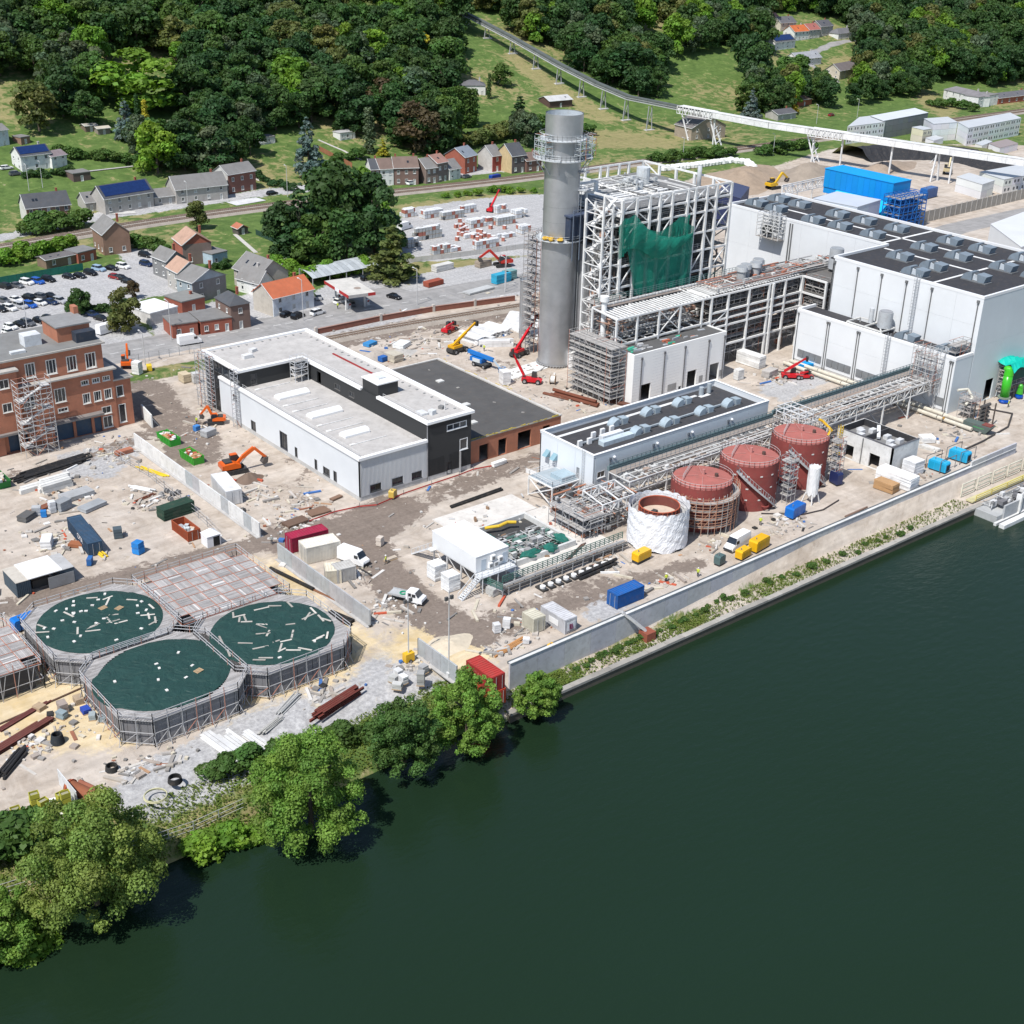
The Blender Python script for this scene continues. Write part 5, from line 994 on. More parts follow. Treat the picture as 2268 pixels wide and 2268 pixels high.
# ================================================================ containers and cabins
CONT={}
def container(label,u,v,rz,L=6.06,Wd=2.44,H=2.59,col=BLUE,z=0.,group=None,open_top=False,name='shipping_container',logo=None):
 t=thing(name,label,'container',(u,v,z),rz,group);c=col;c2=tuple(q*.85 for q in col)
 m=MB(c)
 if open_top:m.box(-L/2,L/2,-Wd/2,-Wd/2+.08,0,H);m.box(-L/2,L/2,Wd/2-.08,Wd/2,0,H);m.box(-L/2,-L/2+.08,-Wd/2+.08,Wd/2-.08,0,H);m.box(L/2-.08,L/2,-Wd/2+.08,Wd/2-.08,0,H);m.box(-L/2+.08,L/2-.08,-Wd/2+.08,Wd/2-.08,.1,.2)
 else:m.box(-L/2,L/2,-Wd/2,Wd/2,.06,H-.06)
 n=int(L/.28)
 m.c=c2
 for k in range(n):x=-L/2+.15+k*(L-.3)/n;m.box(x,x+.13,-Wd/2-.045,-Wd/2-.002,.2,H-.2);m.box(x,x+.13,Wd/2+.002,Wd/2+.045,.2,H-.2)
 obj('body',m,'std',t)
 m=MB(c);
 for x in(-L/2,L/2-.14):
  for y in(-Wd/2-.06,Wd/2-.08):m.box(x-.03,x+.17,y,y+.14,0,H+.01)
 m.box(-L/2,L/2,-Wd/2-.06,-Wd/2+.06,H-.12,H+.02);m.box(-L/2,L/2,Wd/2-.06,Wd/2+.06,H-.12,H+.02);m.box(-L/2-.03,-L/2+.1,-Wd/2+.06,Wd/2-.06,H-.12,H+.02);m.box(L/2-.1,L/2+.03,-Wd/2+.06,Wd/2-.06,H-.12,H+.02);obj('frame',m,'std',t)
 if not open_top:
  m=MB(tuple(min(1,q*1.12)for q in c));[m.box(-L/2+.2+k*.5,-L/2+.5+k*.5,-Wd/2+.1,Wd/2-.1,H-.04,H+.0)for k in range(int((L-.3)/.5))];obj('roof',m,'std',t)
 for s in(-1,1):
  m=MB(c2);x=-L/2-.04;y0=0.02 if s>0 else -Wd/2+.1;m.box(x-.03,x,y0,y0+Wd/2-.12,.12,H-.15);d=obj('door',m,'std',t);obj('lock_rod',MB((.45,.45,.45)).bar((x-.07,y0+.4,.15),(x-.07,y0+.4,H-.2),.05,.05),'std',d)
 return t
def cpx(label,pa,pb,col,off=1,**k):
 """container whose long lower edge runs between two picture points; off=+1 body lies to the left of a->b"""
 a=Vector(S(*pa));b=Vector(S(*pb));d=(b-a).normalized();n=Vector((-d.y,d.x))*off;L=k.pop('L',(b-a).length);Wd=k.get('Wd',2.44);c=(a+b)/2+n*Wd/2;return container(label,c.x,c.y,math.atan2(d.y,d.x),L=L,col=col,**k)
def text(parent,s,size,loc,rot,col,ext=.01,align='CENTER'):
 cu_=D.curves.new('lettering','FONT');cu_.body=s;cu_.size=size;cu_.extrude=ext;cu_.align_x=align;cu_.align_y='CENTER';o=link(D.objects.new('lettering',cu_),parent);o.location=loc;o.rotation_euler=rot
 bpy.context.view_layer.update();me=D.meshes.new_from_object(o);me.materials.clear();me.materials.append(MATS['ostd']);D.objects.remove(o)
 o=link(D.objects.new('lettering',me),parent);o.location=loc;o.rotation_euler=rot;o.color=(*col,1);return o
c=container('blue shipping container standing beside the flood wall',138.9,137.1,0,col=(.012,.10,.34))
container('beige site container beside the grey one with the sign',121.0,139.6,rad(88),3.0,2.3,2.7,(.55,.52,.42),name='site_container')
c=container('grey site container with white sign boards beside the flood wall',124.9,138.0,rad(90),6.0,2.4,2.6,(.52,.52,.54),name='site_container')
sg=obj('sign_board',MB((.78,.78,.78)).box(-3.13,-3.1,-.9,.9,.55,2.1),'std',c);m=MB((.25,.02,.08));[m.box(-3.17,-3.14,-.45+k*.06,.35+k*.03,.75+k*.25,.9+k*.25)for k in range(4)];m.box(-3.17,-3.14,.2,.35,.9,1.75);obj('red_emblem',m,'std',c)
sg=obj('sign_board',MB((.78,.78,.78)).box(-1.4,.9,1.27,1.3,.8,1.9),'std',c)
r1=container('red container stacked at the flood wall corner, upper one',104.6,131.2,rad(90),6.06,2.44,2.59,(.36,.035,.03),z=.7);text(r1,'CAI',1.1,(0.3,1.3,1.5),(rad(90),0,rad(180)),(.5,.12,.1));container('orange red container underneath the red one at the flood wall corner',104.7,131.0,rad(90),6.06,2.44,2.59,(.45,.06,.03),z=-1.9)
b1=cpx('long slate blue container with white lettering behind yellow pipes',(235,1235),(176,1160),(.035,.075,.13),L=12.19,off=1);text(b1,'CMA',1.5,(-1.5,1.3,1.7),(rad(90),0,rad(180)),(.7,.7,.72))
cpx('rust orange open skip holding scrap beside the white tent',(433,1213),(367,1162),(.33,.07,.025),off=-1,L=6.2,H=2.0,open_top=True,name='open_skip');
m=MB();u_,v_=S(415,1180);[m.ob(u_+RU(-1,1),v_+RU(-2,1),.6,RU(.4,1.3),RU(.3,.8),RU(.2,.9),RN()*3,RCH(((.55,.6,.62),(.6,.5,.4),(.4,.42,.45))))for _ in range(14)];stuff(tag(obj('scrap',m,'std'),'grey and beige scrap heaped in the rust orange skip','scrap'))
cpx('white mobile cabin with a grey roof behind the screen wall',(519,1140),(455,1064),(.70,.70,.70),off=-1,L=9,H=3.0,Wd=3.0,name='site_cabin')
cpx('small grey cabin block standing between the maroon cabin and the flatbed truck',(752,1292),(785,1284),(.45,.44,.42),off=1,L=3.4,H=2.6,Wd=2.6,name='site_cabin')
cpx('beige cabin with a thin red roof edge beside the screen wall',(727,1294),(752,1292),(.66,.60,.48),off=1,L=2.6,H=2.5,Wd=3.2,name='site_cabin')
cpx('white site cabin with a grey flat roof beside the maroon roof',(684,1250),(750,1235),(.68,.64,.56),off=1,L=6.4,H=3.2,Wd=3.4,name='site_cabin')
cpx('white site cabin with a maroon roof near the parked panel van',(650,1225),(725,1205),(.30,.015,.05),off=1,L=7.2,H=2.9,Wd=2.6,name='site_cabin')
t=thing('storage_shed','dark steel shelter of two containers bridged by a white roof','shed');u0,v0=S(40,1325)
for a,b in((0,2.4),(7.4,9.8)):bx('container',t,'ostd',(.05,.075,.10),u0+a,u0+b,v0,v0+6,0,2.7);bx('container_roof',t,'ostd',(.52,.48,.42)if a==0 else(.42,.42,.42),u0+a-.05,u0+b+.05,v0-.05,v0+6.05,2.71,2.8)
bx('roof',t,'ostd',(.74,.74,.74),u0+2.0,u0+7.8,v0-.2,v0+6.2,2.82,2.95);bx('mesh_gate',t,'ostd',(.25,.26,.27),u0+5.2,u0+9.6,v0-.35,v0-.28,.1,2.2);m=MB((.04,.065,.09));[m.box(u0+k*.3,u0+.14+k*.3,v0-.05,v0-.002,.1,2.6)for k in range(8)];obj('ribs',m,'std',t);stuff(obj('stored_goods',MB((.10,.10,.09)).ob(u0+4.6,v0+3,0,3,3,1.4),'std',t))
t=thing('white_tent','small white peaked site tent beside the rust orange skip','tent',(*S(468,1205),0));m=MB((.78,.78,.79));m.box(-1.3,1.3,-1.2,1.2,.02,2.2);m.add([(-1.4,-1.3,2.2),(1.4,-1.3,2.2),(1.4,1.3,2.2),(-1.4,1.3,2.2),(0,0,3.2)],[(0,1,4),(1,2,4),(2,3,4),(3,0,4)]);obj('canvas',m,'clean',t);bx('entrance',t,'ostd',BLACK,-.1,1.1,-1.24,-1.2,.1,1.9)
for(u,v,c_)in((99,0,0),):pass
def skip(label,px,py,rz,col,L=6.0,fill=((.6,.55,.48),(.5,.3,.15),(.7,.7,.7),(.4,.1,.05))):
 u,v=S(px,py);t=thing('rubble_skip',label,'skip',(u,v,0),rz);W2=1.2;m=MB(col);h=1.5
 m.add([(-L/2+.5,-W2,0),(L/2,-W2,0),(L/2,W2,0),(-L/2+.5,W2,0),(-L/2,-W2,h),(L/2,-W2,h),(L/2,W2,h),(-L/2,W2,h)],[(0,3,2,1),(0,1,5,4),(1,2,6,5),(2,3,7,6),(3,0,4,7)]);[m.box(-L/2+.6+k*.7,-L/2+.72+k*.7,-W2-.08,-W2-.002,0.05,h)for k in range(8)];m.box(-L/2-.05,L/2+.05,-W2-.1,-W2+.02,h,h+.1);m.box(-L/2-.05,L/2+.05,W2-.02,W2+.1,h,h+.1);obj('tub',m,'std',t)
 m=MB();[m.ob(RU(-L/2+.8,L/2-.5),RU(-.8,.8),.7,RU(.3,1),RU(.2,.8),RU(.3,1.0),RN()*3,RCH(fill))for _ in range(40)];stuff(obj('rubble',m,'std',t))
skip('green skip of rubble beside the white screen wall, farther from the white cabin',374,978,rad(-88),(.03,.30,.03));skip('green skip heaped with mixed waste between the other green skip and the white cabin',425,1018,rad(-88),(.05,.32,.03));skip('dark green skip behind the stacked white beams',0,1072,rad(90),(.02,.18,.04))
# ================================================================ generic stacked goods
def bundle(name,label,cat,px,py,rz,n,L,r,col,z=0.,layers=2,shape='pipe',spread=1.15,jit=.15,group=None,mat='std'):
 u,v=S(px,py);t=thing(name,label,cat,(u,v,z),rz,group);k=0;per=math.ceil(n/layers)
 for la in range(layers):
  for i in range(per-la if shape=='pipe' else per):
   if k>=n:break
   y=(i-(per-1)/2+(la*.5 if shape=='pipe' else 0))*r*2*spread;zz=.02+r+la*r*1.8;dx=RU(-jit,jit)*L;jj=RU(.82,1.12);c_=tuple(q*jj for q in col);m=MB(c_)
   if shape=='pipe':m.bar((-L/2+dx,y+RU(-jit,jit)*.3,zz),(L/2+dx,y+RU(-jit,jit),zz),r*2,r*2,8)
   elif shape=='beam':m.box(-L/2+dx,L/2+dx,y-r,y+r,zz-r,zz-r*.7);m.box(-L/2+dx,L/2+dx,y-r,y+r,zz+r*.7,zz+r);m.box(-L/2+dx,L/2+dx,y-r*.3,y+r*.3,zz-r*.7,zz+r*.7)
   else:m.box(-L/2+dx,L/2+dx,y-r,y+r,zz-r,zz+r)
   obj('pipe' if shape=='pipe' else 'beam' if shape=='beam' else 'slab',m,mat,t);k+=1
 return t
UV=rad(0)
for a in(
 ('pipe_stack','bundle of long black plastic pipes in front of the brick building','pipes',115,1040,rad(8),14,14,.22,(.02,.02,.022),0,2,'pipe'),
 ('beam_stack','row of white concrete beams beside the black pipes','beams',125,1078,rad(5),8,6.0,.42,(.62,.62,.6),0,2,'slab'),
 ('beam_stack','pair of white concrete beams near the green dark skip','beams',70,1085,rad(5),2,4.4,.45,(.62,.62,.6),0,1,'slab'),
 ('yellow_poles','bundle of yellow poles lying near the screen wall','poles',338,1045,rad(-72),4,8,.12,(.70,.50,.02),0,1,'pipe'),
 ('pipe_stack','white pipes lying beside the yellow poles','pipes',315,1085,rad(-60),5,5,.16,(.7,.7,.69),0,2,'pipe'),
 ('pipe_stack','rusty pipes lying near the cable drums','pipes',318,1105,rad(15),4,4.5,.12,(.2,.07,.04),0,2,'pipe'),
 ('yellow_pipes','long yellow pipes lying beside the slate blue container','pipes',205,1215,rad(-86),5,9,.17,(.72,.5,.03),0,2,'pipe'),
 ('pipe_stack','thick black pipe lying beside the grey screen wall','pipes',645,1285,rad(-80),1,11,.32,(.02,.02,.02),0,1,'pipe'),
 ('pipe_stack','thin rusty pipe lying beside the thick black pipe','pipes',700,1310,rad(-80),2,8,.12,(.22,.10,.05),0,1,'pipe'),
 ('beam_stack','black steel box sections beside the covered basin','beams',755,1372,rad(-75),3,5,.25,(.015,.015,.016),0,1,'slab'),
 ('pipe_stack','stack of dark red rusty beams on the grey gravel','beams',740,1565,rad(14),14,8.5,.17,(.15,.035,.025),0,3,'beam'),
 ('beam_stack','long white steel columns laid out on the grey gravel','beams',490,1655,rad(-83),3,8.5,.26,(.72,.72,.72),0,1,'beam'),
 ('beam_stack','white steel columns beside the longest white columns','beams',525,1650,rad(-83),4,6.0,.24,(.72,.72,.71),0,1,'beam'),
 ('beam_stack','white steel columns nearest the large white sacks','beams',563,1640,rad(-83),3,5.0,.22,(.72,.72,.71),0,1,'beam'),
 ('scaffold_stack','stack of greenish scaffold tubes beside the white columns','scaffold parts',480,1690,rad(10),16,4,.08,(.36,.36,.28),0,4,'pipe'),
 ('scaffold_stack','long pile of grey scaffold tubes on the gravel before the red beams','scaffold parts',640,1560,rad(30),18,5,.09,(.45,.45,.44),0,3,'pipe'),
 ('scaffold_stack','pile of scaffold tubes between the white columns and the rusty beams','scaffold parts',600,1610,rad(20),14,4,.09,(.48,.47,.44),0,3,'pipe'),
 ('pipe_stack','rust red beams lying on the sand at the left','beams',35,1640,rad(20),9,10,.16,(.14,.045,.035),0,2,'beam'),
 ('pipe_stack','rust red beams lying alone on the pale sand','beams',40,1595,rad(20),3,9,.14,(.13,.04,.035),0,1,'beam'),
 ('pipe_stack','dark slings and hoses piled on the sand at the left','hoses',25,1695,rad(42),8,6,.2,(.025,.025,.027),0,2,'pipe'),
 ('scaffold_stack','bundles of greenish scaffold tubes beside the yellow crates','scaffold parts',30,1835,rad(14),22,7,.11,(.38,.38,.30),0,3,'pipe'),
 ('scaffold_stack','bundle of pinkish grey tubes in front of the yellow crates','scaffold parts',25,1860,rad(14),14,6,.11,(.45,.36,.33),0,3,'pipe'),
 ('pipe_stack','large rusty pipes lying behind the low brick shed','pipes',1285,890,rad(-75),3,12,.42,(.17,.055,.03),0,2,'pipe'),
 ('pipe_stack','rusty pipe lengths lying near the red telehandler','pipes',1240,880,rad(-72),4,7,.18,(.16,.06,.035),0,1,'pipe'),
 ('pipe_stack','bundle of rusty beams at the foot of the tangled scaffold','beams',1375,895,rad(-70),4,8,.2,(.14,.06,.04),0,1,'beam'),
 ('pipe_stack','pair of black pipes lying before the workshop hall','pipes',1055,1105,rad(3),2,13,.22,(.02,.02,.02),0,1,'pipe'),
 ('pipe_stack','thick black pipes lying below the sheeted tank','pipes',1330,1263,rad(3),4,9,.3,(.018,.018,.02),0,2,'pipe'),
 ('pipe_stack','rusty pipe leaning along the flood wall trough','pipes',1890,1138,rad(2),2,7,.14,(.2,.13,.1),0,1,'pipe'),
 ('pipe_stack','orange brown planks stacked near the flood wall','planks',1130,1435,rad(10),4,6,.14,(.45,.22,.08),0,1,'slab'),
 ('beam_stack','white steel girders laid out near the chimney stack','beams',1075,745,rad(-80),8,8,.75,(.74,.74,.74),0,1,'beam'),
 ('beam_stack','white steel frames lying near the red telehandlers','beams',1095,765,rad(-30),5,8,.45,(.74,.74,.74),0,2,'slab'),
 ('pipe_stack','rusty sheet piles lying on gravel behind the white girders','beams',1000,735,rad(20),5,5,.15,(.25,.14,.09),0,1,'slab'),
 ('panel_stack','stack of white planks beside the pump house','planks',2055,995,rad(-80),6,4,.2,(.66,.65,.62),0,2,'slab'),
 ('hose_pipe','long rusty pipe lying on the sand before the covered basin','pipes',115,1555,rad(8),1,25,.13,(.12,.07,.05),0,1,'pipe')):bundle(*a)
random.seed(33)
u,v=S(190,1770);t=thing('pipe_section','big rusty pipe section lying beside folded white panels','pipe',(u,v,0),rad(-70));me=MB((.25,.085,.04)).bar((-3,0,.95),(3,0,.95),1.8,1.8,20).mesh('shell');obj('shell',me,'std',t);[obj('flange',MB((.42,.09,.04)).bar((x,0,.95),(x+.15,0,.95),2.1,2.1,20),'std',t)for x in(-2.6,1.9)]
obj('pipe',MB((.28,.1,.06)).bar((-3,1.8,.4),(3,1.8,.4),.7,.7,12),'std',t)
u,v=S(130,1775);t=thing('folded_sheet','folded white painted steel panels lying beside the rusty pipe section','panels',(u,v,0));m=MB((.76,.76,.76));m.add([(-3.4,-2,.1),(1.5,-3.8,.1),(3.4,-.6,.3),(-2.2,1.2,.3),(-3.4,-2,.22),(1.5,-3.8,.22),(3.4,-.6,.42),(-2.2,1.2,.42)],[(0,3,2,1),(4,5,6,7),(0,1,5,4),(1,2,6,5),(2,3,7,6),(3,0,4,7)]);obj('panel',m,'std',t)
obj('panel',MB((.62,.63,.64)).box(1.4,1.5,-2.8,3.2,.1,2.6),'std',t);obj('ring',MB((.7,.7,.7)).torus(-.2,-1,.55,.7,.18,18,6),'std',t);obj('hose',MB((.03,.03,.03)).path([(0,-1.5,.6),(1.2,-3,.7),(2.4,-4.4,.3)],.35,.35,8),'std',t)
random.seed(4)
for k,(px,py,n)in enumerate(((35,1800,1),(80,1790,3),(100,1805,3),(110,1818,2),(125,1800,2),(60,1835,1),(72,1850,1),(112,1840,1),(140,1790,3),(150,1800,4))):
 u,v=S(px,py)
 for j in range(n):
  m=MB((.42,.40,.05));m.box(-.6,.6,-.45,-.4,.1,.8);m.box(-.6,.6,.4,.45,.1,.8);m.box(-.6,-.55,-.4,.4,.1,.8);m.box(.55,.6,-.4,.4,.1,.8);m.box(-.55,.55,-.4,.4,.1,.16);[m.box(x,x+.12,y,y+.12,0,.1)for x in(-.6,.48)for y in(-.45,.33)];m.ob(0,0,.3,.9,.6,.3,0,(.3,.29,.2));tag(obj('stillage_crate',m,'std',None,(u,v,j*.82),RU(-.2,.2)),'yellow metal stillage crate of scaffold fittings beside the riverside trees','crate','yellow crates by the riverside trees')
def lump(name,label,cat,px,py,s,col,rz=None,group=None,base=True):
 u,v=S(px,py);t=thing(name,label,cat,(u,v,0),RN()*3 if rz is None else rz,group);sx,sy,sz=s
 if base:obj('pallet',MB((.42,.3,.18)).box(-sx/2-.05,sx/2+.05,-sy/2-.05,sy/2+.05,0,.13),'std',t)
 m=MB();nz_=max(1,int(sz/.28))
 for k in range(nz_):jj=RU(.87,1.08);m.c=tuple(q*jj for q in col);m.ob(RU(-.04,.04),RU(-.04,.04),.14+sz*k/nz_,sx,sy,sz/nz_-.02,RU(-.03,.03))
 obj('load',m,'std',t);return t
for a in(('pallet_load','grey pallet of slabs near the yellow light tower','pallet load',872,1510,(1.2,1,1.0),(.5,.5,.48)),('pallet_load','white pallet of sacks near the yellow light tower','pallet load',882,1500,(1.2,1,1.3),(.72,.72,.71)),('pallet_load','white wrapped pallet beside the white sacks near the light tower','pallet load',893,1512,(1.3,1,1.2),(.68,.68,.68)),('pallet_load','pale concrete block pair near the light tower','blocks',880,1525,(1.4,1,.9),(.5,.5,.48)),('pallet_load','tall pallet of grey concrete blocks near the short screen wall','pallet load',932,1515,(1.3,1.1,2.0),(.38,.38,.37)),('pallet_load','stack of grey kerb stones near the short screen wall','pallet load',938,1490,(1.2,1.1,1.2),(.36,.36,.36)),
  ('pallet_load','wooden crate on the sand behind the rusty beams','crate',140,1575,(1.6,1.2,1.4),(.3,.25,.22)),('pallet_load','dusty timber crate beside the wooden one on the sand','crate',175,1555,(1.6,1.2,.8),(.36,.28,.2)),('pallet_load','low pallet with a white sack on the sand','pallet load',88,1570,(1.5,1.3,.5),(.4,.3,.2)),('pallet_load','white sack on a low pallet beside the bare green basin','sack',275,1622,(1,.8,1.0),(.75,.75,.76)),('pallet_load','dark timber crate beside the corner of the bare green basin','crate',300,1622,(1.5,1.3,1.2),(.22,.18,.15)),('pallet_load','teal grey tool box on the sand','tool box',138,1590,(1.4,1,1.0),(.25,.32,.35)),('pallet_load','grey metal box beside the blue fittings','tool box',205,1592,(1.2,.9,.8),(.28,.33,.35)),('pallet_load','grey metal box with fittings before the bare green basin','tool box',228,1598,(1,.9,.8),(.25,.3,.33)),('pallet_load','heap of bright blue fittings on the sand','fittings',190,1578,(1.4,1.1,.7),(.02,.06,.35)),
  ('tool_box','white tank container near the flood wall','container',1100,1400,(1.1,1.1,1.5),(.68,.68,.68)),('tool_box','white gas cage near the white tank container','cage',1122,1390,(1.2,1,1.6),(.66,.66,.66)),('tool_box','small white box beside the grey sign container','box',1165,1425,(1.,.8,.9),(.7,.7,.7)),('tool_box','white cube on the corner of the plank-strewn basin','container',765,1420,(1.4,1.2,1.2),(.72,.72,.72)),('tool_box','beige concrete block beside the walking worker','block',842,1208,(1.0,1.2,1.6),(.6,.53,.46)),('pallet_load','row of grey precast pads beside the dirt track','pads',865,1240,(2.4,.8,.3),(.55,.47,.38)),
  ('tool_box','small white trailer cabin on the left yard','cabin',105,1210,(3.4,1.8,1.6),(.74,.74,.74)),('tool_box','rust brown workbench frame on the left yard','frame',170,1210,(2.6,1.6,.6),(.3,.11,.05)),('tool_box','pair of blue reels near the dark steel shelter','reels',200,1250,(1.6,.8,1.2),(.02,.12,.35)),('tool_box','blue plastic water barrel stack near the blue container','barrels',307,1225,(1.6,1.5,2.1),(.02,.22,.6)),('tool_box','grey drum beside the slate blue container','drum',262,1190,(1.5,1.5,1.8),(.08,.11,.13)),('tool_box','grey equipment cabinet on the left yard','cabinet',82,1140,(1.6,1.3,1.6),(.4,.41,.42)),('tool_box','white bundle of equipment boxes on the left yard','boxes',117,1135,(1.2,1.1,2.2),(.62,.64,.66)),('tool_box','blue drums beside the grey equipment cabinet','drums',98,1145,(1,.9,1.2),(.02,.2,.55)),('tool_box','green tarpaulin covered load on the yard','covered load',390,1140,(6.5,2.6,2.2),(.02,.055,.035),rad(5)),('tool_box','dark scrap machinery heap on the left yard','machinery',60,1150,(3,2,1),(.12,.12,.12)),
  ('tool_box','white site cabinet near the brick building gate','cabinet',305,828,(2.0,1.6,3.0),(.72,.72,.71)),('tool_box','yellow generator beside the white site cabinet','generator',331,820,(2,1.2,1.2),(.7,.5,.03)),('tool_box','beige crate stack in front of the glazed black wing','crates',410,845,(2.8,2,2.0),(.55,.46,.32)),('tool_box','tall grey cabinet beside the beige crates','cabinet',434,848,(1.6,1.4,2.4),(.55,.55,.54)),('tool_box','white transport crate stack beside the dark shed roof','crate',1118,850,(2.6,2,3.2),(.74,.74,.74)),
  ('tool_box','small white switchgear box beside the block annex','cabinet',1635,840,(2,1.6,2.5),(.66,.66,.65),0.),('tool_box','large white equipment container in the courtyard','container',1662,808,(7.2,2.6,3.0),(.72,.72,.71),rad(-86)),('tool_box','grey striped stillage beside the red boom lift','stillage',1704,833,(4.,2.2,1.6),(.42,.40,.38),rad(8)),('tool_box','blue tarpaulin over goods by the annex wall','covered load',1783,812,(3.6,2.6,.9),(.0,.27,.62),rad(-10)),
  ('tool_box','large white plastic covered crate group near the flood wall','crates',1985,1072,(8,3.2,2.6),(.8,.8,.8),rad(-86)),('tool_box','brown timber crate with a white lid beside the white crates','crate',1962,1085,(4.4,2.4,1.8),(.42,.25,.12),rad(-86)),('tool_box','white ribbed cabin beside the pump house','cabin',2020,1048,(3.4,3,3.0),(.75,.75,.76),0.),('tool_box','white sandbag heap behind the pump house','sandbags',2052,978,(3,2.4,1.2),(.75,.75,.74)),('tool_box','red fire cabinet at the pump house wall','cabinet',1911,1023,(1,.8,1.6),(.42,.03,.03),0.)):lump(*a,base=a[0]=='pallet_load')
# ================================================================ vehicles
def wheelmesh(r,w):
 m=MB((.02,.02,.02));m.bar((0,-w/2,0),(0,w/2,0),r*2,r*2,14);m.bar((0,-w/2-.01,0),(0,w/2+.01,0),r*1.1,r*1.1,10,(.32,.32,.33));me=m.mesh('wheel');me.materials.append(MATS['std']);return me
WM={}
def wheels(t,xs,hw,r=.32,w=.22):
 k=(r,w)
 if k not in WM:WM[k]=wheelmesh(r,w)
 for x in xs:
  for y in(-hw,hw):o=link(D.objects.new('wheel',WM[k]),t);o.location=(x,y,r)
def loft(secs,c=(.5,.5,.5)):
 """secs: list of rings of equal length"""
 m=MB(c);n=len(secs[0]);P=[p for s in secs for p in s];F=[]
 for i in range(len(secs)-1):
  for j in range(n):F.append((i*n+j,i*n+(j+1)%n,(i+1)*n+(j+1)%n,(i+1)*n+j))
 F.append(tuple(range(n-1,-1,-1)));F.append(tuple((len(secs)-1)*n+j for j in range(n)));return m.add(P,F)
CARM={}
def car_parts(kind):
 if kind in CARM:return CARM[kind]
 L,W,H,hood,ws0,ws1,rr0,rr1={'hatch':(4.1,1.76,1.48,.92,1.0,.35,-1.35,-1.85),'sedan':(4.6,1.8,1.45,.9,1.05,.35,-1.0,-1.75),'suv':(4.5,1.86,1.68,1.02,1.15,.55,-1.7,-2.1),'estate':(4.6,1.8,1.5,.9,1.1,.45,-1.75,-2.15)}[kind]
 hw=W/2;e=L/2
 def ring(x,zt_,k=1.):return[(x,-hw*k,.24),(x,hw*k,.24),(x,hw*k*1.0,.55),(x,hw*k*.96,zt_),(x,-hw*k*.96,zt_),(x,-hw*k,.55)]
 b=loft([ring(-e,.62,.86),ring(-e+.12,hood-.02,.93),ring(rr1+.1,hood+.04),ring(ws0,hood),ring(e-.5,hood-.12,.98),ring(e-.1,hood-.3,.9),ring(e,.5,.82)]).mesh('body');b.materials.append(MATS['ogloss'])
 def gr(x,z,k):return[(x,-hw*k,z),(x,hw*k,z)]
 z0,z1=hood-.02,H-.05
 g=MB((.02,.02,.02));P=[(ws0+.05,-hw*.9,z0),(ws0+.05,hw*.9,z0),(rr1,hw*.9,z0),(rr1,-hw*.9,z0),(ws1,-hw*.74,z1),(ws1,hw*.74,z1),(rr0,hw*.74,z1),(rr0,-hw*.74,z1)];g.add(P,[(0,1,5,4),(1,2,6,5),(2,3,7,6),(3,0,4,7),(4,5,6,7)]);g=g.mesh('windows');g.materials.append(MATS['glass'])
 r=MB();P=[(ws1+.08,-hw*.76,z1),(ws1+.08,hw*.76,z1),(rr0-.1,hw*.76,z1),(rr0-.1,-hw*.76,z1),(ws1-.1,-hw*.66,H),(ws1-.1,hw*.66,H),(rr0+.06,hw*.66,H),(rr0+.06,-hw*.66,H)];r.add(P,[(0,3,2,1),(4,5,6,7),(0,1,5,4),(1,2,6,5),(2,3,7,6),(3,0,4,7)])
 for x in(ws1*.5+rr0*.5,):
  for s in(-1,1):r.add([(x-.05,s*hw*.905,z0),(x+.05,s*hw*.905,z0),(x+.05,s*hw*.75,z1),(x-.05,s*hw*.75,z1)],[(0,1,2,3)])
 r=r.mesh('roof');r.materials.append(MATS['ogloss'])
 hl=MB((.7,.7,.68)).box(-.12,.02,-.2,.2,-.08,.08).mesh('headlight');hl.materials.append(MATS['gloss']);CARM[kind]=(b,g,r,hl,L,W);return CARM[kind]
def car(px,py,rz,col,cname,kind,where,group,z=None,tier=True,loc=None):
 u,v,zz=(loc if loc else GT(px,py));b,g,r,hl,L,W=car_parts(kind)
 t=thing('parked_car',f'{cname} {kind} {where}','car',(u,v,zz+.01),rz,group)
 for nm,me in(('body',b),('windows',g),('roof',r)):o=link(D.objects.new(nm,me),t);o.color=(*col,1)
 for s in(-1,1):o=link(D.objects.new('headlight',hl),t);o.location=(L/2-.1,s*W*.33,.66)
 wheels(t,(-L*.3,L*.31),W/2-.1);return t
CC={'black':(.012,.012,.014),'white':(.75,.75,.74),'silver':(.42,.43,.45),'grey':(.10,.105,.115),'dark blue':(.015,.03,.08),'bright blue':(.02,.10,.42),'red':(.25,.02,.02),'pale blue':(.30,.42,.55)}
random.seed(11);K=('hatch','sedan','suv','estate')
PK='cars in the gravel car park'
for i,(x,y,c)in enumerate(((10,640,'black'),(37,636,'grey'),(60,630,'white'),(84,629,'bright blue'),(108,624,'black'),(153,618,'black'),(177,615,'black'),(201,610,'black'),(219,600,'pale blue'),(247,598,'black'),(273,595,'white'),(322,570,'black'),(324,590,'dark blue'),(302,540,'dark blue'),
  (10,671,'grey'),(35,668,'white'),(62,664,'black'),(86,661,'grey'),(109,660,'black'),(22,688,'white'),(46,682,'silver'),(67,682,'bright blue'),(89,676,'white'),(113,675,'dark blue'),(133,672,'silver'),(3,690,'black'),
  (24,728,'white'),(45,724,'black'),(88,715,'black'),(108,712,'black'),(20,742,'white'),(62,720,'grey'),(255,618,'red'),(270,620,'black'),(285,628,'black'),(205,702,'dark blue'),(225,710,'black'))):
 if c=='bright blue' and i>10:c='bright blue'
 car(x,y,rad(-68 if y<640 else 112 if y<668 else -70)+RU(-.06,.06),CC[c],c,RCH(K[:3]),'parked in the gravel car park',PK)
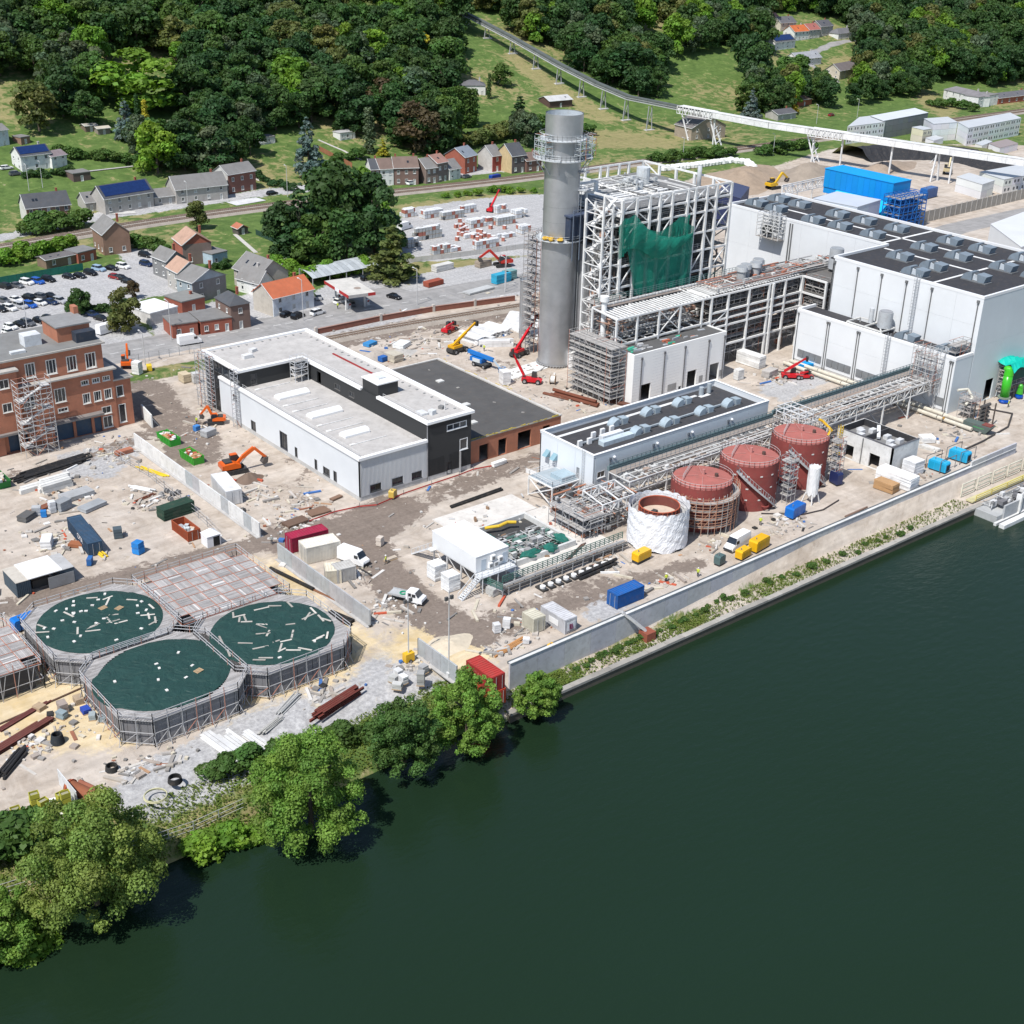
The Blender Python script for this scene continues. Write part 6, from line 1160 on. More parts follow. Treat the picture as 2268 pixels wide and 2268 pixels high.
for x,y,a,c,k,w_ in((635,700,20,'black','hatch','parked before the orange roofed house'),(660,706,20,'black','suv','parked next to the small black car before the orange roofed house'),(704,697,10,'white','suv','parked on the petrol station forecourt'),(873,663,-75,'black','sedan','standing alone on the petrol station forecourt'),(755,672,10,'white','estate','standing at the pumps under the canopy'),(780,678,60,'grey','hatch','standing under the right side of the canopy'),(703,662,70,'silver','suv','parked beside the orange roofed house'),
      (83,501,8,'red','hatch','parked before the slate roofed brick house'),(912,409,8,'white','suv','parked before the terraced houses'),(845,418,8,'silver','hatch','parked at the end of the terraced houses'),(1034,395,8,'grey','hatch','parked by the blue skip'),(603,432,10,'black','estate','parked behind the hedge near the lawn'),(815,620,0,'black','suv','parked under the curved carport roof'),
      (15,376,0,'white','estate','parked beside the white solar house'),(35,390,0,'grey','suv','parked beside the white solar house'),(1841,257,5,'red','hatch','parked behind the conveyor gallery')):car(x,y,rad(a),CC[c],c,k,w_,None)
def van(label,px,py,rz,truck=False,name='panel_van'):
 u,v=S(px,py);t=thing(name,label,'van' if not truck else 'truck',(u,v,0.02),rz);c=(.78,.78,.78)
 if truck:
  L=6.2;b=loft([[(x,-1.,z0),(x,1.,z0),(x,1.*k,z1),(x,-1.*k,z1)]for x,z0,z1,k in((.1,.5,2.1,.9),(.5,.45,2.2,.9),(1.7,.45,2.2,.88),(2.35,.45,1.35,.95),(3.0,.45,1.15,.93),(3.1,.45,.7,.9))],c);obj('cab',b,'clean',t)
  obj('windscreen',MB().add([(1.74,-.82,2.14),(1.74,.82,2.14),(2.33,.9,1.4),(2.33,-.9,1.4),(1.78,-.82,2.16),(1.78,.82,2.16),(2.38,.9,1.42),(2.38,-.9,1.42)],[(0,1,2,3),(4,7,6,5),(0,4,5,1),(2,6,7,3)]),'glass',t)
  for s in(-1,1):bx('side_window',t,'glass',DARK,.6,1.1,s*.96-.03,s*.96+.03,1.45,2.0);bx('side_window',t,'glass',DARK,1.25,1.9,s*.96-.03,s*.96+.03,1.4,1.95)
  obj('flatbed',MB((.42,.43,.44)).box(-3.2,.05,-1.05,1.05,.95,1.05).box(-3.2,.05,-1.05,-1.0,1.05,1.3).box(-3.2,.05,1.,1.05,1.05,1.3),'std',t);obj('hose_coil',MB((.01,.3,.16)).torus(-.9,.1,1.2,.5,.12,16,6),'std',t);obj('chassis',MB((.06,.06,.06)).box(-3.1,2.9,-.4,.4,.5,.9),'std',t);wheels(t,(-2.1,2.2),.85,.36,.25)
  bx('bumper',t,'ostd',DARK,3.08,3.16,-.95,.95,.35,.75)
 else:
  b=loft([[(x,-1.,z0),(x,1.,z0),(x,1.,1.4 if z1>1.5 else z1*.8),(x,.86,z1),(x,-.86,z1),(x,-1.,1.4 if z1>1.5 else z1*.8)]for x,z0,z1 in((-2.9,.4,2.5),(-2.8,.35,2.62),(1.1,.35,2.62),(1.45,.35,2.5),(2.15,.35,1.45),(2.85,.35,1.15),(2.98,.4,.8))],c);obj('body',b,'clean',t)
  obj('windscreen',MB().add([(1.5,-.84,2.46),(1.5,.84,2.46),(2.16,.94,1.52),(2.16,-.94,1.52)],[(0,3,2,1)]).add([(1.46,-.84,2.44),(1.46,.84,2.44),(2.12,.94,1.5),(2.12,-.94,1.5)],[(0,1,2,3)]),'glass',t)
  for s in(-1,1):bx('side_window',t,'glass',DARK,.95,1.75,s*.985-.03,s*.985+.03,1.45,2.05)
  wheels(t,(-1.9,1.95),.86,.36,.25);obj('bumper',MB(DARK).box(2.97,3.06,-.95,.95,.35,.72),'std',t)
  for s in(-1,1):bx('headlight',t,'ogloss',(.6,.6,.6),2.82,2.99,s*.75-.15,s*.75+.15,.8,1.0)
 return t
van('white panel van parked beside the maroon roofed cabin',783,1245,rad(-72));van('white crew-cab flatbed truck with a green hose coil on its bed',903,1330,rad(-62),True,'flatbed_truck')
van('white panel van parked beside the yellow generators',1632,1212,rad(188));van('white delivery van at the roadside hedge',238,737,rad(15));van('white minibus beside the stacked block yard',897,508,rad(15));van('white pickup van driving on the road',420,762,rad(-6))
def excavator(label,px,py,rz,s=1.,boom=((1.2,2.2),(3.4,4.4),(6.0,2.6),(6.3,.8)),col=(.68,.12,.015)):
 u,v=S(px,py);t=thing('excavator',label,'excavator',(u,v,0),rz);t.scale=(s,s,s)
 for y in(-1.1,1.1):
  m=MB((.03,.03,.032));m.extr([(-2,.25),(-1.8,.0),(1.8,0),(2,.25),(2,.6),(1.8,.85),(-1.8,.85),(-2,.6)],y-.28,y+.28);obj('track',m,'std',t)
 obj('turntable',MB((.05,.05,.05)).cyl(0,0,.7,1.1,.8,14),'std',t);m=MB(col);m.extr([(-2.3,1.1),(.7,1.1),(.7,1.7),(-.4,2.1),(-2.3,2.0)],-1.25,1.25);obj('house',m,'gloss',t);obj('counterweight',MB(tuple(q*.85 for q in col)).box(-2.6,-2.31,-1.2,1.2,1.15,1.9),'gloss',t);obj('engine_cover',MB((.05,.05,.05)).box(-1.9,-.6,-.7,1.1,2.06,2.3),'std',t)
 c=obj('cab',MB((.04,.04,.042)).extr([(-.5,1.7),(1.05,1.7),(1.1,2.3),(.7,3.0),(-.5,3.0)],.35,1.2),'gloss',t);bx('cab_window',c,'glass',DARK,-.4,.75,1.2,1.23,2.1,2.9);obj('cab_roof',MB(col).box(-.55,.72,.32,1.22,3.01,3.1),'gloss',c)
 P=[(x,-.15,z)for x,z in boom]
 b=obj('boom',MB(col).bar((.5,-.15,1.7),P[0],.45,.5).bar(P[0],P[1],.45,.65),'gloss',t);obj('ram',MB((.5,.5,.5)).bar((.9,-.15,1.3),((P[0][0]+P[1][0])/2,-.15,(P[0][2]+P[1][2])/2-.3),.16,.16,6),'metal',b)
 obj('dipper_arm',MB(col).bar(P[1],P[2],.38,.5),'gloss',t);x,_,z=P[2];obj('bucket',MB((.08,.07,.065)).extr([(x-.3,z+.1),(x+.35,z),(x+.2,z-.9),(x-.5,z-1.2),(x-.9,z-.8)],-.7,.4),'std',t);return t
excavator('large orange excavator digging beside the white cabin',521,1045,rad(-8),1.15,((1.4,2.6),(3.6,3.9),(5.6,1.8),(0,0)));excavator('orange excavator with raised boom beside the glazed black wing',478,938,rad(150),.85,((.8,2.4),(1.8,4.8),(3.6,2.6),(0,0)));excavator('orange excavator behind the brick building with its boom raised',282,812,rad(60),.95,((.8,2.6),(1.8,5.4),(3.0,3.2),(0,0)))
excavator('yellow excavator on the soil beyond the tall hall',1712,418,rad(0),1.3,col=(.7,.42,.02));excavator('pale yellow loader before the black lined bund',2098,385,rad(30),1.3,col=(.6,.5,.3));excavator('red and black excavator among scaffold stores beside the fenced yard',1112,590,rad(160),1.2,col=(.45,.03,.02))
def telehandler(label,px,py,rz,tilt,L=7.,col=(.55,.012,.02),s=1.,big=False):
 u,v=S(px,py);t=thing('telehandler',label,'telehandler',(u,v,0),rz);t.scale=(s,)*3;obj('chassis',MB((.05,.05,.052)if big else col).extr([(-2.4,.5),(2.3,.5),(2.4,.9),(1.2,1.25),(-2.4,1.3)],-.95,.95),'gloss',t);wheels(t,(-1.6,1.6),1.05,.6,.45)
 if big:obj('turret',MB(col).box(-2.,.6,-1.,1.,1.35,1.9),'gloss',t)
 c=obj('cab',MB((.05,.05,.05)).extr([(-.2,1.2),(1.1,1.2),(1.,2.6),(-.1,2.6)],.2,1.0),'gloss',t);bx('cab_window',c,'glass',DARK,0,.9,1.0,1.03,1.6,2.5)
 a=rad(tilt);p=Vector((-1.9,-.35,1.9));d=Vector((math.cos(a),0,math.sin(a)));b=obj('boom',MB(col).bar(p,p+d*L*.6,.5,.55),'gloss',t);obj('inner_boom',MB(tuple(q*.8 for q in col)).bar(p+d*L*.6,p+d*L,.36,.4),'gloss',b);e=p+d*L;obj('fork_carriage',MB((.03,.03,.03)).ob(e.x+.2,e.y,e.z-.7,.5,1.1,1.1),'std',t)
telehandler('red telehandler with its boom raised between the dark shed roof and stack',1178,848,rad(-50),118,6.5);telehandler('big red rotating telehandler working at the foot of the stack',1150,788,rad(14),38,10,s=1.1,big=True);telehandler('yellow rotating telehandler beside the white girders',1013,780,rad(8),28,8,(.72,.38,.01),1.15,True);telehandler('small red tractor loader on the muddy ground',995,735,rad(20),5,3.5);telehandler('red telehandler stretched out in the stacked block yard',1090,468,rad(30),30,8,s=1.1);telehandler('red boom lift in the courtyard before the annex',1752,838,rad(-40),35,6);telehandler('red forklift beside the red boom lift',1783,838,rad(-30),8,2.6,s=.8)
u,v=S(1068,812);t=thing('boom_lift','blue self-propelled boom lift with its mast folded','boom lift',(u,v,0),rad(-80));obj('base',MB((.05,.06,.07)).box(-2.4,2,-1.1,1.1,.6,1.1),'std',t);wheels(t,(-1.7,1.5),1.15,.55,.4);obj('turret',MB((.01,.15,.48)).box(-3.2,.6,-1.,1.,1.15,2.2).box(-2.2,.2,-1.2,-1.02,1.2,2.1,(.55,.6,.62)),'gloss',t);obj('boom',MB((.01,.17,.52)).bar((-4.6,0,3.0),(3.6,0,2.6),.6,.9).bar((-4.4,.5,2.2),(3.2,.5,2.0),.4,.5),'gloss',t);obj('jib',MB((.4,.5,.58)).bar((3.6,0,2.6),(6.2,0,.7),.28,.32),'gloss',t);m=MB((.1,.3,.6));railing(m,[(6,-.8,.3),(7,-.8,.3),(7,.8,.3),(6,.8,.3),(6,-.8,.3)],1.1,.5,.08);m.box(6,7,-.8,.8,.2,.3);obj('basket',m,'std',t)
def genset(label,px,py,rz,col,s=(3.0,1.5,1.5),cat='generator',lift=.35,group=None,stripe=None):
 u,v=S(px,py);t=thing('generator',label,cat,(u,v,0),rz,group);L,W,H=s
 m=MB(col);m.extr([(-L/2,lift),(L/2,lift),(L/2,lift+H*.85),(L/2-.25,lift+H),(-L/2+.25,lift+H),(-L/2,lift+H*.85)],-W/2,W/2);obj('canopy',m,'gloss',t);obj('base',MB((.04,.04,.045)).box(-L/2+.1,L/2-.1,-W/2+.1,W/2-.1,0,lift),'std',t)
 for k in range(3):bx('door',t,'ogloss',tuple(q*.8 for q in col),-L/2+.25+k*(L-.4)/3,-L/2+.1+(k+1)*(L-.4)/3,-W/2-.03,-W/2-.004,lift+.2,lift+H*.8)
 bx('grille',t,'ostd',(.03,.03,.03),L/2+.003,L/2+.03,-W/3,W/3,lift+.2,lift+H*.7);obj('exhaust',MB((.2,.2,.2)).cyl(-L/4,0,lift+H,lift+H+.35,.1,8),'std',t);return t
YG=(.72,.40,.01)
genset('yellow generator set beside the pair of yellow units near the van',1645,1235,rad(8),YG);genset('larger yellow generator container next to the parked van',1680,1216,rad(8),YG,(4.2,1.8,2.0));genset('yellow mobile compressor below the sheeted tank',1420,1242,rad(6),YG,(3.6,1.6,1.5),lift=.6);genset('blue generator set below the red tanks',1760,1142,rad(8),(.005,.13,.48),(4.4,1.9,2.0));genset('light blue pump unit nearest the pump house',2078,1042,rad(-84),(.02,.40,.68),(4.,1.9,2.0));genset('light blue pump unit beside the flood wall bend',2124,1020,rad(-84),(.02,.40,.68),(4.2,1.9,2.1));genset('green grey pump set at the flood wall trough',1593,1250,rad(8),(.08,.13,.13),(1.8,1.3,1.6));genset('bright blue skip between the covered basin and scaffold deck',58,1390,rad(5),(.01,.16,.55),(4.2,1.8,1.8));genset('blue waste skip standing before the terraced houses',1096,396,rad(8),(.01,.05,.3),(5,1.8,1.3));genset('blue workshop box beyond the blue filter house',2055,438,rad(5),(.01,.09,.3),(8,3,3.6));genset('dark blue yellow machine behind the red tank with the hose',1850,1072,rad(80),(.02,.03,.1),(2.4,1.4,2.4));genset('small yellow compressor before the grey sign container',1222,1440,rad(10),YG,(1.3,1,.9),lift=.2);genset('yellow cement mixer beside the workshop corner',870,1103,rad(30),(.55,.38,.08),(1.6,1.1,1.4))
for px,py,label,h in((905,1465,'mobile light mast on a yellow generator base',12),(994,1500,'thin grey lamp mast beside the short screen wall',15)):
 u,v=S(px,py);t=thing('light_mast',label,'light mast',(u,v,0));obj('mast',MB((.55,.55,.55)).cyl(0,0,0,h,.11,8,.07),'std',t);m=MB((.1,.1,.1));[m.ob(dx,0,h-1.6,.5,.3,.6)for dx in(-.5,.5)];m.bar((-.8,0,h-1.4),(.8,0,h-1.4),.06,.06);obj('lamp_heads',m,'std',t)
 if h<13:obj('base',MB((.72,.42,.02)).box(-.8,.8,-.5,.5,.2,1.6),'gloss',t);wheels(t,(0,),.6,.3,.15)
 else:obj('base',MB((.6,.6,.6)).box(-.3,.3,-.3,.3,0,.9),'std',t)
def drum(label,px,py,rz,r=.8,w=.9,col=(.42,.3,.2),core=(.7,.7,.68),group=None):
 u,v=S(px,py);t=thing('cable_drum',label,'cable drum',(u,v,0),rz,group)
 for y in(-w/2,w/2):obj('flange',MB(col).bar((0,y-.05,r),(0,y+.05,r),r*2,r*2,16),'std',t)
 obj('cable',MB(core).bar((0,-w/2+.05,r),(0,w/2-.05,r),r*1.5,r*1.5,14),'std',t)
drum('wooden cable drum with white cable beside the red telehandler',1224,850,rad(40),1.1,1.2);drum('orange ended cable drum standing under the open rack',1722,765,rad(30),1.6,1.6,(.3,.24,.22),(.4,.12,.06))
for px,py in((358,1100),(370,1092),(382,1098),(395,1095),(378,1110),(410,1112),(416,1108)):drum('small cable drum among the pile on the left yard',px,py,RN()*3,.5,.6,(.32,.32,.32),(.12,.12,.12),'cable drums on the left yard')
for px,py,r,c,lab in((388,1732,.9,(.02,.02,.02),'coil of black hose on the grey gravel'),(345,1765,1.5,(.5,.48,.3),'large pale hose loop near the hedge'),(248,1706,.8,(.03,.03,.03),'coil of black cable on the dark sledge'),(128,1645,.9,(.02,.025,.03),'black coil stack with blue bands on the sand')):
 u,v=S(px,py);m=MB(c);[m.torus(0,0,.12+k*.16,r*(1-.03*k),.09,22,5)for k in range(2 if r>1.2 else 5 if 'stack' not in lab else 9)];tag(obj('hose_coil',m,'std',None,(u,v,0)),lab,'hose')
def person(label,px,py,rz,vest=(.55,.65,.06),legs=(.04,.045,.06),stride=.22):
 u,v,z=GT(px,py);me=D.meshes.new('person');J=[(0,0,.95),(0,0,1.2),(0,.0,1.42),(0,0,1.55),(.02,0,1.68),(.02,.22,1.4),(.1,.3,1.12),(.26,.27,.92),(.02,-.22,1.4),(-.04,-.3,1.12),(.12,-.28,.9),(0,.1,.9),(stride*.5,.11,.5),(stride*.6,.12,.06),(stride+.12,.12,.04),(0,-.1,.9),(-stride*.2,-.11,.5),(-stride,-.12,.08),(-stride+.15,-.12,.04)]
 E_=[(0,1),(1,2),(2,3),(3,4),(2,5),(5,6),(6,7),(2,8),(8,9),(9,10),(0,11),(11,12),(12,13),(13,14),(0,15),(15,16),(16,17),(17,18)];Rr=[.15,.16,.17,.065,.12,.085,.06,.045,.085,.06,.045,.11,.08,.055,.05,.11,.08,.055,.05]
 me.from_pydata(J,E_,[]);o=D.objects.new('person',me);COL.objects.link(o);md=o.modifiers.new('skin','SKIN')
 for i,sv in enumerate(me.skin_vertices[0].data):sv.radius=(Rr[i],Rr[i]);sv.use_root=i==0
 o.modifiers.new('sub','SUBSURF').levels=1;dg=bpy.context.evaluated_depsgraph_get();nm=D.meshes.new_from_object(o.evaluated_get(dg));D.objects.remove(o)
 cols=[]
 for p in nm.polygons:
  zc=p.center.z;cols.append((*((.45,.28,.2)if zc>1.53 or(zc<.98 and abs(p.center.y)>.22)else vest if zc>.93 else legs if zc>.1 else(.03,.025,.02)),1))
 a=nm.attributes.new('col','FLOAT_COLOR','FACE');a.data.foreach_set('color',np.array(cols,np.float32).ravel());nm.polygons.foreach_set('use_smooth',[True]*len(nm.polygons));nm.materials.clear();nm.materials.append(MATS['std'])
 p=link(D.objects.new('person',nm));p.location=(u,v,z);p.rotation_euler[2]=rz;tag(p,label,'person');hm=MB((.75,.75,.73));hm.blob(.02,0,1.74,.145,.125,.1,10,6,0);hm.cyl(.06,0,1.7,1.715,.16,10);obj('helmet',hm,'std',p)
for a in(('person in a yellow vest and white helmet walking near the blue container',1475,1290,1.5),('person in pale yellow vest standing at the flood wall barrier',1545,1278,.4),('person in a hi-vis jacket walking beside the beige block',855,1250,2.4),('person in grey clothes and white helmet walking on the dirt track',602,1206,1.0,(.3,.32,.3)),('person in a yellow vest beside the orange excavator',436,942,.3),('person in an orange yellow vest among the pipes under the tanks',1683,1168,.8),('person in a hi-vis vest by the blue pumps beside the green column',2232,905,2.2),('person in a yellow vest near the white girders',1072,780,.4),('person in dark orange jacket beside the long pale pipes',2088,938,1.2,(.45,.25,.06)),('person in hi-vis at the petrol station pumps',748,685,.5)):person(*a)
random.seed(77)
# ================================================================ houses
SL=(.075,.08,.09);GRR=(.20,.195,.19);BRR=(.17,.12,.10);TER=(.40,.14,.08);PNK=(.42,.27,.2);BRN=(.26,.16,.115);GRW=(.40,.38,.355);WHW=(.72,.72,.70);REDB=(.32,.10,.065)
def house(label,BL,BR,dep,eave,rise,wc,rc,ridge='x',nw=3,fl=2,chim=1,side=2,solar=None,sidec=None,name='house',cat='house',frame=(.7,.7,.68),door=True):
 a=GT(*BL);b=GT(*BR);p=Vector(a[:2]);q=Vector(b[:2]);d=q-p;W=d.length;z0=min(a[2],b[2])-.1
 t=thing(name,label,cat,(p.x,p.y,z0),math.atan2(d.y,d.x));fh=eave/fl;holes=[]
 for f in range(fl):
  for i in range(nw):
   c=W*(i+.5)/nw;ww=min(1.1,W/nw*.5)
   if door and f==0 and i==nw-1:holes.append((c-.5,c+.5,.15,2.2,'door'))
   else:holes.append((c-ww/2,c+ww/2,f*fh+.95,f*fh+min(2.4,fh-.25),'window'))
 sh=[(dep*(i+.5)/max(1,side)-.45,dep*(i+.5)/max(1,side)+.45,f*fh+1.,f*fh+2.2,'window')for f in range(fl)for i in range(side)]if side else[]
 m=MB(wc);wall(m,(0,0),(W,0),0,eave,.3,[h[:4]for h in holes]);m.c=sidec or wc;wall(m,(0,dep),(0,.3),0,eave,.3,[h[:4]for h in sh if h[1]<dep-.4]);m.box(W-.3,W,.3,dep,0,eave);m.box(.3,W-.3,dep-.3,dep,0,eave)
 o=.35
 if ridge=='x':
  for x0,x1 in((0,.3),(W-.3,W)):m.add([(x,y,z)for x in(x0,x1)for y,z in((0,eave),(dep,eave),(dep/2,eave+rise))],[(0,2,1),(3,4,5),(0,3,5,2),(1,2,5,4)])
 elif ridge=='y':
  for y0,y1 in((0,.3),(dep-.3,dep)):m.add([(x,y,z)for y in(y0,y1)for x,z in((0,eave),(W,eave),(W/2,eave+rise))],[(0,1,2),(3,5,4),(0,2,5,3),(1,4,5,2)])
 obj('wall',m,'std',t)
 for h in holes:window(t,(0,0),(W,0),h[:4],frame,bars=0 if h[4]=='door' else 1,name=h[4],pane=(.55,.55,.53)if(h[4]=='door' or RN()<.25)else None,fw=.12)
 for h in sh:
  if h[1]<dep-.4:window(t,(0,dep),(0,.3),h[:4],frame,bars=0,fw=.12)
 k=rise/((dep if ridge=='x' else W)/2);th_=.16
 def slab(P):return MB(rc).add([(x,y,z)for x,y,z in P]+[(x,y,z+th_)for x,y,z in P],[(0,3,2,1),(4,5,6,7),(0,1,5,4),(1,2,6,5),(2,3,7,6),(3,0,4,7)])
 if ridge=='x':
  r=obj('roof',slab([(-o,-o,eave-k*o+.01),(W+o,-o,eave-k*o+.01),(W+o,dep/2,eave+rise+.01),(-o,dep/2,eave+rise+.01)]),'std',t);obj('roof',slab([(W+o,dep+o,eave-k*o+.01),(-o,dep+o,eave-k*o+.01),(-o,dep/2+.02,eave+rise+.01),(W+o,dep/2+.02,eave+rise+.01)]),'std',t)
  obj('gutter',MB((.66,.66,.65)).bar((-o,-o-.08,eave-k*o+.1),(W+o,-o-.08,eave-k*o+.1),.14,.18).bar((-o-.05,-o,eave-k*o+.12),(-o-.05,dep/2,eave+rise+.14),.1,.2),'std',r)
  if solar:
   x0,x1=solar[0]*W,solar[1]*W;n=max(1,int((x1-x0)/1.1));sg=obj('solar_panel',slab([(x0,.5,eave+k*.5+.2),(x1,.5,eave+k*.5+.2),(x1,dep/2-.4,eave+rise-k*.4+.2),(x0,dep/2-.4,eave+rise-k*.4+.2)]),'std',r);sg.data.materials.clear();sg.data.materials.append(MATS['solar'])
  else:
   for i in range(RCH((0,1,2))):x=W*RU(.15,.85);obj('skylight',slab([(x,dep*.2,eave+k*dep*.2+.03),(x+.8,dep*.2,eave+k*dep*.2+.03),(x+.8,dep*.3,eave+k*dep*.3+.03),(x,dep*.3,eave+k*dep*.3+.03)]),'glass',r)
 elif ridge=='y':
  r=obj('roof',slab([(-o,dep+o,eave-k*o+.01),(-o,-o,eave-k*o+.01),(W/2,-o,eave+rise+.01),(W/2,dep+o,eave+rise+.01)]),'std',t);obj('roof',slab([(W+o,-o,eave-k*o+.01),(W+o,dep+o,eave-k*o+.01),(W/2+.02,dep+o,eave+rise+.01),(W/2+.02,-o,eave+rise+.01)]),'std',t)
  obj('gutter',MB((.66,.66,.65)).bar((-o-.05,-o,eave-k*o+.1),(-o-.05,dep+o,eave-k*o+.1),.12,.18).bar((-o,-o-.05,eave-k*o+.1),(W/2,-o-.05,eave+rise+.12),.1,.22),'std',r)
 elif ridge=='hip':
  a_,b_,c_,d_=(-o,-o,eave),(W+o,-o,eave),(W+o,dep+o,eave),(-o,dep+o,eave);s_=min(W,dep)/2.2;e,f=((s_,dep/2,eave+rise),(W-s_,dep/2,eave+rise))if W>dep else((W/2,s_,eave+rise),(W/2,dep-s_,eave+rise));m=MB(rc)
  m.add([a_,b_,c_,d_,e,f],[(0,1,5,4),(1,2,5),(2,3,4,5),(3,0,4),(3,2,1,0)]if W>dep else[(0,1,4),(1,2,5,4),(2,3,5),(3,0,4,5),(3,2,1,0)]);r=obj('roof',m,'std',t)
 else:
  r=obj('roof',MB(rc).box(-.15,W+.15,-.15,dep+.15,eave+.003,eave+.3),'std',t)
 for i in range(chim):x=W*(.12+.76*i/max(1,chim-1))if chim>1 else W*.8;zz=eave+rise*.6;m=MB(REDB if wc!=WHW else(.5,.48,.46));m.box(x-.3,x+.3,dep*.5-.1,dep*.5+.5,zz,eave+rise+1.);m.box(x-.36,x+.36,dep*.5-.16,dep*.5+.56,eave+rise+1.002,eave+rise+1.12);obj('chimney',m,'std',r)
 return t
base_mat('solar','const',.18,0,.2,1.2,col=(.012,.03,.11),spec=.6)
random.seed(5)
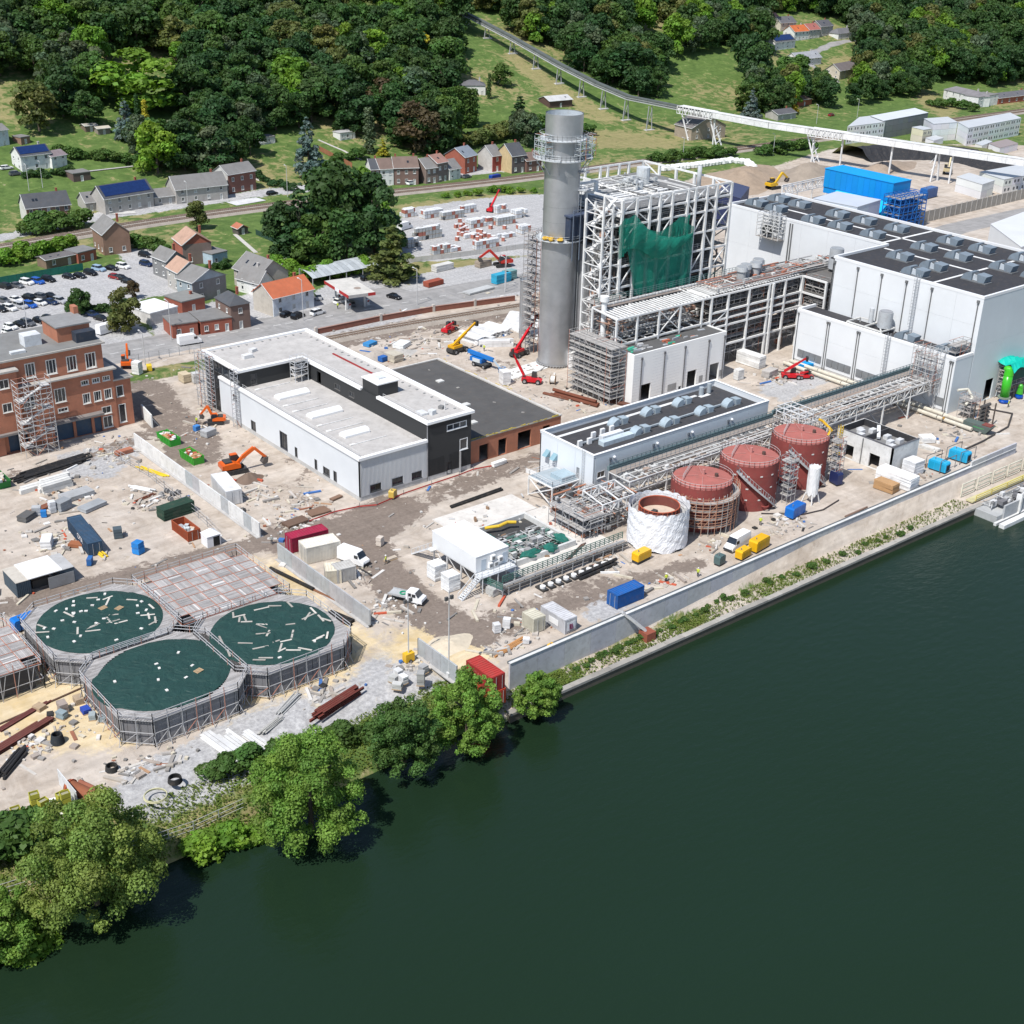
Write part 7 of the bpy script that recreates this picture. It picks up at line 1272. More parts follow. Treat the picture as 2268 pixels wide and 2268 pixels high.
for a,k in(
 (('brown brick double house with black slate roof by the railway',(63,500),(160,489),9,5.6,3.6,BRN,SL),dict(nw=5,sidec=(.6,.59,.57),side=0)),
 (('long grey house with a roof of dark blue solar panels',(235,477),(342,458),9,5.4,3.6,GRW,SL),dict(nw=5,solar=(.04,.97),side=0)),
 (('small grey gabled garage left of the solar roofed house',(192,471),(216,467),8,3.2,2.6,GRW,GRR),dict(nw=1,fl=1,side=0,chim=0)),
 (('low grey link garage between two grey houses',(343,456),(390,452),8,3.0,2.0,GRW,GRR),dict(nw=2,fl=1,side=0,chim=0)),
 (('long grey rendered house with plain grey roof by the railway',(392,453),(505,440),9,5.2,3.8,GRW,GRR),dict(nw=4,side=0)),
 (('dark brick gabled house with a white gable side at the end of the grey houses',(508,432),(568,420),9,7.2,2.6,(.2,.09,.07),GRR),dict(nw=3,side=0,sidec=(.55,.54,.52))),
 (('white house with a bright blue solar roof on the slope',(50,382),(116,373),8,5.6,2.6,WHW,SL),dict(nw=3,solar=(.02,.98),side=2)),
 (('white annex with purple grey roof beside the solar house',(117,375),(150,368),7,4.4,1.4,WHW,(.22,.18,.19)),dict(nw=2,side=0,chim=0)),
 (('pale blue white house with grey roof at the slope edge',(-20,330),(22,322),9,6,1.6,(.62,.66,.7),GRR),dict(nw=2,side=0)),
 (('small garage with white door above the solar house',(48,322),(68,318),5,2.8,.3,BRN,GRR),dict(nw=1,fl=1,ridge='flat',side=0,chim=0)),
 (('terraced house with a white gable end and slate roof',(823,413),(842,412),9,6.4,3.,(.16,.1,.09),SL),dict(nw=2,sidec=(.62,.6,.56),side=0)),
 (('narrow white terraced house with brown roof',(843,412),(872,410),9,6.4,3.,WHW,BRR),dict(nw=2,side=0,chim=0)),(('wide brown brick terraced house with brown roof',(874,411),(927,409),9,6.6,3.2,(.2,.13,.11),BRR),dict(nw=3,side=0,chim=2)),
 (('narrow grey brick terraced house with light grey roof',(944,408),(968,405),9,6,3.,(.22,.17,.15),GRR),dict(nw=2,side=0)),(('terraced house with white framed front and reddish roof',(969,405),(992,400),9,7.4,2.4,(.2,.16,.15),(.3,.17,.14)),dict(nw=2,side=0)),
 (('small white house with mossy grey roof in the terrace',(996,400),(1020,395),8,4.2,3.,WHW,GRR),dict(nw=2,side=0,chim=0)),(('brick house with blue grey mansard roof in the terrace',(1030,386),(1056,379),10,6.6,3,REDB,(.2,.23,.27)),dict(nw=2,side=0)),
 (('narrow red house with long pale gable wall',(1091,382),(1111,379),9,6.4,3.4,(.3,.06,.05),GRR),dict(nw=1,sidec=(.5,.48,.45),side=0)),(('dark fronted house with a yellow gable wall and slate roof',(1134,386),(1164,381),10,7,4,(.12,.1,.1),SL),dict(nw=2,sidec=(.55,.42,.24),side=0)),(('low brown house behind the chimney stack',(1166,382),(1199,378),8,4.6,2.4,(.2,.11,.09),BRR),dict(nw=2,side=0)),
 (('large brown brick house showing a blank gable near the car park',(232,568),(291,560),11,6.6,3.4,BRN,GRR),dict(ridge='y',nw=2,fl=1,side=3,door=False)),
 (('brick house with pale orange roof and blank dark gable',(408,590),(471,583),9.5,6.4,3.0,(.21,.16,.14),PNK),dict(ridge='y',nw=2,fl=1,side=3,sidec=REDB)),
 (('grey blue rendered house with dark gable by the car park',(430,675),(503,655),7,6,2.6,(.2,.19,.19),GRR),dict(ridge='y',nw=2,side=2,sidec=(.33,.38,.42))),(('rendered house with pink tiles and dark solar panels',(398,650),(450,640),7.5,5.8,2.6,(.42,.4,.37),PNK),dict(ridge='y',nw=1,side=2,chim=1)),(('grey roofed house at the back of the car park row',(372,622),(415,612),8,5.6,2.4,(.2,.2,.2),GRR),dict(ridge='y',nw=1,side=2,chim=1)),
 (('dark brick corner house with a slate hip roof beside the road',(514,732),(556,725),9,6.6,2.2,(.18,.12,.1),SL),dict(ridge='hip',nw=1,side=2)),
 (('single storey brick shop with grey flat roof beside the road',(447,743),(515,733),9,3.6,0,REDB,GRR),dict(ridge='flat',fl=1,nw=3,side=1,chim=0)),(('brick garage with a dark red gate and flat roof',(384,752),(440,743),8,3.6,0,REDB,GRR),dict(ridge='flat',fl=1,nw=2,side=0,chim=0)),(('brick annex with a dark flat roof behind the shop',(405,697),(455,686),8,3.4,0,REDB,(.22,.22,.21)),dict(ridge='flat',fl=1,nw=1,side=1,chim=1)),(('white flat roofed store beside the hedge',(335,722),(395,705),10,3.2,0,(.6,.58,.55),(.74,.74,.73)),dict(ridge='flat',fl=1,nw=1,side=0,chim=0)),
 (('low brick outbuilding beside the blank gable house',(175,585),(215,575),6,3.2,0,REDB,(.2,.2,.2)),dict(ridge='flat',fl=1,nw=2,side=1,chim=0)),(('long dark timber shed behind the car park fence',(104,598),(172,584),5,2.8,.5,(.2,.14,.1),(.14,.13,.13)),dict(fl=1,nw=2,side=0,chim=0)),
 (('grey slate villa with many gables near the petrol station',(520,632),(575,655),10,5.2,3.8,(.42,.38,.34),GRR),dict(nw=3,side=2)),(('white gabled house behind the orange roofed one',(575,660),(607,650),9,4,3,WHW,GRR),dict(ridge='y',nw=1,side=2)),(('small white flat roofed extension by the lawn',(610,612),(656,605),6,3,0,WHW,(.6,.6,.6)),dict(ridge='flat',fl=1,nw=1,side=0,chim=0)),
 (('white house with a bright orange tiled roof beside the petrol station',(607,703),(696,682),9,5.2,3.0,(.66,.70,.74),(.46,.13,.06)),dict(nw=3,side=0,sidec=(.5,.46,.4))),(('blue rendered extension behind the orange gable house',(472,590),(505,583),7,3.6,.2,(.4,.5,.58),GRR),dict(ridge='flat',fl=1,nw=2,side=0,chim=0)),(('small red roofed garden shed on the lawn',(528,522),(550,518),4,2.2,1.,(.1,.09,.08),TER),dict(ridge='y',fl=1,nw=1,side=0,chim=0)),
 (('white villa with a dark hip roof on the hillside lawn',(1020,205),(1075,212),10,4.6,2,WHW,(.13,.13,.14)),dict(ridge='hip',nw=4,fl=1,side=1)),(('stone farmhouse beside the conveyor gallery foot',(1530,312),(1605,305),12,5.6,4.6,(.34,.28,.22),(.16,.15,.15)),dict(ridge='y',nw=3,side=0)),(('small dark barn with pale roof above the chimney top',(1217,240),(1267,236),9,3.4,1.6,(.1,.06,.05),(.5,.5,.5)),dict(fl=1,nw=1,side=0,chim=0)),
 (('white garden pavilion with a flat roof on the lawn',(754,312),(787,308),5,3,.2,WHW,(.4,.4,.4)),dict(ridge='flat',fl=1,nw=3,side=0,chim=0)),(('long low white stable at the edge of the wood',(565,325),(610,318),5,2.8,.3,(.55,.53,.5),GRR),dict(ridge='flat',fl=1,nw=5,side=0,chim=0)),(('dark timber garden hut on the left slope',(190,293),(216,290),4,2.4,.5,(.2,.15,.11),(.4,.38,.33)),dict(fl=1,nw=1,side=0,chim=0)),(('pale roofed garden hut on the left slope',(218,300),(245,296),4,2.4,.5,(.25,.22,.18),(.5,.46,.38)),dict(fl=1,nw=1,side=0,chim=0)),(('dark brick garden shed behind the solar roofed house',(164,406),(202,400),6,3,.1,(.13,.09,.08),GRR),dict(ridge='flat',fl=1,nw=1,side=0,chim=0)),
 (('cream village house with dark roof on the hill',(1728,70),(1762,66),9,5,3,(.6,.55,.46),(.12,.12,.13)),dict(nw=3,side=0)),(('village house with dull red roof on the hill',(1700,62),(1728,56),9,4.6,3,(.6,.55,.46),(.34,.17,.14)),dict(nw=3,side=0)),(('white village house with bright orange roof',(1758,92),(1790,88),9,5.4,3,WHW,(.5,.13,.04)),dict(nw=4,side=0)),(('village house with dull red roof beside the orange one',(1791,88),(1815,84),9,5.4,3,(.5,.48,.44),(.34,.12,.1)),dict(nw=3,side=0)),(('grey village house with dark panelled roof',(1816,83),(1843,77),9,6,3,(.42,.4,.37),(.1,.1,.11)),dict(nw=3,side=0)),(('white village house with solar roof below the orange one',(1716,112),(1760,107),9,4.6,3,WHW,SL),dict(nw=4,solar=(.05,.95),side=0)),(('white bungalow with dark hip roof near the blue spruce',(1856,88),(1895,84),9,3.4,2.6,WHW,(.15,.15,.16)),dict(ridge='hip',nw=3,fl=1,side=0)),(('white cottage with a light grey roof in the trees',(1765,148),(1818,143),9,4,3,WHW,(.32,.33,.35)),dict(nw=4,side=0)),(('small grey roofed chalet beside the light grey cottage',(1748,160),(1770,155),7,3,2,(.5,.47,.42),GRR),dict(fl=1,nw=2,side=0)),(('stone house with dark half-hip roof above the trees',(1858,178),(1905,165),9,5,3.2,(.52,.47,.38),(.16,.14,.14)),dict(nw=2,side=2)),(('brick garden house with brown roof near the bright lawn',(1766,238),(1797,232),6,3.4,1.6,REDB,BRR),dict(fl=1,nw=1,side=0)),(('low house with dark roof behind the conveyor',(1722,268),(1762,262),8,3,1.6,GRW,(.1,.1,.11)),dict(fl=1,nw=2,side=0)),
 (('white terrace villa with grey hip roof on the right slope',(2088,218),(2160,238),9,5.4,2.2,WHW,(.2,.19,.2)),dict(ridge='hip',nw=5,side=0)),(('white flat villa next to the hip roofed villa',(2164,240),(2208,232),9,5.4,.3,WHW,GRR),dict(ridge='flat',nw=3,side=0)),(('red brick bungalow with dark roof at the right slope',(2210,232),(2290,222),9,3.4,1.8,REDB,(.12,.12,.13)),dict(nw=5,fl=1,side=0))):house(*a,**k)
# ================================================================ petrol station
t=thing('petrol_station_canopy','flat white petrol station canopy with red fascia on slim pillars','canopy');zc=5.4
Q=[S(718.5,622,zc),S(772,655,zc),S(831.5,647,zc),S(778,614,zc)];m=MB((.55,.53,.49));m.prism([tuple(q)for q in Q][::-1],zc-.75,zc);obj('roof_slab',m,'std',t)
def lerp2(a,b,k):return(a[0]+(b[0]-a[0])*k,a[1]+(b[1]-a[1])*k)
for(i,j,segs)in((0,1,((0,.45,RED),(.45,.62,WHITE),(.62,1,RED))),(1,2,((0,.72,(.42,.41,.4)),(.72,1,RED)))):
 for s0,s1,c in segs:a,b=lerp2(Q[i],Q[j],s0),lerp2(Q[i],Q[j],s1);dx,dy=b[0]-a[0],b[1]-a[1];L_=math.hypot(dx,dy);nx,ny=-dy/L_*.08,dx/L_*.08;obj('fascia',MB(c).add([(a[0]-nx,a[1]-ny,zc-.8),(b[0]-nx,b[1]-ny,zc-.8),(b[0]-nx,b[1]-ny,zc+.05),(a[0]-nx,a[1]-ny,zc+.05),(a[0]-nx*.05,a[1]-ny*.05,zc-.8),(b[0]-nx*.05,b[1]-ny*.05,zc-.8),(b[0]-nx*.05,b[1]-ny*.05,zc+.05),(a[0]-nx*.05,a[1]-ny*.05,zc+.05)],[(0,1,2,3),(4,7,6,5),(3,2,6,7),(0,4,5,1)]),'std',t)
for px,py in((767,687),(808,679),(744,668)):u,v=S(px,py);bx('pillar',t,'ostd',(.7,.7,.69),u-.2,u+.2,v-.2,v+.2,0,zc-.76);tp=thing('fuel_pump','white fuel pump under the petrol station canopy','fuel pump',(u+1.2,v+.4,0),.3,'fuel pumps under the canopy');bx('housing',tp,'ostd',(.7,.7,.7),-.5,.5,-.3,.3,.15,1.7);bx('plinth',tp,'ostd',CONC,-1.2,1.2,-.5,.5,0,.15);bx('display',tp,'ostd',(.3,.02,.02),-.4,.4,-.33,-.305,1.1,1.6)
obj('stain_vent',MB((.3,.24,.2)).cyl(*lerp2(lerp2(Q[0],Q[2],.65),(0,0),0),zc+.003,zc+.03,1.,16),'std',t)
t=thing('carport','long curved grey metal carport behind the petrol station canopy','carport');a,b=S(694,637),S(840,606);d=Vector((b[0]-a[0],b[1]-a[1],0));L_=d.length;t.location=(a[0],a[1],0);t.rotation_euler[2]=math.atan2(d.y,d.x);n=8
for k in range(14):
 m=MB((.36,.39,.41)if k%2 else(.42,.45,.47));x0,x1=L_*k/14,L_*(k+.97)/14
 for i in range(n):y0,y1=7*i/n,7*(i+1)/n;z0,z1=2.6+1.5*math.sin(1.9*i/n),2.6+1.5*math.sin(1.9*(i+1)/n);m.add([(x0,y0,z0),(x1,y0,z0),(x1,y1,z1),(x0,y1,z1)],[(0,1,2,3)])
 obj('roof_sheet',m,'std',t)
for k in range(5):bx('post',t,'ostd',(.4,.4,.4),L_*k/4-.1,L_*k/4+.1,.05,.25,0,2.6)
bx('back_wall',t,'ostd',(.45,.44,.42),0,L_,6.8,7.0,0,3.9)
def lamp(px,py,h,label,arm=1.5,group=None):
 u,v,z=GT(px,py);t=thing('street_lamp',label,'street lamp',(u,v,z),rad(90),group);obj('pole',MB((.5,.5,.5)).cyl(0,0,0,h,.12,8,.08),'std',t);obj('arm',MB((.5,.5,.5)).bar((0,0,h),(arm,0,h+.2),.1,.1),'std',t);bx('lamp_head',t,'ostd',(.6,.6,.6),arm-.1,arm+.6,-.15,.15,h+.1,h+.28)
for px,py,h in((380,755,10),(672,712,11),(924,676,10),(1118,648,10),(1120,642,10),(62,740,9),(322,810,8)):lamp(px,py,h,'tall grey street lamp along the road',group='street lamps along the road')
for px,py,h in((637,436,11),(1295,375,9),(1512,355,9),(1712,345,9),(1808,275,9),(1898,262,9),(417,463,9),(95,418,9),(65,425,9)):lamp(px,py,h,'grey catenary pole beside the railway',.8,'poles along the railway')
# ================================================================ railway
def railway(name,px,gauge,ntr=2,ball=True):
 P=[np.array(S(*q))for q in px];Q=[]
 for a,b in zip(P[:-1],P[1:]):n=max(2,int(np.hypot(*(b-a))/6));Q+=[a+(b-a)*k/n for k in range(n)]
 Q.append(P[-1]);Q=np.array(Q)
 for _ in range(12):Q[1:-1]=(Q[:-2]+2*Q[1:-1]+Q[2:])/4
 T=np.gradient(Q,axis=0);T/=np.hypot(T[:,0],T[:,1])[:,None];N=np.stack([-T[:,1],T[:,0]],1);hw=2.2+2*(ntr-1)
 if ball:
  m=MB((.33,.29,.25));V=[]
  for q,n in zip(Q,N):
   for s,z in((-hw-.8,.02),(-hw,.55),(hw,.55),(hw+.8,.02)):V.append((*(q+n*s),z+max(0,zt(*q))))
  m.add(V,[(i*4+j,(i+1)*4+j,(i+1)*4+j+1,i*4+j+1)for i in range(len(Q)-1)for j in range(3)]);struct(name,m,'std')
 o0=.56 if ball else .02
 for k in range(ntr):
  c=(k-(ntr-1)/2)*4.2;sl=MB((.22,.18,.15));rl=MB((.25,.16,.11))
  for i in range(len(Q)-1):
   a,b=Q[i]+N[i]*c,Q[i+1]+N[i+1]*c;L_=np.hypot(*(b-a));zz=o0+max(0,zt(*a));an=math.atan2(b[1]-a[1],b[0]-a[0])
   for j in range(int(L_/.75)):p=a+(b-a)*j*.75/L_;sl.ob(p[0],p[1],zz,.28,2.5,.1,an)
   for s in(-.75,.75):rl.bar((*(a+N[i]*s),zz+.2),(*(b+N[i+1]*s),zz+.2),.1,.18)
  o=stuff(tag(obj('track_sleepers',sl,'std'),f'sleepers of the {name.replace("_", " ")} track {"one" if k else "two"}','sleepers'));o['kind']='structure';o2=obj('rails',rl,'std');o2['kind']='structure'
railway('railway_ballast',((-150,580),(40,545),(290,500),(620,455),(1130,400),(1690,325),(2268,247),(2420,226)),1.5);railway('siding_ballast',((690,762),(760,745),(960,712),(1134,684),(1240,666)),1.5,1)
t=thing('brick_wall','low red brick wall with pale piers between the road and siding','wall');W0=[S(*q)for q in((700,741),(843,711),(960,690),(1140,666))]
for a,b in zip(W0[:-1],W0[1:]):
 a=Vector((*a,0));b=Vector((*b,0));n=max(1,int((b-a).length/12))
 for k in range(n):p,q=a.lerp(b,k/n),a.lerp(b,(k+1)/n);member('wall_bay',t,'ostd',(.22,.085,.06),p+Vector((0,0,.7)),q+Vector((0,0,.7)),.35,1.4);member('coping',t,'ostd',(.35,.2,.16),p+Vector((0,0,1.46)),q+Vector((0,0,1.46)),.5,.1);bx('pier',t,'ostd',(.5,.46,.42),p.x-.35,p.x+.35,p.y-.35,p.y+.35,0,2.0)
def fence(label,pts,h,col,step=2.4,solid=False,name='fence',terr=False):
 t=thing(name,label,'fence');G=[GT(*q)for q in pts]
 for a,b in zip(G[:-1],G[1:]):
  a=Vector(a);b=Vector(b);n=max(1,int((b-a).length/step))
  for k in range(n):
   p,q=a.lerp(b,k/n),a.lerp(b,(k+1)/n);member('post',t,'ostd',tuple(c*.8 for c in col),p,p+Vector((0,0,h)),.1)
   if solid:member('panel',t,'ostd',col,p+Vector((0,0,h/2)),q+Vector((0,0,h/2)),.05,h-.1)
   else:[member('rail',t,'ostd',col,p+Vector((0,0,h*z)),q+Vector((0,0,h*z)),.05)for z in(.15,.55,.98)]
fence('green screened fence behind the parked cars',((0,632),(185,600)),2.2,(.01,.13,.09),solid=True);fence('galvanised site fence along the road verge',((285,808),(420,786),(470,778)),2.2,(.4,.41,.42));fence('green garden fence beside the big dark trees',((567,520),(660,562)),1.8,(.02,.06,.04),solid=True);fence('brown timber fence along the lawn',((707,335),(780,372)),2.,(.3,.13,.07),solid=True);fence('galvanised chain fence on the river bank',((0,1985),(80,1960),(430,1845),(540,1795)),1.6,(.45,.45,.45),3.);fence('white plastic barriers beside the workshop walls',((1165,1048),(1195,1060)),1.1,(.7,.7,.7),1.5,True);fence('mesh fence along the screen wall yard',((250,1010),(330,1060),(440,1150),(480,1190)),2.,(.42,.42,.42),3.4);fence('concrete post fence in front of the block yard',((890,585),(1000,572),(1180,548)),1.6,(.5,.49,.47),3.,True)
# ================================================================ block yard: wrapped pallets
def blockpal(u,v,z,rz,kind):
 me=BP.setdefault(kind,None)
 if me is None:
  m=MB();c={'white':(.66,.68,.70),'red':(.45,.17,.13),'clear':(.48,.5,.5)}[kind];m.box(-.6,.6,-.5,.5,0,.13,(.4,.3,.2))
  for k in range(4):m.c=tuple(q*(.9+.1*(k%2))for q in c);m.box(-.58,.58,-.48,.48,.14+k*.3,.42+k*.3)
  m.box(-.6,.6,-.5,.5,1.342,1.36,(.74,.75,.76));me=BP[kind]=m.mesh('pallet');me.materials.append(MATS['std'])
 o=link(D.objects.new('block_pallet',me));o.location=(u,v,z);o.rotation_euler[2]=rz;lab={'white':'white wrapped pallet of blocks in the yard behind the road','red':'pallet of red bricks in the yard behind the road','clear':'grey wrapped pallet in the yard behind the road'}[kind];tag(o,lab,'pallet','pallets in the block yard')
BP={};random.seed(14)
rows=[((955,480),6,3,2),((905,478),4,3,2),((1000,483),7,2,2),((1035,470),5,2,2),((945,528),8,2,3),((1060,500),7,3,2),((1115,495),6,3,2),((1150,480),4,3,2),((975,560),5,2,2),((1075,548),7,2,2),((915,545),4,2,2),((1000,555),4,3,1),((1110,470),4,2,2),((1160,515),3,3,2),((1040,525),4,2,1),((1120,525),5,2,1)]
for(px,py),nu,nv,nz_ in rows:
 u,v=S(px,py);kd=RCH(('white','white','white','clear'))
 for i in range(nu):
  for j in range(nv):
   for k in range(nz_):
    if len([0])and RN()<.88:blockpal(u+i*1.35-nu*.6,v+j*1.15-nv*.5,k*1.37,RU(-.04,.04),kd if RN()<.85 else 'red')
for k in range(34):u,v=S(RU(1010,1120),RU(492,535));blockpal(u,v,0,RN()*3,'red')
# ================================================================ conveyor
t=thing('hill_conveyor','long dark covered conveyor climbing the grassy corridor on low trestles','conveyor');P=[(452,640,50.5),(451,595,40.),(452,554,31.),(452.5,517,22),(453,490,16.4),(453.5,468,13),(455,436,12.6)]
for a,b in zip(P[:-1],P[1:]):
 a,b=Vector(a),Vector(b);n=max(2,int((b-a).length/6))
 for k in range(n):p,q=a.lerp(b,k/n),a.lerp(b,(k+.98)/n);member('gallery_cover',t,'ostd',(.10,.115,.11),p+Vector((0,0,.9)),q+Vector((0,0,.9)),2.6,1.6);member('walkway',t,'ostd',(.42,.43,.43),p+Vector((-1.8,0,0)),q+Vector((-1.8,0,0)),.9,.15);member('rail',t,'ostd',(.45,.46,.46),p+Vector((-2.2,0,1)),q+Vector((-2.2,0,1)),.1,.12);member('edge_beam',t,'ostd',(.5,.5,.5),p+Vector((1.5,0,.1)),q+Vector((1.5,0,.1)),.3,.3)
for v,z in((595,39.5),(575,35),(554,30.5),(535,26),(517,21.5),(500,18),(484,15),(468,12.6),(452,12.2)):
 zg=zt(452,v)
 for s in(-1,1):member('trestle_leg',t,'ostd',(.35,.36,.37),(452+s*1.8,v,zg-.3),(452+s*.9,v,z),.35)
 member('trestle_brace',t,'ostd',(.35,.36,.37),(450.4,v,zg+1),(453.4,v,z-1),.2);bx('footing',t,'ostd',(.55,.54,.52),449.4,454.8,v-1,v+1,zg-.4,zg+.25)
t=thing('conveyor_gallery','white enclosed conveyor gallery crossing over the railway on white trestles','conveyor');P=[(455,436,12.8),(459.5,386,12.4),(467,352,12.4),(480,292,12.2),(490,250,12)]
for i,(a,b)in enumerate(zip(P[:-1],P[1:])):
 a,b=Vector(a),Vector(b);n=max(2,int((b-a).length/7));lat=i==0
 for k in range(n):
  p,q=a.lerp(b,k/n),a.lerp(b,(k+.99)/n)
  member('gallery_panel',t,'ostd',(.74,.74,.74),p+Vector((0,0,.2)),q+Vector((0,0,.2)),3.4,2.4 if i else(2.4 if k>1 else 1.0));member('roof_sheet',t,'ostd',(.66,.66,.66),p+Vector((0,0,1.5)),q+Vector((0,0,1.5)),3.6,.15)
 if i<2:e=b if i else a.lerp(b,.4);a=a if i==0 else a.lerp(b,.55);n=6;[truss(t,a+Vector((s,0,-1.6)),e+Vector((s,0,-1.6)),3.2,.25,n*2,(.72,.72,.72))for s in(-1.95,1.95)]
for px,py,w_ in((1520,312,1),(1555,328,1),(1565,322,0),(1780,365,1),(1787,360,0),(1838,372,0),(1955,388,0),(2075,400,2),(2195,388,0)):
 u,v=S(px,py);ug=np.interp(-v,[-436,-386,-352,-292,-250],[455,459.5,467,480,490])
 for s in((-1,1)if w_ else(0,)):member('trestle_leg',t,'ostd',(.70,.70,.70),(ug+s*(2.4 if w_==2 else 1.6),v,0),(ug+s*.9,v+(6 if w_==1 else 0),11.2),.55 if w_!=1 else .45)
 if w_:[member('trestle_brace',t,'ostd',(.7,.7,.7),(ug-1.6,v+z*.3,z),(ug+1.6,v+z*.3,z+2),.2)for z in(1,4,7)]
# ================================================================ yard beyond the tall hall
def pxbox(name,label,cat,L,N,R,z1,z0=0.,col=WHITE,roof=(.5,.52,.54),mod=(1,1),group=None,gap=.06,win=False):
 l,n_,r=(np.array(S(*q,z1))for q in(L,N,R));t=thing(name,label,cat,(n_[0],n_[1],0),0,group);ex,ey=l-n_,r-n_;nz_=mod[1];nx=mod[0]
 lx,ly=np.hypot(*ex),np.hypot(*ey);ux,uy=ex/lx,ey/ly
 for k in range(nz_):
  for i in range(nx):
   a0,a1=ey*i/nx+uy*gap/2,ey*(i+1)/nx-uy*gap/2;zz0,zz1=z0+(z1-z0)*k/nz_+gap/2,z0+(z1-z0)*(k+1)/nz_-gap/2;q=[a0,a1,a1+ex,a0+ex];c=tuple(x*RU(.94,1.04)for x in col);m=MB(c);m.prism([tuple(p)for p in q],zz0,zz1)
   for p,d in((a0,a1-a0),):
    for s in(.3,.7)if win else():
     b0=p+d*(s-.1);b1=p+d*(s+.1);o_=-ux*.03;m.c=(.12,.13,.14);m.add([(*(b0+o_),zz0+.9),(*(b1+o_),zz0+.9),(*(b1+o_),zz0+2),(*(b0+o_),zz0+2)],[(0,1,2,3)])
   obj('module',m,'clean',t)
 m=MB(roof);m.prism([tuple(-ux*.1-uy*.1),tuple(ey-ux*.1+uy*.1),tuple(ey+ex+ux*.1+uy*.1),tuple(ex+ux*.1-uy*.1)],z1+.003,z1+.15);obj('roof',m,'clean',t);return t
CW=(.72,.73,.74)
pxbox('office_modules','white three storey block of site office modules beside the gallery','site offices',(1903,260),(1877,281),(1960,271),7.8,col=CW,mod=(6,3),win=True);pxbox('office_modules','long grey walled block behind the white site offices','site offices',(1928,257),(1957,268),(2056,250),8.4,col=(.2,.21,.22),roof=(.6,.63,.66),mod=(9,3));pxbox('office_modules','white three storey module block next to the beige one','site offices',(2047,263),(2068,275),(2121,271),8.,col=CW,mod=(3,3));pxbox('office_modules','very long white module block with dashed window rows','site offices',(2122,271),(2145,284),(2262,262),8.,col=CW,mod=(10,3),win=True);pxbox('office_modules','beige two storey module block','site offices',(2020,282),(2045,288),(2064,285),6.,col=(.66,.6,.48),mod=(2,2),win=True);pxbox('office_modules','low white cabins at the foot of the long white block','site offices',(2190,318),(2215,328),(2255,318),3.,col=CW,roof=(.3,.25,.24),mod=(4,1));pxbox('office_modules','white cabin with dark red end beside the long white block','site offices',(2160,318),(2175,323),(2198,314),3.,col=(.68,.67,.66),mod=(2,1));pxbox('office_modules','single white cabins at the near foot of the beige block','site offices',(2050,306),(2068,312),(2090,306),2.8,col=CW,mod=(2,1))
pxbox('office_modules','stacked white containers behind the concrete wall','containers',(2119,392),(2176,409),(2203,400),5.6,col=CW,mod=(2,2));pxbox('office_modules','larger stack of white containers with small windows','containers',(2170,381),(2224,398),(2320,380),5.6,col=CW,mod=(5,2),win=True);pxbox('grey_plant_building','pale blue grey building in front of the blue filter house','building',(1801,440),(1899,459),(1951,443),10,col=(.45,.5,.58),roof=(.5,.54,.6),mod=(2,1));pxbox('white_store','white store building beyond the tall hall beside the road','building',(2194,497),(2262,548),(2380,500),10.,col=CW,roof=(.62,.63,.64),mod=(3,1));pxbox('navy_box','dark navy container box behind the boiler frame','container',(1590,425),(1640,440),(1660,415),12,col=(.02,.03,.09),roof=(.05,.06,.12))
t=thing('filter_house','bright blue filter house with a sloping hopper and scaffolded end','building');BB=(.0,.24,.62)
for k in range(12):bx('panel',t,'oclean',tuple(c*RU(.95,1.05)for c in BB),397,407,276+k*2.5+.06,278.5+k*2.5,8.2,14.6)
bx('roof',t,'oclean',(.0,.30,.70),396.8,407.2,275.9,306.2,14.61,14.8);bx('lower_band',t,'oclean',BB,397.3,406.7,276.2,306,6,8.1)
obj('hopper',MB((.0,.42,.85)).add([(397.2,277,8.1),(397.2,300,8.1),(391,300,3.5),(391,277,3.5),(397.2,277,0),(397.2,300,0),(391,300,0),(391,277,0)],[(0,1,2,3),(3,2,6,7),(0,3,7,4),(1,5,6,2)]),'clean',t);ts=thing('blue_scaffold','blue steel staircase frame at the end of the blue filter house','steel frame');scaffold(ts,391,406,268,275,0,11,2.4,2.6,.22,col=(.01,.12,.42),oc=(.01,.16,.5));bx('blue_tank',ts,'oclean',(.005,.08,.3),393,404,269.5,274.5,.2,9)
t=thing('white_truss_walkway','white lattice truss bridge leading to the blue filter house','walkway');a,b=Vector((*S(1733,424,6),4.5)),Vector((*S(1833,402,6),4.5));truss(t,a,b,3,.3,9,W_);truss(t,a+Vector((2,2,0)),b+Vector((2,2,0)),3,.3,9,W_,name='far_truss');[member('post',t,'ostd',W_,a.lerp(b,k/3)*1,Vector((a.lerp(b,k/3).x,a.lerp(b,k/3).y,0)),.3)for k in range(4)]
t=thing('precast_wall','long grey precast wall with posts beside the access road','wall');a,b=Vector((*S(2030,497),0)),Vector((*S(2300,433),0))
for k in range(24):p,q=a.lerp(b,k/24),a.lerp(b,(k+.98)/24);member('wall_panel',t,'ostd',(.3,.28,.25),p+Vector((0,0,2)),q+Vector((0,0,2)),.2,4.);member('post',t,'ostd',(.45,.43,.4),p,p+Vector((0,0,4.3)),.4)
m=MB();PB=[S(*q)for q in((1895,352),(1950,345),(2050,346),(2150,356),(2200,370),(2290,392))];V=[]
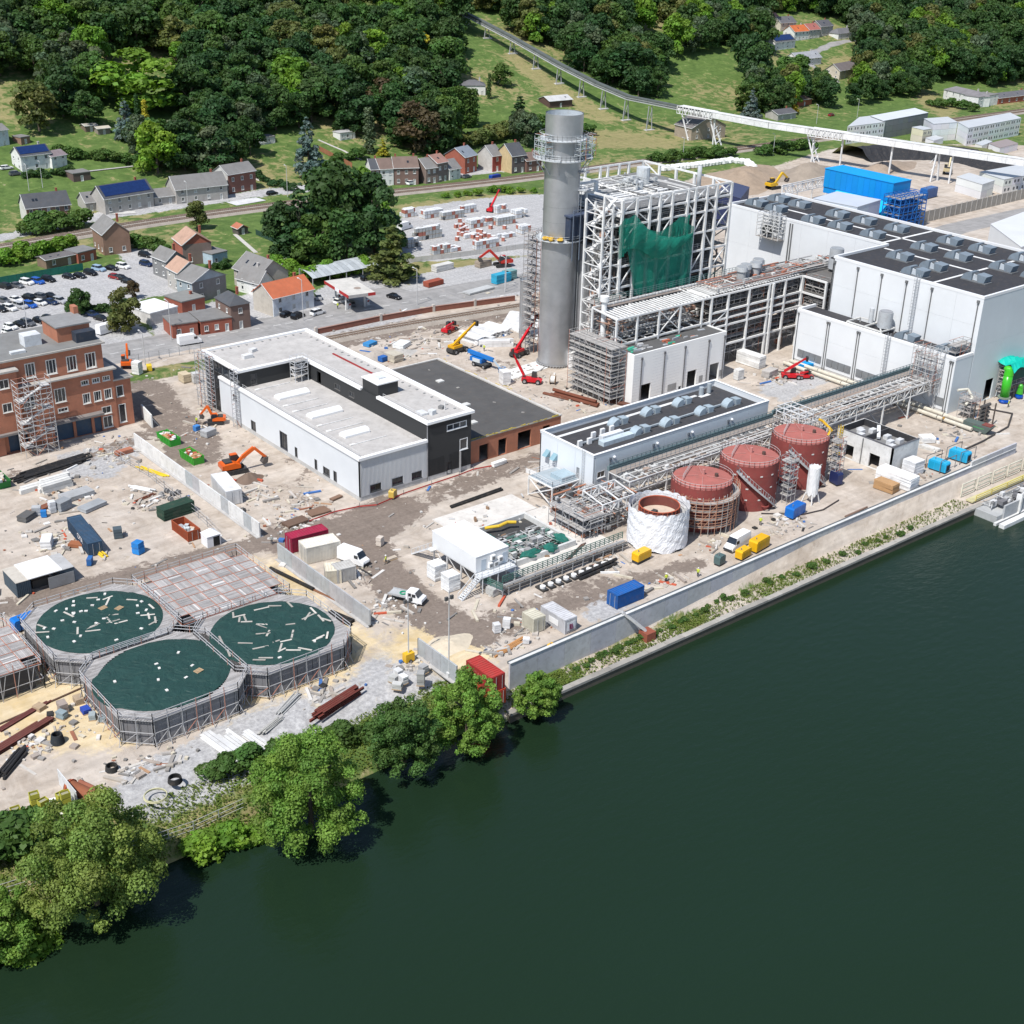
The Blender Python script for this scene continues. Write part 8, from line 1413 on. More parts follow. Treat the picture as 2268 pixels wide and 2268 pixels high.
for i in range(51):
 k=i/50*(len(PB)-1);j=min(int(k),len(PB)-2);c=lerp2(PB[j],PB[j+1],k-j);dx,dy=PB[j+1][0]-PB[j][0],PB[j+1][1]-PB[j][1];L_=math.hypot(dx,dy);nx,ny=-dy/L_,dx/L_
 for s,z in((-9,0),(-5.5,2.4),(-2.5,4.6),(0,5.2),(8,4.6),(14,0)):V.append((c[0]+nx*s+RU(-.4,.4),c[1]+ny*s+RU(-.4,.4),max(-.05,z+RU(-.25,.25)*(z>0))))
for i in range(50):
 for j in range(5):m.c=(.025,.026,.03)if j<3 else(.16,.17,.06);m.add([V[i*6+j],V[(i+1)*6+j],V[(i+1)*6+j+1],V[i*6+j+1]],[(0,1,2,3)])
tag(obj('lined_bund',m,'std'),'earth bund lined with wrinkled black plastic below the gallery','bund')
def mound(label,px,py,rx,ry,h,col,rz=0.):
 u,v=S(px,py);n,k=26,7;P=[(0,0,h)];
 for j in range(1,k+1):
  for i in range(n):a=6.2832*i/n;q=j/k;P.append((rx*q*math.cos(a)*(1+.12*math.sin(a*3+1)),ry*q*math.sin(a)*(1+.1*math.sin(a*5)),h*(.5+.5*math.cos(math.pi*q))*(1+RU(-.15,.15))-.05*(j==k)))
 m=MB(col).add(P,[(0,1+i,1+(i+1)%n)for i in range(n)]+[(1+(j-1)*n+i,1+j*n+i,1+j*n+(i+1)%n,1+(j-1)*n+(i+1)%n)for j in range(1,k)for i in range(n)]);tag(obj('soil_mound',m.mesh('soil_mound',True),'std',None,(u,v,0),rz),label,'soil heap')
mound('broad brown soil heap beyond the boiler frame',1640,400,34,16,4.5,(.34,.26,.19),.4);mound('grey brown soil heap behind the blue filter house',1790,388,22,12,4.5,(.30,.25,.2),.3);mound('low brown soil heap before the black lined bund',1960,375,24,8,3.,(.33,.26,.2),.1);mound('dark soil heap beside the digging excavator',552,1062,3.2,2.4,1.4,(.17,.12,.09));mound('pale sand heap by the short screen wall',990,1430,5,3,1.,(.6,.52,.4));mound('heap of pale rubble among the white girders',880,785,6,3,1.2,(.45,.43,.4));mound('rubble heap of plaster and timber behind the office block',830,790,5,3,1.4,(.4,.36,.32))
m=MB((.74,.74,.73));PB=[S(*q)for q in((1470,378),(1540,371),(1620,360),(1655,364),(1672,378))]
for a,b in zip(PB[:-1],PB[1:]):
 n=max(1,int(math.hypot(b[0]-a[0],b[1]-a[1])/1.8));[m.blob(*lerp2(a,b,i/n),.8,1.7,1.7,1.6,8,5,.15)for i in range(n)]
tag(obj('sheeted_windrow',m,'std'),'white sheeted windrow curving round the brown soil heap','windrow')
t=thing('green_duct','bright green vertical duct on blue pump bases beside the tall hall','duct',(*S(2222,890),0));m=MB((.04,.40,.02)).cyl(0,0,1.4,6.6,1.05,20).mesh('pipe',True);obj('pipe',m,'gloss',t);obj('elbow',MB((.05,.46,.02)).cyl(0,0,6.6,8.0,1.1,18,.95).blob(0,.3,8,.95,1.1,.8,14,8,0),'gloss',t);obj('flange',MB((.2,.24,.2)).cyl(0,0,1.0,1.38,1.5,18),'std',t);obj('pump_base',MB((.0,.06,.36)).blob(-.2,-.4,.5,1.5,1.2,.7,10,6,.1),'gloss',t)
t=thing('green_duct','short bright green valve body next to the tall green duct','duct',(*S(2256,882),0));obj('body',MB((.05,.36,.03)).cyl(0,0,1.2,2.6,.8,16,.6).blob(0,0,2.9,.6,.6,.7,10,6,0),'gloss',t);obj('pump_base',MB((.0,.06,.36)).blob(0,0,.5,1.1,1.,.7,10,6,.1),'gloss',t)
t=thing('sheeted_scaffold','scaffold with a turquoise tarpaulin roof and dark green netting','scaffold');u,v=275.6,153.;scaffold(t,u+.5,u+12,v,v+2.6,0,7,2,1.7,.1,col=(.35,.33,.32));m=MB((.0,.42,.33));n=12;P=[(u-.2+13*i/n,v-1.6+5*j/4,8.9+.9*math.sin(i*.5)+.4*math.sin(j*2+i)-(1.5 if j==0 else 0))for j in range(5)for i in range(n+1)];m.add(P,[(j*(n+1)+i,j*(n+1)+i+1,(j+1)*(n+1)+i+1,(j+1)*(n+1)+i)for j in range(4)for i in range(n)]);obj('turquoise_tarpaulin',m,'clean',t);bx('green_netting',t,'ostd',(.01,.07,.06),u,u+12.4,v-.4,v-.3,4.8,7.8)
for a_,u_ in(('pale',252.6),('pale',255.0)):
 t=thing('ground_pipeline','long pale insulated pipeline on low supports along the annex','pipeline',(0,0,0),0,'pale pipelines along the annex');[obj('pipe',MB((.58,.54,.45)).bar((u_,200-k*9,.75),(u_,191.2-k*9,.75),.9,.9,14),'std',t)for k in range(6)];[bx('support',t,'ostd',(.3,.25,.2),u_-.6,u_+.6,199-k*6.5,199.4-k*6.5,0,.32)for k in range(8)]
t=thing('intake_hopper','dark green steel hopper box beside the pale pipelines','hopper',(254.6,145.6,0),rad(-84));obj('tub',MB((.09,.12,.11)).add([(-3.4,-1.2,.6),(2,-1.2,.2),(3.2,-1.2,1.9),(-3.4,-1.2,1.9),(-3.4,1.2,.6),(2,1.2,.2),(3.2,1.2,1.9),(-3.4,1.2,1.9)],[(0,1,2,3),(5,4,7,6),(0,4,5,1),(1,5,6,2),(0,3,7,4),(3,2,6,7)]),'std',t);obj('rust_inlet',MB((.2,.06,.05)).box(.8,2.9,-.9,.9,1.91,2.1),'std',t);obj('stripe',MB((.05,.4,.1)).box(-1,1.6,-1.23,-1.205,1.2,1.3),'std',t)
t=thing('roller_tower','dark brown steel tower of curved rollers beside the hopper','steel frame',(258.6,147.4,0));[member('post',t,'ostd',(.1,.08,.07),(x,y,0),(x,y,5.2),.25)for x in(-1.8,1.8)for y in(-1.4,1.4)];[obj('roller',MB((.09,.085,.08)).bar((-1.7,0,.8+k*.95),(1.7,0,.8+k*.95),.8,.8,10),'std',t)for k in range(5)]
ts=thing('pipe_scaffold','small scaffold with a bent pale pipe at the foot of the hall corner','scaffold');scaffold(ts,258.5,262,150.8,154,0,4.4,1.7,1.4,.09,col=(.42,.38,.36));obj('bent_pipe',MB((.6,.58,.5)).path([(258,152,3.4),(260.5,152,4.6),(260.5,153.5,6.2),(258,154.5,6.2)],.6,.6,10),'std',ts)
t=thing('white_silo','slim white bag-wrapped silo below the red tanks','silo',(*S(1795,1112),0));obj('shell',crinkle('s',1.15,1.8,7.4,30,8,.07,(.76,.76,.76)),'clean',t);obj('cap',MB((.78,.78,.78)).cyl(0,0,7.3,7.7,1.15,16,.4),'clean',t);[member('leg',t,'ostd',(.7,.7,.7),(x*1.2,y*1.2,0),(x*.8,y*.8,2),.18)for x in(-1,1)for y in(-1,1)];obj('cone',MB((.72,.72,.72)).cyl(0,0,.6,1.8,.3,14,1.1),'clean',t)
t=thing('river_intake','white steel river intake with screen gates and yellow gratings on the bank','intake');bx('pontoon',t,'ostd',(.70,.70,.69),225,275,119.4,120.6,-5.2,-4.2);bx('pontoon',t,'ostd',(.64,.64,.63),225,275,121.2,121.8,-5.2,-4.4);bx('deck',t,'ostd',(.42,.43,.43),226,275,121.9,127.5,-6,-3.5);bx('grating_walkway',t,'ostd',(.50,.46,.26),227,275,128.2,129.8,-3.2,-2.9)
for k in range(8):
 u_=228+k*5.6;bx('gate',t,'ostd',(.40,.41,.42),u_,u_+4.9,121.6,122,-5,-1.6);bx('gate_post',t,'ostd',(.68,.68,.67),u_+5,u_+5.5,121.2,122.4,-5.4,-.6);m=MB((.16,.16,.17));m.cyl(u_+2.4,124.6,-3.4,-1.4,.35,10);m.ob(u_+2.4,123.8,-2.6,1.6,1.2,.8);obj('drive_motor',m,'std',t);obj('davit',MB((.72,.72,.71)).bar((u_+5.2,121.6,-.6),(u_+5.2,120.6,1.0),.3,.3).bar((u_+5.2,120.6,1.),(u_+5.2,119.8,-2.2),.3,.5),'std',t);obj('bank_grille',MB((.62,.60,.50)).path([(u_,131.6,-3.3),(u_+4.6,131.6,-3.3),(u_+4.6,131.6,-.6),(u_,131.6,-.6),(u_,131.6,-3.3)],.2,.2,4).bar((u_,131.6,-2.4),(u_+4.6,131.6,-2.4),.16,.3).bar((u_,131.6,-1.5),(u_+4.6,131.6,-1.5),.16,.3),'std',t);obj('walkway_rail',MB((.62,.5,.1)).bar((u_,128.2,-1.9),(u_+5.5,128.2,-1.9),.12,.12).bar((u_,128.2,-2.4),(u_+5.5,128.2,-2.4),.1,.1).bar((u_,128.2,-3),(u_,128.2,-1.9),.12,.12),'std',t)
pipework(t,227,274,122.6,127,-3.4,-1.8,130,rmax=.3,cols=((.4,.4,.4),(.2,.2,.2),(.6,.6,.6)))
t=thing('discharge_chute','steel chute running over the flood wall into a rusty box on the bank','chute');a,b=Vector((*S(1378,1358,1.5),1.7)),Vector((*S(1430,1400,-2.2),-1.9));member('chute',t,'ostd',(.5,.5,.5),a,b,.7,.35);bx('rusty_box',t,'ostd',(.26,.075,.045),b.x-.8,b.x+1.2,b.y-1.2,b.y+.8,-3.5,-1.9)
random.seed(99);m=MB();PAL=((.5,.47,.43),(.35,.3,.26),(.62,.6,.57),(.2,.19,.18),(.55,.5,.4),(.4,.36,.31),(.48,.44,.4),(.3,.28,.26))*7+((.4,.24,.14),(.3,.12,.07),(.7,.7,.69),(.7,.7,.69),(.03,.03,.03),(.03,.03,.03),(.5,.1,.05),(.05,.15,.4))
keep_out=[(124,152,194,260),(151,178,196,243),(160,211,168,186),(202,234,201,252),(54,94,146,186),(OFF,108,255,276),(257,330,155,253),(150,208,144,160),(234,268,205,252)]
for _ in range(4200):
 r_=RN();c=(RU(30,300),RU(141,292))if r_<.35 else None
 if c is None:
  hx_,hy_,s_=RCH(((140,1090,90),(330,1110,60),(130,1190,70),(250,1000,70),(660,1110,60),(870,780,60),(930,760,80),(1270,880,70),(1180,830,60),(930,1480,60),(1180,1380,60),(1490,1300,50),(1330,1240,60),(700,1520,90),(330,1700,120),(200,1600,90),(60,1650,60),(860,1350,60),(640,1160,60),(1560,1200,60),(1740,1160,50),(2030,1060,60),(1000,740,90),(1120,1450,60),(780,1270,50),(1720,830,60),(2130,950,60),(460,940,60),(560,1090,70)))
  c=S(random.gauss(hx_,s_*.5),random.gauss(hy_,s_*.28))
 u,v=c
 if any(a<u<b and c_<v<d for a,b,c_,d in keep_out)or v<136.5 or(v<141 and u<108):continue
 s=RU(.12,.5)*(1 if RN()<.85 else 2.4);L_=s*RCH((1,1,1.6,5,9))if RN()<.5 else s;m.ob(u,v,-.02,min(L_,3.5),min(s,.5)if L_>s else s*RU(.6,1.2),RU(.06,.5)*min(1,s*2),RN()*3.14,RCH(PAL))
stuff(tag(obj('site_debris',m,'std'),'loose rubble, timber and offcuts scattered over the building site','debris'))
# ================================================================ vegetation
def leafmat():
 m=D.materials.new('leaf');n,L=nodes_of(m);out=n.new('ShaderNodeOutputMaterial');p=n.new('ShaderNodeBsdfPrincipled');p.inputs['Roughness'].default_value=.6;p.inputs['Specular IOR Level'].default_value=.25
 a=n.new('ShaderNodeAttribute');a.attribute_name='col';o=n.new('ShaderNodeObjectInfo');x=n.new('ShaderNodeVectorMath');x.operation='MULTIPLY';L.new(a.outputs['Color'],x.inputs[0]);L.new(o.outputs['Color'],x.inputs[1]);L.new(x.outputs[0],p.inputs['Base Color'])
 t=n.new('ShaderNodeBsdfTranslucent');s=n.new('ShaderNodeVectorMath');s.operation='MULTIPLY';s.inputs[1].default_value=(1.3,1.25,.5);L.new(x.outputs[0],s.inputs[0]);L.new(s.outputs[0],t.inputs[0])
 k=n.new('ShaderNodeMixShader');k.inputs[0].default_value=.3;L.new(p.outputs[0],k.inputs[1]);L.new(t.outputs[0],k.inputs[2]);L.new(k.outputs[0],out.inputs[0]);MATS['leaf']=m
leafmat()
def leafmesh(name,cs,rs,n,leaf,seed,squash=.85,shell=.35):
 g=np.random.default_rng(seed);cs=np.array(cs,float);rs=np.array(rs,float);k=g.choice(len(rs),n,p=rs**2/np.sum(rs**2));d=g.normal(size=(n,3));d/=np.linalg.norm(d,axis=1)[:,None];d[:,2]=np.where(d[:,2]<-.5,-d[:,2],d[:,2])
 c=cs[k]+d*(rs[k]*(1-shell+shell*1.25*g.random(n)**.6))[:,None]*np.array([1,1,squash]);nr=d*.9+g.normal(size=(n,3))*.45;nr/=np.linalg.norm(nr,axis=1)[:,None]
 t1=np.cross(nr,g.normal(size=(n,3)));t1/=np.linalg.norm(t1,axis=1)[:,None];t2=np.cross(nr,t1);s=(leaf*g.uniform(.55,1.3,n))[:,None]
 V=np.stack([c-t1*s-t2*s*.2,c+t2*s*.75-t1*s*.1,c+t1*s+t2*s*.1,c-t2*s*.75+t1*s*.15],1).reshape(-1,3)
 me=D.meshes.new(name);me.vertices.add(4*n);me.vertices.foreach_set('co',V.astype(np.float32).ravel());me.loops.add(4*n);me.loops.foreach_set('vertex_index',np.arange(4*n,dtype=np.int32));me.polygons.add(n);me.polygons.foreach_set('loop_start',np.arange(0,4*n,4,dtype=np.int32));me.polygons.foreach_set('loop_total',np.full(n,4,np.int32));me.update(calc_edges=True)
 lt=g.uniform(.78,1.25,len(rs))[k]*g.uniform(.8,1.2,n);hue=g.uniform(.9,1.15,len(rs))[k];A=np.stack([lt*hue,lt,lt*.95,np.ones(n)],1);a=me.attributes.new('col','FLOAT_COLOR','FACE');a.data.foreach_set('color',A.astype(np.float32).ravel());me.materials.append(MATS['leaf']);return me
def lobes(kind,seed):
 r=random.Random(seed);C=[];R_=[]
 if kind=='broad':
  for _ in range(34):a=r.random()*6.283;q=r.random()**.5;z=r.uniform(.14,.98);w_=math.sqrt(max(.08,1-((z-.48)/.54)**2));C.append((.34*q*w_*math.cos(a),.34*q*w_*math.sin(a),z*.9));R_.append(r.uniform(.09,.155))
 elif kind=='cone':
  for i in range(70):z=1-r.random()**.6*.96;w_=.25*(1-z)+.012;a=i*2.4;q=r.uniform(.3,1);C.append((w_*q*math.cos(a),w_*q*math.sin(a),z));R_.append(.028+.06*(1-z))
 elif kind=='col':
  for i in range(22):z=i/22*.92+.05;C.append((r.uniform(-.03,.03),r.uniform(-.03,.03),z));R_.append(.085*(1-.65*max(0,z-.4)))
 else:
  for _ in range(9):a=r.random()*6.283;q=r.random()**.5*.42;C.append((q*math.cos(a),q*math.sin(a),r.uniform(.3,.75)));R_.append(r.uniform(.18,.34))
 return C,R_
def trunkmesh(h,r,spread):
 m=MB((.11,.085,.065));m.cyl(0,0,-.06,.55*h,r,7,r*.55)
 for i in range(6):a=i*1.05;z=h*(.3+.06*i);m.bar((0,0,z),(spread*math.cos(a),spread*math.sin(a),z+h*.22),r*.5,r*.5,5)
 me=m.mesh('trunk');me.materials.append(MATS['std']);return me
CM={'broad':[leafmesh('crown',*lobes('broad',s),3400,.033,s)for s in range(6)],'cone':[leafmesh('crown',*lobes('cone',s),3200,.026,s,.7)for s in(20,21)],'col':[leafmesh('crown',*lobes('col',30),1500,.02,30)],'shrub':[leafmesh('crown',*lobes('shrub',s),900,.075,s)for s in(40,41,42)]}
TM={'broad':trunkmesh(1,.026,.2),'cone':trunkmesh(1,.02,.05),'col':trunkmesh(1,.018,.02),'shrub':trunkmesh(.6,.03,.25)}
TC={'dark green':(.05,.105,.03),'deep green':(.038,.088,.03),'mid green':(.075,.145,.034),'bright green':(.13,.25,.03),'yellow green':(.17,.28,.035),'olive':(.12,.145,.045),'copper':(.085,.07,.038),'grey green':(.09,.135,.075),'blue green':(.14,.20,.20),'golden':(.45,.40,.05)}
def tree(kind,cn,p,h,wid,label,group=None,name=None,mesh=None,trunk=True):
 t=thing(name or{'broad':'broadleaf_tree','cone':'conifer_tree','col':'columnar_tree','shrub':'shrub'}[kind],label,'shrub' if kind=='shrub' else 'tree',p,RN()*6.28,group);c=TC[cn];j=RU(.88,1.12)
 o=link(D.objects.new('crown',mesh or RCH(CM[kind])),t);o.color=(c[0]*j*RU(.9,1.1),c[1]*j,c[2]*j,1);o.scale=(h*wid,h*wid,h)
 o=link(D.objects.new('trunk',TM[kind]),t);o.scale=(h,h,h);return t
def ptree(kind,cn,px,py,hpx,wid=1.,label='',group=None,**k):
 u,v,z=GT(px,py);dist=math.dist((u,v,z),CP);return tree(kind,cn,(u,v,z-.1),hpx*dist/FOC/math.cos(.25),wid,label,group,**k)
random.seed(8)
VIS=[[(-80,195),(105,185),(130,245),(90,330),(-80,330)],[(1000,40),(1030,20),(1110,60),(1240,125),(1330,190),(1450,232),(1520,250),(1520,340),(1150,370),(1240,260),(1180,225),(1060,250),(1000,240),(985,195),(1010,165),(1060,140),(1040,90)],[(1465,130),(1600,110),(1665,135),(1640,178),(1560,200),(1475,175)],[(1690,25),(1840,40),(1900,75),(1905,165),(1862,190),(1820,150),(1700,125)],[(1408,40),(1515,40),(1512,70),(1415,72)],[(1755,228),(1830,245),(1830,275),(1750,275)],[(2020,180),(2300,200),(2300,320),(1830,320),(1840,262),(2000,245),(2070,235)],[(560,305),(640,305),(730,290),(860,305),(880,340),(1200,325),(1200,420),(300,480),(-80,500),(-80,320),(90,320),(160,285),(265,300),(300,378),(490,388),(560,350)],[(1500,225),(1720,262),(2300,320),(2300,360),(1500,345)],[(1010,25),(1030,10),(1120,60),(1090,90)],[(225,140),(330,115),(395,150),(400,240),(220,240)]]
def pin(P,x,y):
 r=False;j=len(P)-1
 for i in range(len(P)):
  (a,b),(c,d)=P[i],P[j]
  if(b>y)!=(d>y)and x<(c-a)*(y-b)/(d-b)+a:r=not r
  j=i
 return r
def clear(x,y):return any(pin(P,x,y)for P in VIS)
spots=[]
vv=452.
while vv<980:
 st=9.6 if vv<640 else 12;uu=150.
 while uu<1150:
  u,v=uu+RU(-3,3),vv+RU(-3,3);uu+=st;z=zt(u,v);x,y=proj((u,v,z))
  if not(-70<x<2340 and -60<y<420):continue
  h=RU(12,22)*(.75 if x>1500 and y>200 else 1);x1,y1=proj((u,v,z+h*.55));x2,y2=proj((u,v,z+h))
  if y1<-40 or clear(x,y)or clear(x1,y1)or clear(x2,y2)or(y>395):continue
  spots.append((math.dist((u,v,z),CP),u,v,z,h,y1))
 vv+=st
spots.sort();cols=['dark green']*8+['deep green']*6+['mid green']*6+['grey green']*2+['bright green','olive']
vis=[s for s in spots if s[5]>0]
for i,(d,u,v,z,h,y1)in enumerate(vis[:290]):cn=RCH(cols);tree('broad',cn,(u,v,z-.2),h,RU(.9,1.25),f'{cn} broadleaf tree in the hillside wood','trees of the hillside wood')
rest=vis[290:]+[s for s in spots if s[5]<=0]
src=D.collections.new('wood_crowns')
for i,cn in enumerate(['dark green','deep green','mid green','dark green','deep green','olive','dark green','grey green','bright green','deep green']):q=CM['broad'][i%6].copy();A=np.zeros(4*len(q.polygons),np.float32);q.attributes['col'].data.foreach_get('color',A);A=A.reshape(-1,4)*np.array([*TC[cn],1]);q.attributes['col'].data.foreach_set('color',A.astype(np.float32).ravel());src.objects.link(D.objects.new('wood_crown',q))
me=D.meshes.new('far_wood');me.from_pydata([(u,v,z-.2)for d,u,v,z,h,y in rest],[],[]);a=me.attributes.new('hh','FLOAT','POINT');a.data.foreach_set('value',np.array([s[4]*1.1 for s in rest],np.float32));fw=link(D.objects.new('far_wood',me));stuff(tag(fw,'dense green wood covering the upper hillside','wood'))
ng=D.node_groups.new('scatter','GeometryNodeTree');ng.interface.new_socket('Geometry',in_out='INPUT',socket_type='NodeSocketGeometry');ng.interface.new_socket('Geometry',in_out='OUTPUT',socket_type='NodeSocketGeometry');N=ng.nodes;gi,go=N.new('NodeGroupInput'),N.new('NodeGroupOutput');ci=N.new('GeometryNodeCollectionInfo');ci.inputs[0].default_value=src;ci.inputs[1].default_value=True;ip=N.new('GeometryNodeInstanceOnPoints');ip.inputs['Pick Instance'].default_value=True
rv=N.new('FunctionNodeRandomValue');rv.data_type='FLOAT_VECTOR';rv.inputs[0].default_value=(0,0,0);rv.inputs[1].default_value=(0,0,6.28);na=N.new('GeometryNodeInputNamedAttribute');na.data_type='FLOAT';na.inputs[0].default_value='hh'
for x,y in((gi.outputs[0],ip.inputs['Points']),(ci.outputs[0],ip.inputs['Instance']),(rv.outputs[0],ip.inputs['Rotation']),(na.outputs[0],ip.inputs['Scale']),(ip.outputs[0],go.inputs[0])):ng.links.new(x,y)
fw.modifiers.new('scatter','NODES').node_group=ng
for a in(('broad','bright green',315,246,118,1.75,'huge bright green spreading tree below the wood'),('broad','yellow green',350,385,105,1.1,'bright green round tree beside the grey houses'),('broad','grey green',470,385,95,1.1,'grey green round tree beside the bright green one'),('cone','blue green',282,312,82,1.2,'blue grey spruce above the garden huts'),('cone','blue green',685,392,122,1.15,'large blue grey spruce on the lawn'),('col','golden',325,290,62,1.2,'golden columnar conifer beside the blue spruce'),('col','deep green',308,282,65,1.1,'dark columnar cypress beside the golden conifer'),('col','grey green',818,340,95,1.4,'tall grey green cypress on the lawn edge'),('cone','golden',848,348,40,1.2,'small golden conifer behind the terrace'),('broad','golden',918,145,70,1.2,'yellow leaved tree in the wood'),('broad','copper',920,338,105,1.2,'copper coloured round tree behind the terrace'),('broad','copper',850,262,80,1.2,'dark copper beech in front of the wood'),('broad','olive',88,292,100,1.1,'olive crowned lime tree on the left slope'),('broad','yellow green',1005,300,48,1.1,'yellow green bush tree below the poplar screen'),('broad','deep green',1395,195,90,1.4,'dark rounded tree at the edge of the corridor'),('cone','blue green',1662,262,60,1.3,'blue spruce near the gallery'),('cone','blue green',1912,92,62,1.3,'blue spruce beside the white bungalow'),('cone','golden',1754,250,50,.9,'golden cone conifer by the bright lawn'),('col','dark green',2045,178,85,2.0,'dark column poplar in the right hand wood'),('broad','mid green',1110,190,48,1.2,'round tree alone on the villa lawn'),('col','dark green',1083,220,52,1.,'slim cypress beside the white villa'),('broad','olive',275,735,95,.9,'tall green tree between the car park and the road'),('broad','dark green',178,700,60,1.,'small tree with pale trunk in the car park'),('broad','copper',296,662,40,.9,'small purple tree in the car park corner'),('broad','olive',437,510,60,1.,'thin tree beside the railway'),('cone','deep green',1150,290,75,1.4,'dark conifer left of the chimney top'),
  ('cone','deep green',670,580,165,1.5,'tall dark conifer in the grove by the block yard'),('broad','deep green',640,570,120,1.1,'dark tree at the left of the grove by the block yard'),('broad','dark green',745,560,185,1.05,'tallest dark tree of the grove by the block yard'),('broad','bright green',800,500,120,1.1,'brighter tree behind the grove by the block yard'),('broad','deep green',830,560,165,1.,'dark tree at the right of the grove by the block yard'),('broad','dark green',770,590,120,1.1,'dark tree at the front of the grove by the block yard'),('cone','olive',870,625,125,1.7,'olive green conifer beside the carport'),('broad','mid green',700,590,110,1.1,'mid green tree in front of the tall conifer')):ptree(*a)
for i in range(15):ptree('col','mid green',945+i*7.5,305-i*2.5 if i<10 else 282,95-i*1.2,1.35,'tall clipped poplar of the green screen on the slope','poplar screen')
for cn,pts,n,hp,lab in(('bright green',((0,590),(60,575),(160,555)),14,30,'bright green bush beside the car park fence'),('mid green',((60,520),(180,505)),10,34,'green bush beside the railway by the car park'),('mid green',((300,545),(370,560)),8,26,'green bush in the lane behind the houses'),('dark green',((460,600),(505,595)),5,16,'clipped hedge behind the blue extension'),('bright green',((600,600),(690,625),(830,600)),18,30,'bright green bush under the dark grove'),('dark green',((160,690),(300,690)),12,22,'dark hedge bush around the car park island'),('dark green',((60,395),(160,385)),10,14,'garden hedge bush below the white solar house'),('mid green',((130,345),(330,370)),16,20,'garden bush on the left slope'),('mid green',((1450,360),(1620,345)),16,22,'green bush along the railway'),('mid green',((1690,345),(1790,330)),9,20,'green bush beside the gallery trestle'),('mid green',((1180,285),(1300,300)),7,28,'green bush in the grassy corridor'),('olive',((1030,330),(1130,300)),9,30,'olive bush behind the terrace'),('mid green',((700,380),(800,350)),8,20,'garden bush on the lawn'),('deep green',((570,395),(640,425)),9,14,'clipped green hedge along the lawn'),('mid green',((1700,215),(1760,170)),8,34,'green bush near the village road'),('mid green',((2060,235),(2160,245)),8,16,'low bush before the white villa'),('bright green',((990,435),(1180,425)),9,14,'green bush along the railway yard')):
 for k in range(n):i=k/max(1,n-1)*(len(pts)-1);j=min(int(i),len(pts)-2);x,y=lerp2(pts[j],pts[j+1],i-j);ptree('shrub',cn,x+RU(-6,6),y+RU(-4,4),hp*RU(.7,1.3),1.25,lab,lab+' group')
random.seed(31)
def willow(u,v,z,R_,H,cn,label,n,seed):
 r=random.Random(seed);C=[];Q=[]
 for _ in range(150):a=r.random()*6.283;q=r.random()**.45;zz=r.uniform(.06,.98);w_=math.sqrt(max(.12,1-((zz-.42)/.62)**2));C.append((R_*.86*q*w_*math.cos(a),R_*.86*q*w_*math.sin(a),H*zz));Q.append(r.uniform(.08,.19)*R_)
 t=thing('willow_tree',label,'tree',(u,v,z));o=obj('crown',leafmesh('crown',C,Q,n,.17,seed,.9,.5),'leaf',t);o.color=(*TC[cn],1);o=obj('trunk',trunkmesh(H,.4,R_*.4),'std',t)
TC['willow']=(.175,.255,.06);TC['willow2']=(.15,.27,.05);TC['alder']=(.075,.15,.04)
for px,py,R_,H,cn,lab,n in((215,2000,9.4,14,'willow','largest olive green riverside willow beside the yellow crates',52000),(690,1835,8.2,13.5,'willow2','bright green riverside tree beside the white columns',40000),(895,1695,5.6,10,'alder','dark green riverside alder between two brighter trees',24000),(1035,1645,5.6,11.5,'willow2','green riverside tree below the red containers',26000),(1190,1570,4.,5.4,'willow2','low riverside bush between the red containers and quay',14000),(10,2085,5,6,'willow2','low riverside bush upstream of the largest willow',14000)):u,v=S(px,py,-3.5);willow(u,v,-3.6,R_,H,cn,lab,n,px)
for cn,pts,n,hp,lab in(('mid green',((0,1935),(60,1900)),6,60,'dark bush behind the largest willow'),('bright green',((430,1860),(560,1830)),10,42,'bright bush at the waterline'),('mid green',((470,1745),(590,1710),(830,1640)),14,38,'green bush along the site fence'),('bright green',((0,2080),(90,2060)),6,50,'bright bush at the upstream waterline'),('mid green',((1280,1480),(1420,1405)),10,14,'weedy bush on the quay strip'),('mid green',((1450,1400),(1640,1310)),12,14,'weedy bush along the flood wall'),('mid green',((1700,1290),(1880,1220),(2020,1170)),12,16,'weedy bush on the sandy quay strip')):
 for k in range(n):i=k/max(1,n-1)*(len(pts)-1);j=min(int(i),len(pts)-2);x,y=lerp2(pts[j],pts[j+1],i-j);u,v=S(x+RU(-8,8),y+RU(-6,6),-3);tree('shrub',cn,(u,v,zt(u,v)-.1),hp/14.5*RU(.7,1.3),1.35,lab,lab+' group')
g=np.random.default_rng(4);n=26000;U_=g.uniform(20,226,n);V_=np.where(U_<106,g.uniform(129.3,137,n),g.uniform(127.9,131.6,n));nzv=.5+.5*np.sin(U_*.31)*np.sin(U_*.083+1.3);kp=(U_<106)|(g.random(n)<(.75-.004*(U_-110))*(.3+nzv));U_,V_=U_[kp],V_[kp];Z_=th(U_,V_);n=len(U_);me=leafmesh('bank_grass',[(0,0,0)],[1.],n,.22,9);co=np.zeros(12*n,np.float32);me.vertices.foreach_get('co',co);co=co.reshape(n,4,3);co -=co.mean(1,keepdims=True);co[:,:,2]=np.abs(co[:,:,2])*1.6;co+=np.stack([U_,V_,Z_+.12],1)[:,None,:];me.vertices.foreach_set('co',co.ravel().astype(np.float32));me.update();o=obj('bank_grass',me,'leaf');o.color=(.12,.16,.035,1);stuff(tag(o,'rough grass and weeds growing on the river bank','grass'))
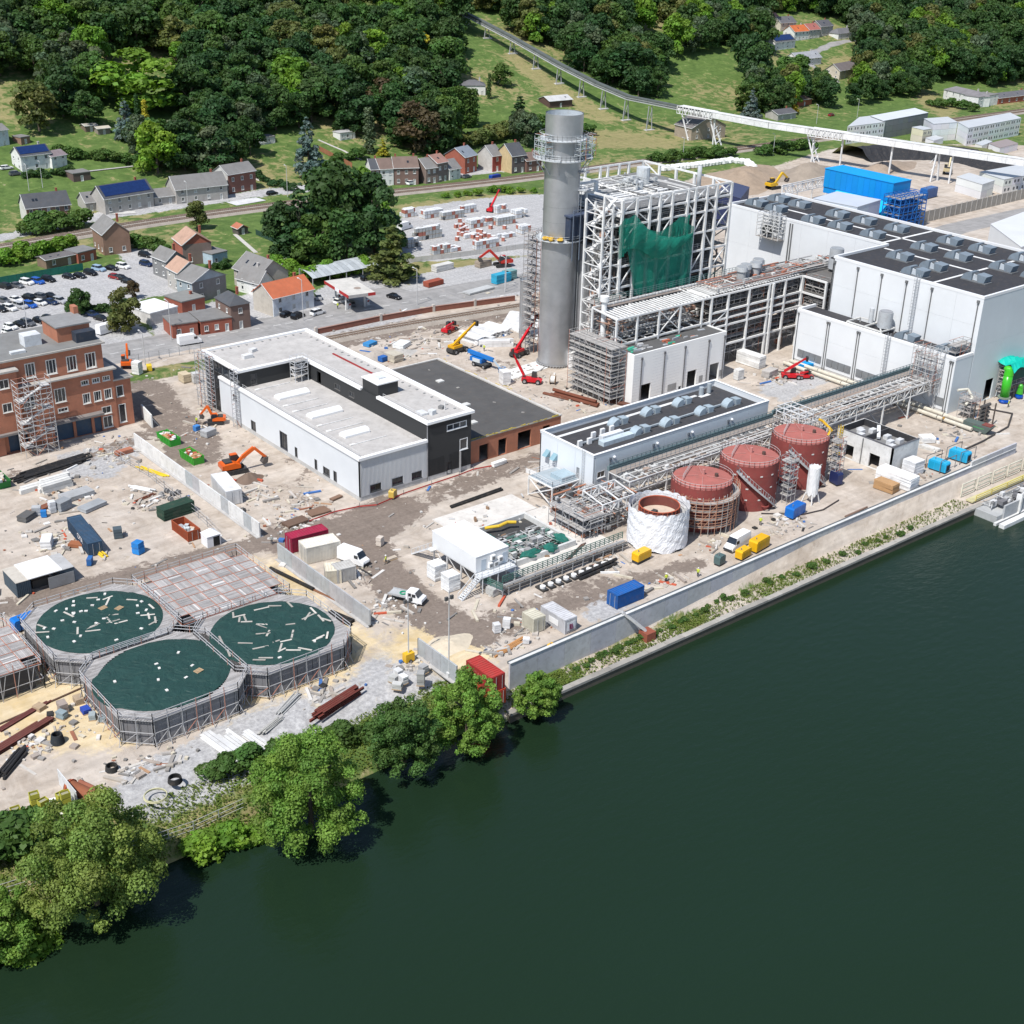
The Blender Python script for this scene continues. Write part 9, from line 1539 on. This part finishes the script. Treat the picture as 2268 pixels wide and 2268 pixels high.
# ================================================================ further site details
t=thing('barrier_tape','red plastic barrier netting along the foot of the workshop and office block','barrier');P=[(112,193.6),(118,194.2),(123,193.4),(126,192),(133,193.2),(140,193.6),(147,193.9),(151,194.4),(155,193.6)]
for a,b in zip(P[:-1],P[1:]):obj('netting',MB((.5,.06,.05)).bar((*a,.35),(*b,.35),.05,.28),'std',t);obj('post',MB((.2,.2,.2)).bar((*a,0),(*a,1.1),.08,.08),'std',t)
for i in range(10):
 u=130.4+i*1.75;t=thing('pipe_stub','white capped pipe stub on a dark base beside the low pipe rack','pipe stub',(u,148.4,0),0,'pipe stubs beside the low pipe rack');obj('cap',MB((.74,.74,.73)).cyl(0,0,.35,.75,.5,12),'std',t);bx('base',t,'ostd',(.04,.04,.04),-.6,.6,-.9,1.3,0,.34)
random.seed(3)
for a in(('equipment_cabinet','white ribbed cabinet at the foot of the raised cabin, beside the far stair','cabinet',967,1280,(2.4,2.3,2.9),(.76,.77,.77),0.),('equipment_cabinet','white ribbed cabinet at the foot of the raised cabin, beside the near stair','cabinet',998,1304,(2.4,2.3,2.9),(.76,.77,.77),0.),('concrete_box','square concrete chamber in front of the raised cabin stair','chamber',1092,1316,(1.8,1.8,1.3),(.5,.5,.48),.1),('concrete_box','white switch cabin at the foot of the chimney stack','cabin',1268,812,(2.4,2.4,3.4),(.76,.76,.75),0.),('timber_stack','brown formwork sheets beside the workshop trench','formwork',705,1135,(4.2,2.6,.25),(.2,.12,.08),0.),('timber_stack','dark brown formwork box in the dug trench','formwork',655,1160,(4.6,2.4,.5),(.16,.1,.07),.1),('timber_stack','narrow formwork strip near the red barrier','formwork',745,1105,(2.6,1.,.3),(.2,.12,.08),.2),('bag_row','row of white sacks outside the low brick shed','sacks',1105,1030,(3.6,1,.8),(.72,.72,.7),.1),('bag_row','blue tarpaulin bundle on the rubble behind the office block','tarpaulin',820,765,(3.4,2,.8),(.04,.25,.55),.3),('bag_row','white plastic heap on the rubble behind the office block','plastic sheeting',890,768,(4.4,3,1.),(.7,.72,.72),.5),('bag_row','blue plastic crate behind the dark shed roof','crate',848,800,(2,1.6,1.2),(.02,.12,.4),.2),('wood_crate','timber clad ramp box behind the dark shed roof','crate',872,798,(3,4,1.8),(.5,.46,.38),.1),('steel_frame','stack of galvanised lattice frames beside the white beams','frames',170,1100,(6,3,.8),(.4,.41,.42),.1),('steel_frame','pile of grey lattice sections behind the white trailer cabin','frames',205,1125,(5,2.4,.7),(.36,.38,.4),.3),('steel_frame','rust red steel plates on the left yard','plates',90,1130,(5,1.6,.4),(.24,.09,.05),.3),('steel_frame','grey machine skid on a timber base at the left yard','machinery',140,1128,(2.8,2,1.8),(.3,.32,.34),.4),('scrap_heap','orange and grey trestle in front of the brick building','trestle',275,1005,(3.6,1.4,.8),(.4,.16,.1),.1),('tool_box','blue toilet cabin pair near the orange excavator','cabin',436,955,(1.2,1.1,1.2),(.05,.2,.5),.2),('tool_box','grey skid of pumps near the orange excavator','machinery',462,965,(2.8,2.,1.4),(.4,.41,.42),.3),('tool_box','light blue container behind the roadside fence','container',1110,625,(6,2.4,2.6),(.03,.36,.55),.1),('tool_box','teal container next to the light blue one','container',1128,618,(4,2.4,2.6),(.2,.36,.36),.1),('tool_box','rust red skip in the fenced roadside yard','skip',960,632,(6,2.4,1.4),(.3,.07,.04),.1),('tool_box','white pallets in a row in the fenced roadside yard','pallets',980,598,(7,2.4,1.8),(.66,.65,.62),.1),('tool_box','brown crates in the fenced roadside yard','crates',1070,590,(5,2.4,1.8),(.34,.28,.22),.1),('tool_box','grey steel plates in the fenced roadside yard','plates',1060,645,(10,3,.5),(.45,.46,.46),.1)):lump(*a,base=False)
bx_=MB((.66,.66,.65));[bx_.prism([tuple(S(*q))for q in P_],.01,h_)for P_,h_ in((((1110,722),(1190,755),(1200,700),(1130,690)),.35),(((1130,842),(1215,815),(1190,800),(1110,825)),.12))];struct('concrete_pads',bx_,'std')
t=thing('free_wall','short white freestanding wall with a dark lee beside the brick building','wall');a,b=Vector((*S(338,948),0)),Vector((*S(316,924),0));member('panel',t,'ostd',(.72,.72,.7),a+Vector((0,0,1.5)),b+Vector((0,0,1.5)),.3,3.);member('prop',t,'ostd',(.4,.4,.4),a+Vector((1.6,0,0)),a+Vector((0,0,2.4)),.12)
for pts,r,c,lab in(([(222,140),(228,141.5),(232,140),(240,141),(250,141.5),(262,143),(270,147),(268,152),(262,154)],.2,(.05,.045,.045),'long black hose curving from the pumps past the hopper'),([(183,146),(186,143.6),(189,141),(194,140),(200,141)],.12,(.06,.05,.05),'dark cable snaking below the red tanks')):
 tag(obj('hose',MB(c).path([(*p,.2)for p in pts],r*2,r*2,8),'std'),lab,'hose')
for i,(u,v)in enumerate(((230,138.6),(237.4,138.8))):t=thing('pipe_hoop','dark pipe hoop frame over a light blue pump unit','pipe frame',(u,v,0),0,'hoop frames over the pumps');obj('hoop',MB((.16,.15,.15)).path([(-2.6,-1.6,0),(-2.6,-1.6,2.8),(2.8,-1.6,2.8),(2.8,-1.6,0)],.16,.16,6),'std',t);obj('hoop',MB((.16,.15,.15)).path([(-2.6,1.8,0),(-2.6,1.8,2.8),(2.8,1.8,2.8),(2.8,1.8,0)],.16,.16,6),'std',t)
for pts,w_,c,lab in((((485,335),(545,380),(575,402)),1.2,(.5,.48,.44),'garden_path'),(((705,310),(760,335),(800,355)),1.2,(.5,.48,.44),'garden_path'),(((150,385),(330,365),(380,352)),2.6,(.42,.41,.4),'gravel_lane'),(((520,520),(567,560)),1.4,(.5,.48,.44),'garden_path'),(((510,452),(575,440)),8,(.6,.6,.6),'paved_court'),(((240,472),(300,470)),5,(.55,.54,.52),'paved_court')):
 m=MB(c);G=[GT(*q)for q in pts]
 for a,b in zip(G[:-1],G[1:]):
  a,b=Vector(a),Vector(b);n=max(1,int((b-a).length/3));d=(b-a).normalized();s=Vector((-d.y,d.x,0))*w_/2
  for k in range(n):p,q=a.lerp(b,k/n),a.lerp(b,(k+1)/n);p.z=zt(p.x,p.y)+.06;q.z=zt(q.x,q.y)+.06;m.add([p-s,q-s,q+s,p+s],[(0,1,2,3)])
 struct(lab,m,'std')
t=thing('hung_platform','white steel platform hung on the upper wall of the tall hall with three vent pipes','platform');scaffold(t,282.4,284.9,230.6,238.4,20.5,26,2.,1.8,.16,boards=False,col=(.66,.66,.65),oc=(.66,.66,.65));bx('deck',t,'ostd',(.3,.28,.26),282.4,284.9,230.6,238.4,20.4,20.5);[obj('vent_pipe',MB((.42,.44,.46)).cyl(284,v,24,27.6,.45,12),'std',t)for v in(232,233.6,235.2)];obj('fan_drum',MB((.04,.05,.05)).blob(283.6,235.6,22.4,1.1,1.5,1.3,10,6,.1),'std',t)
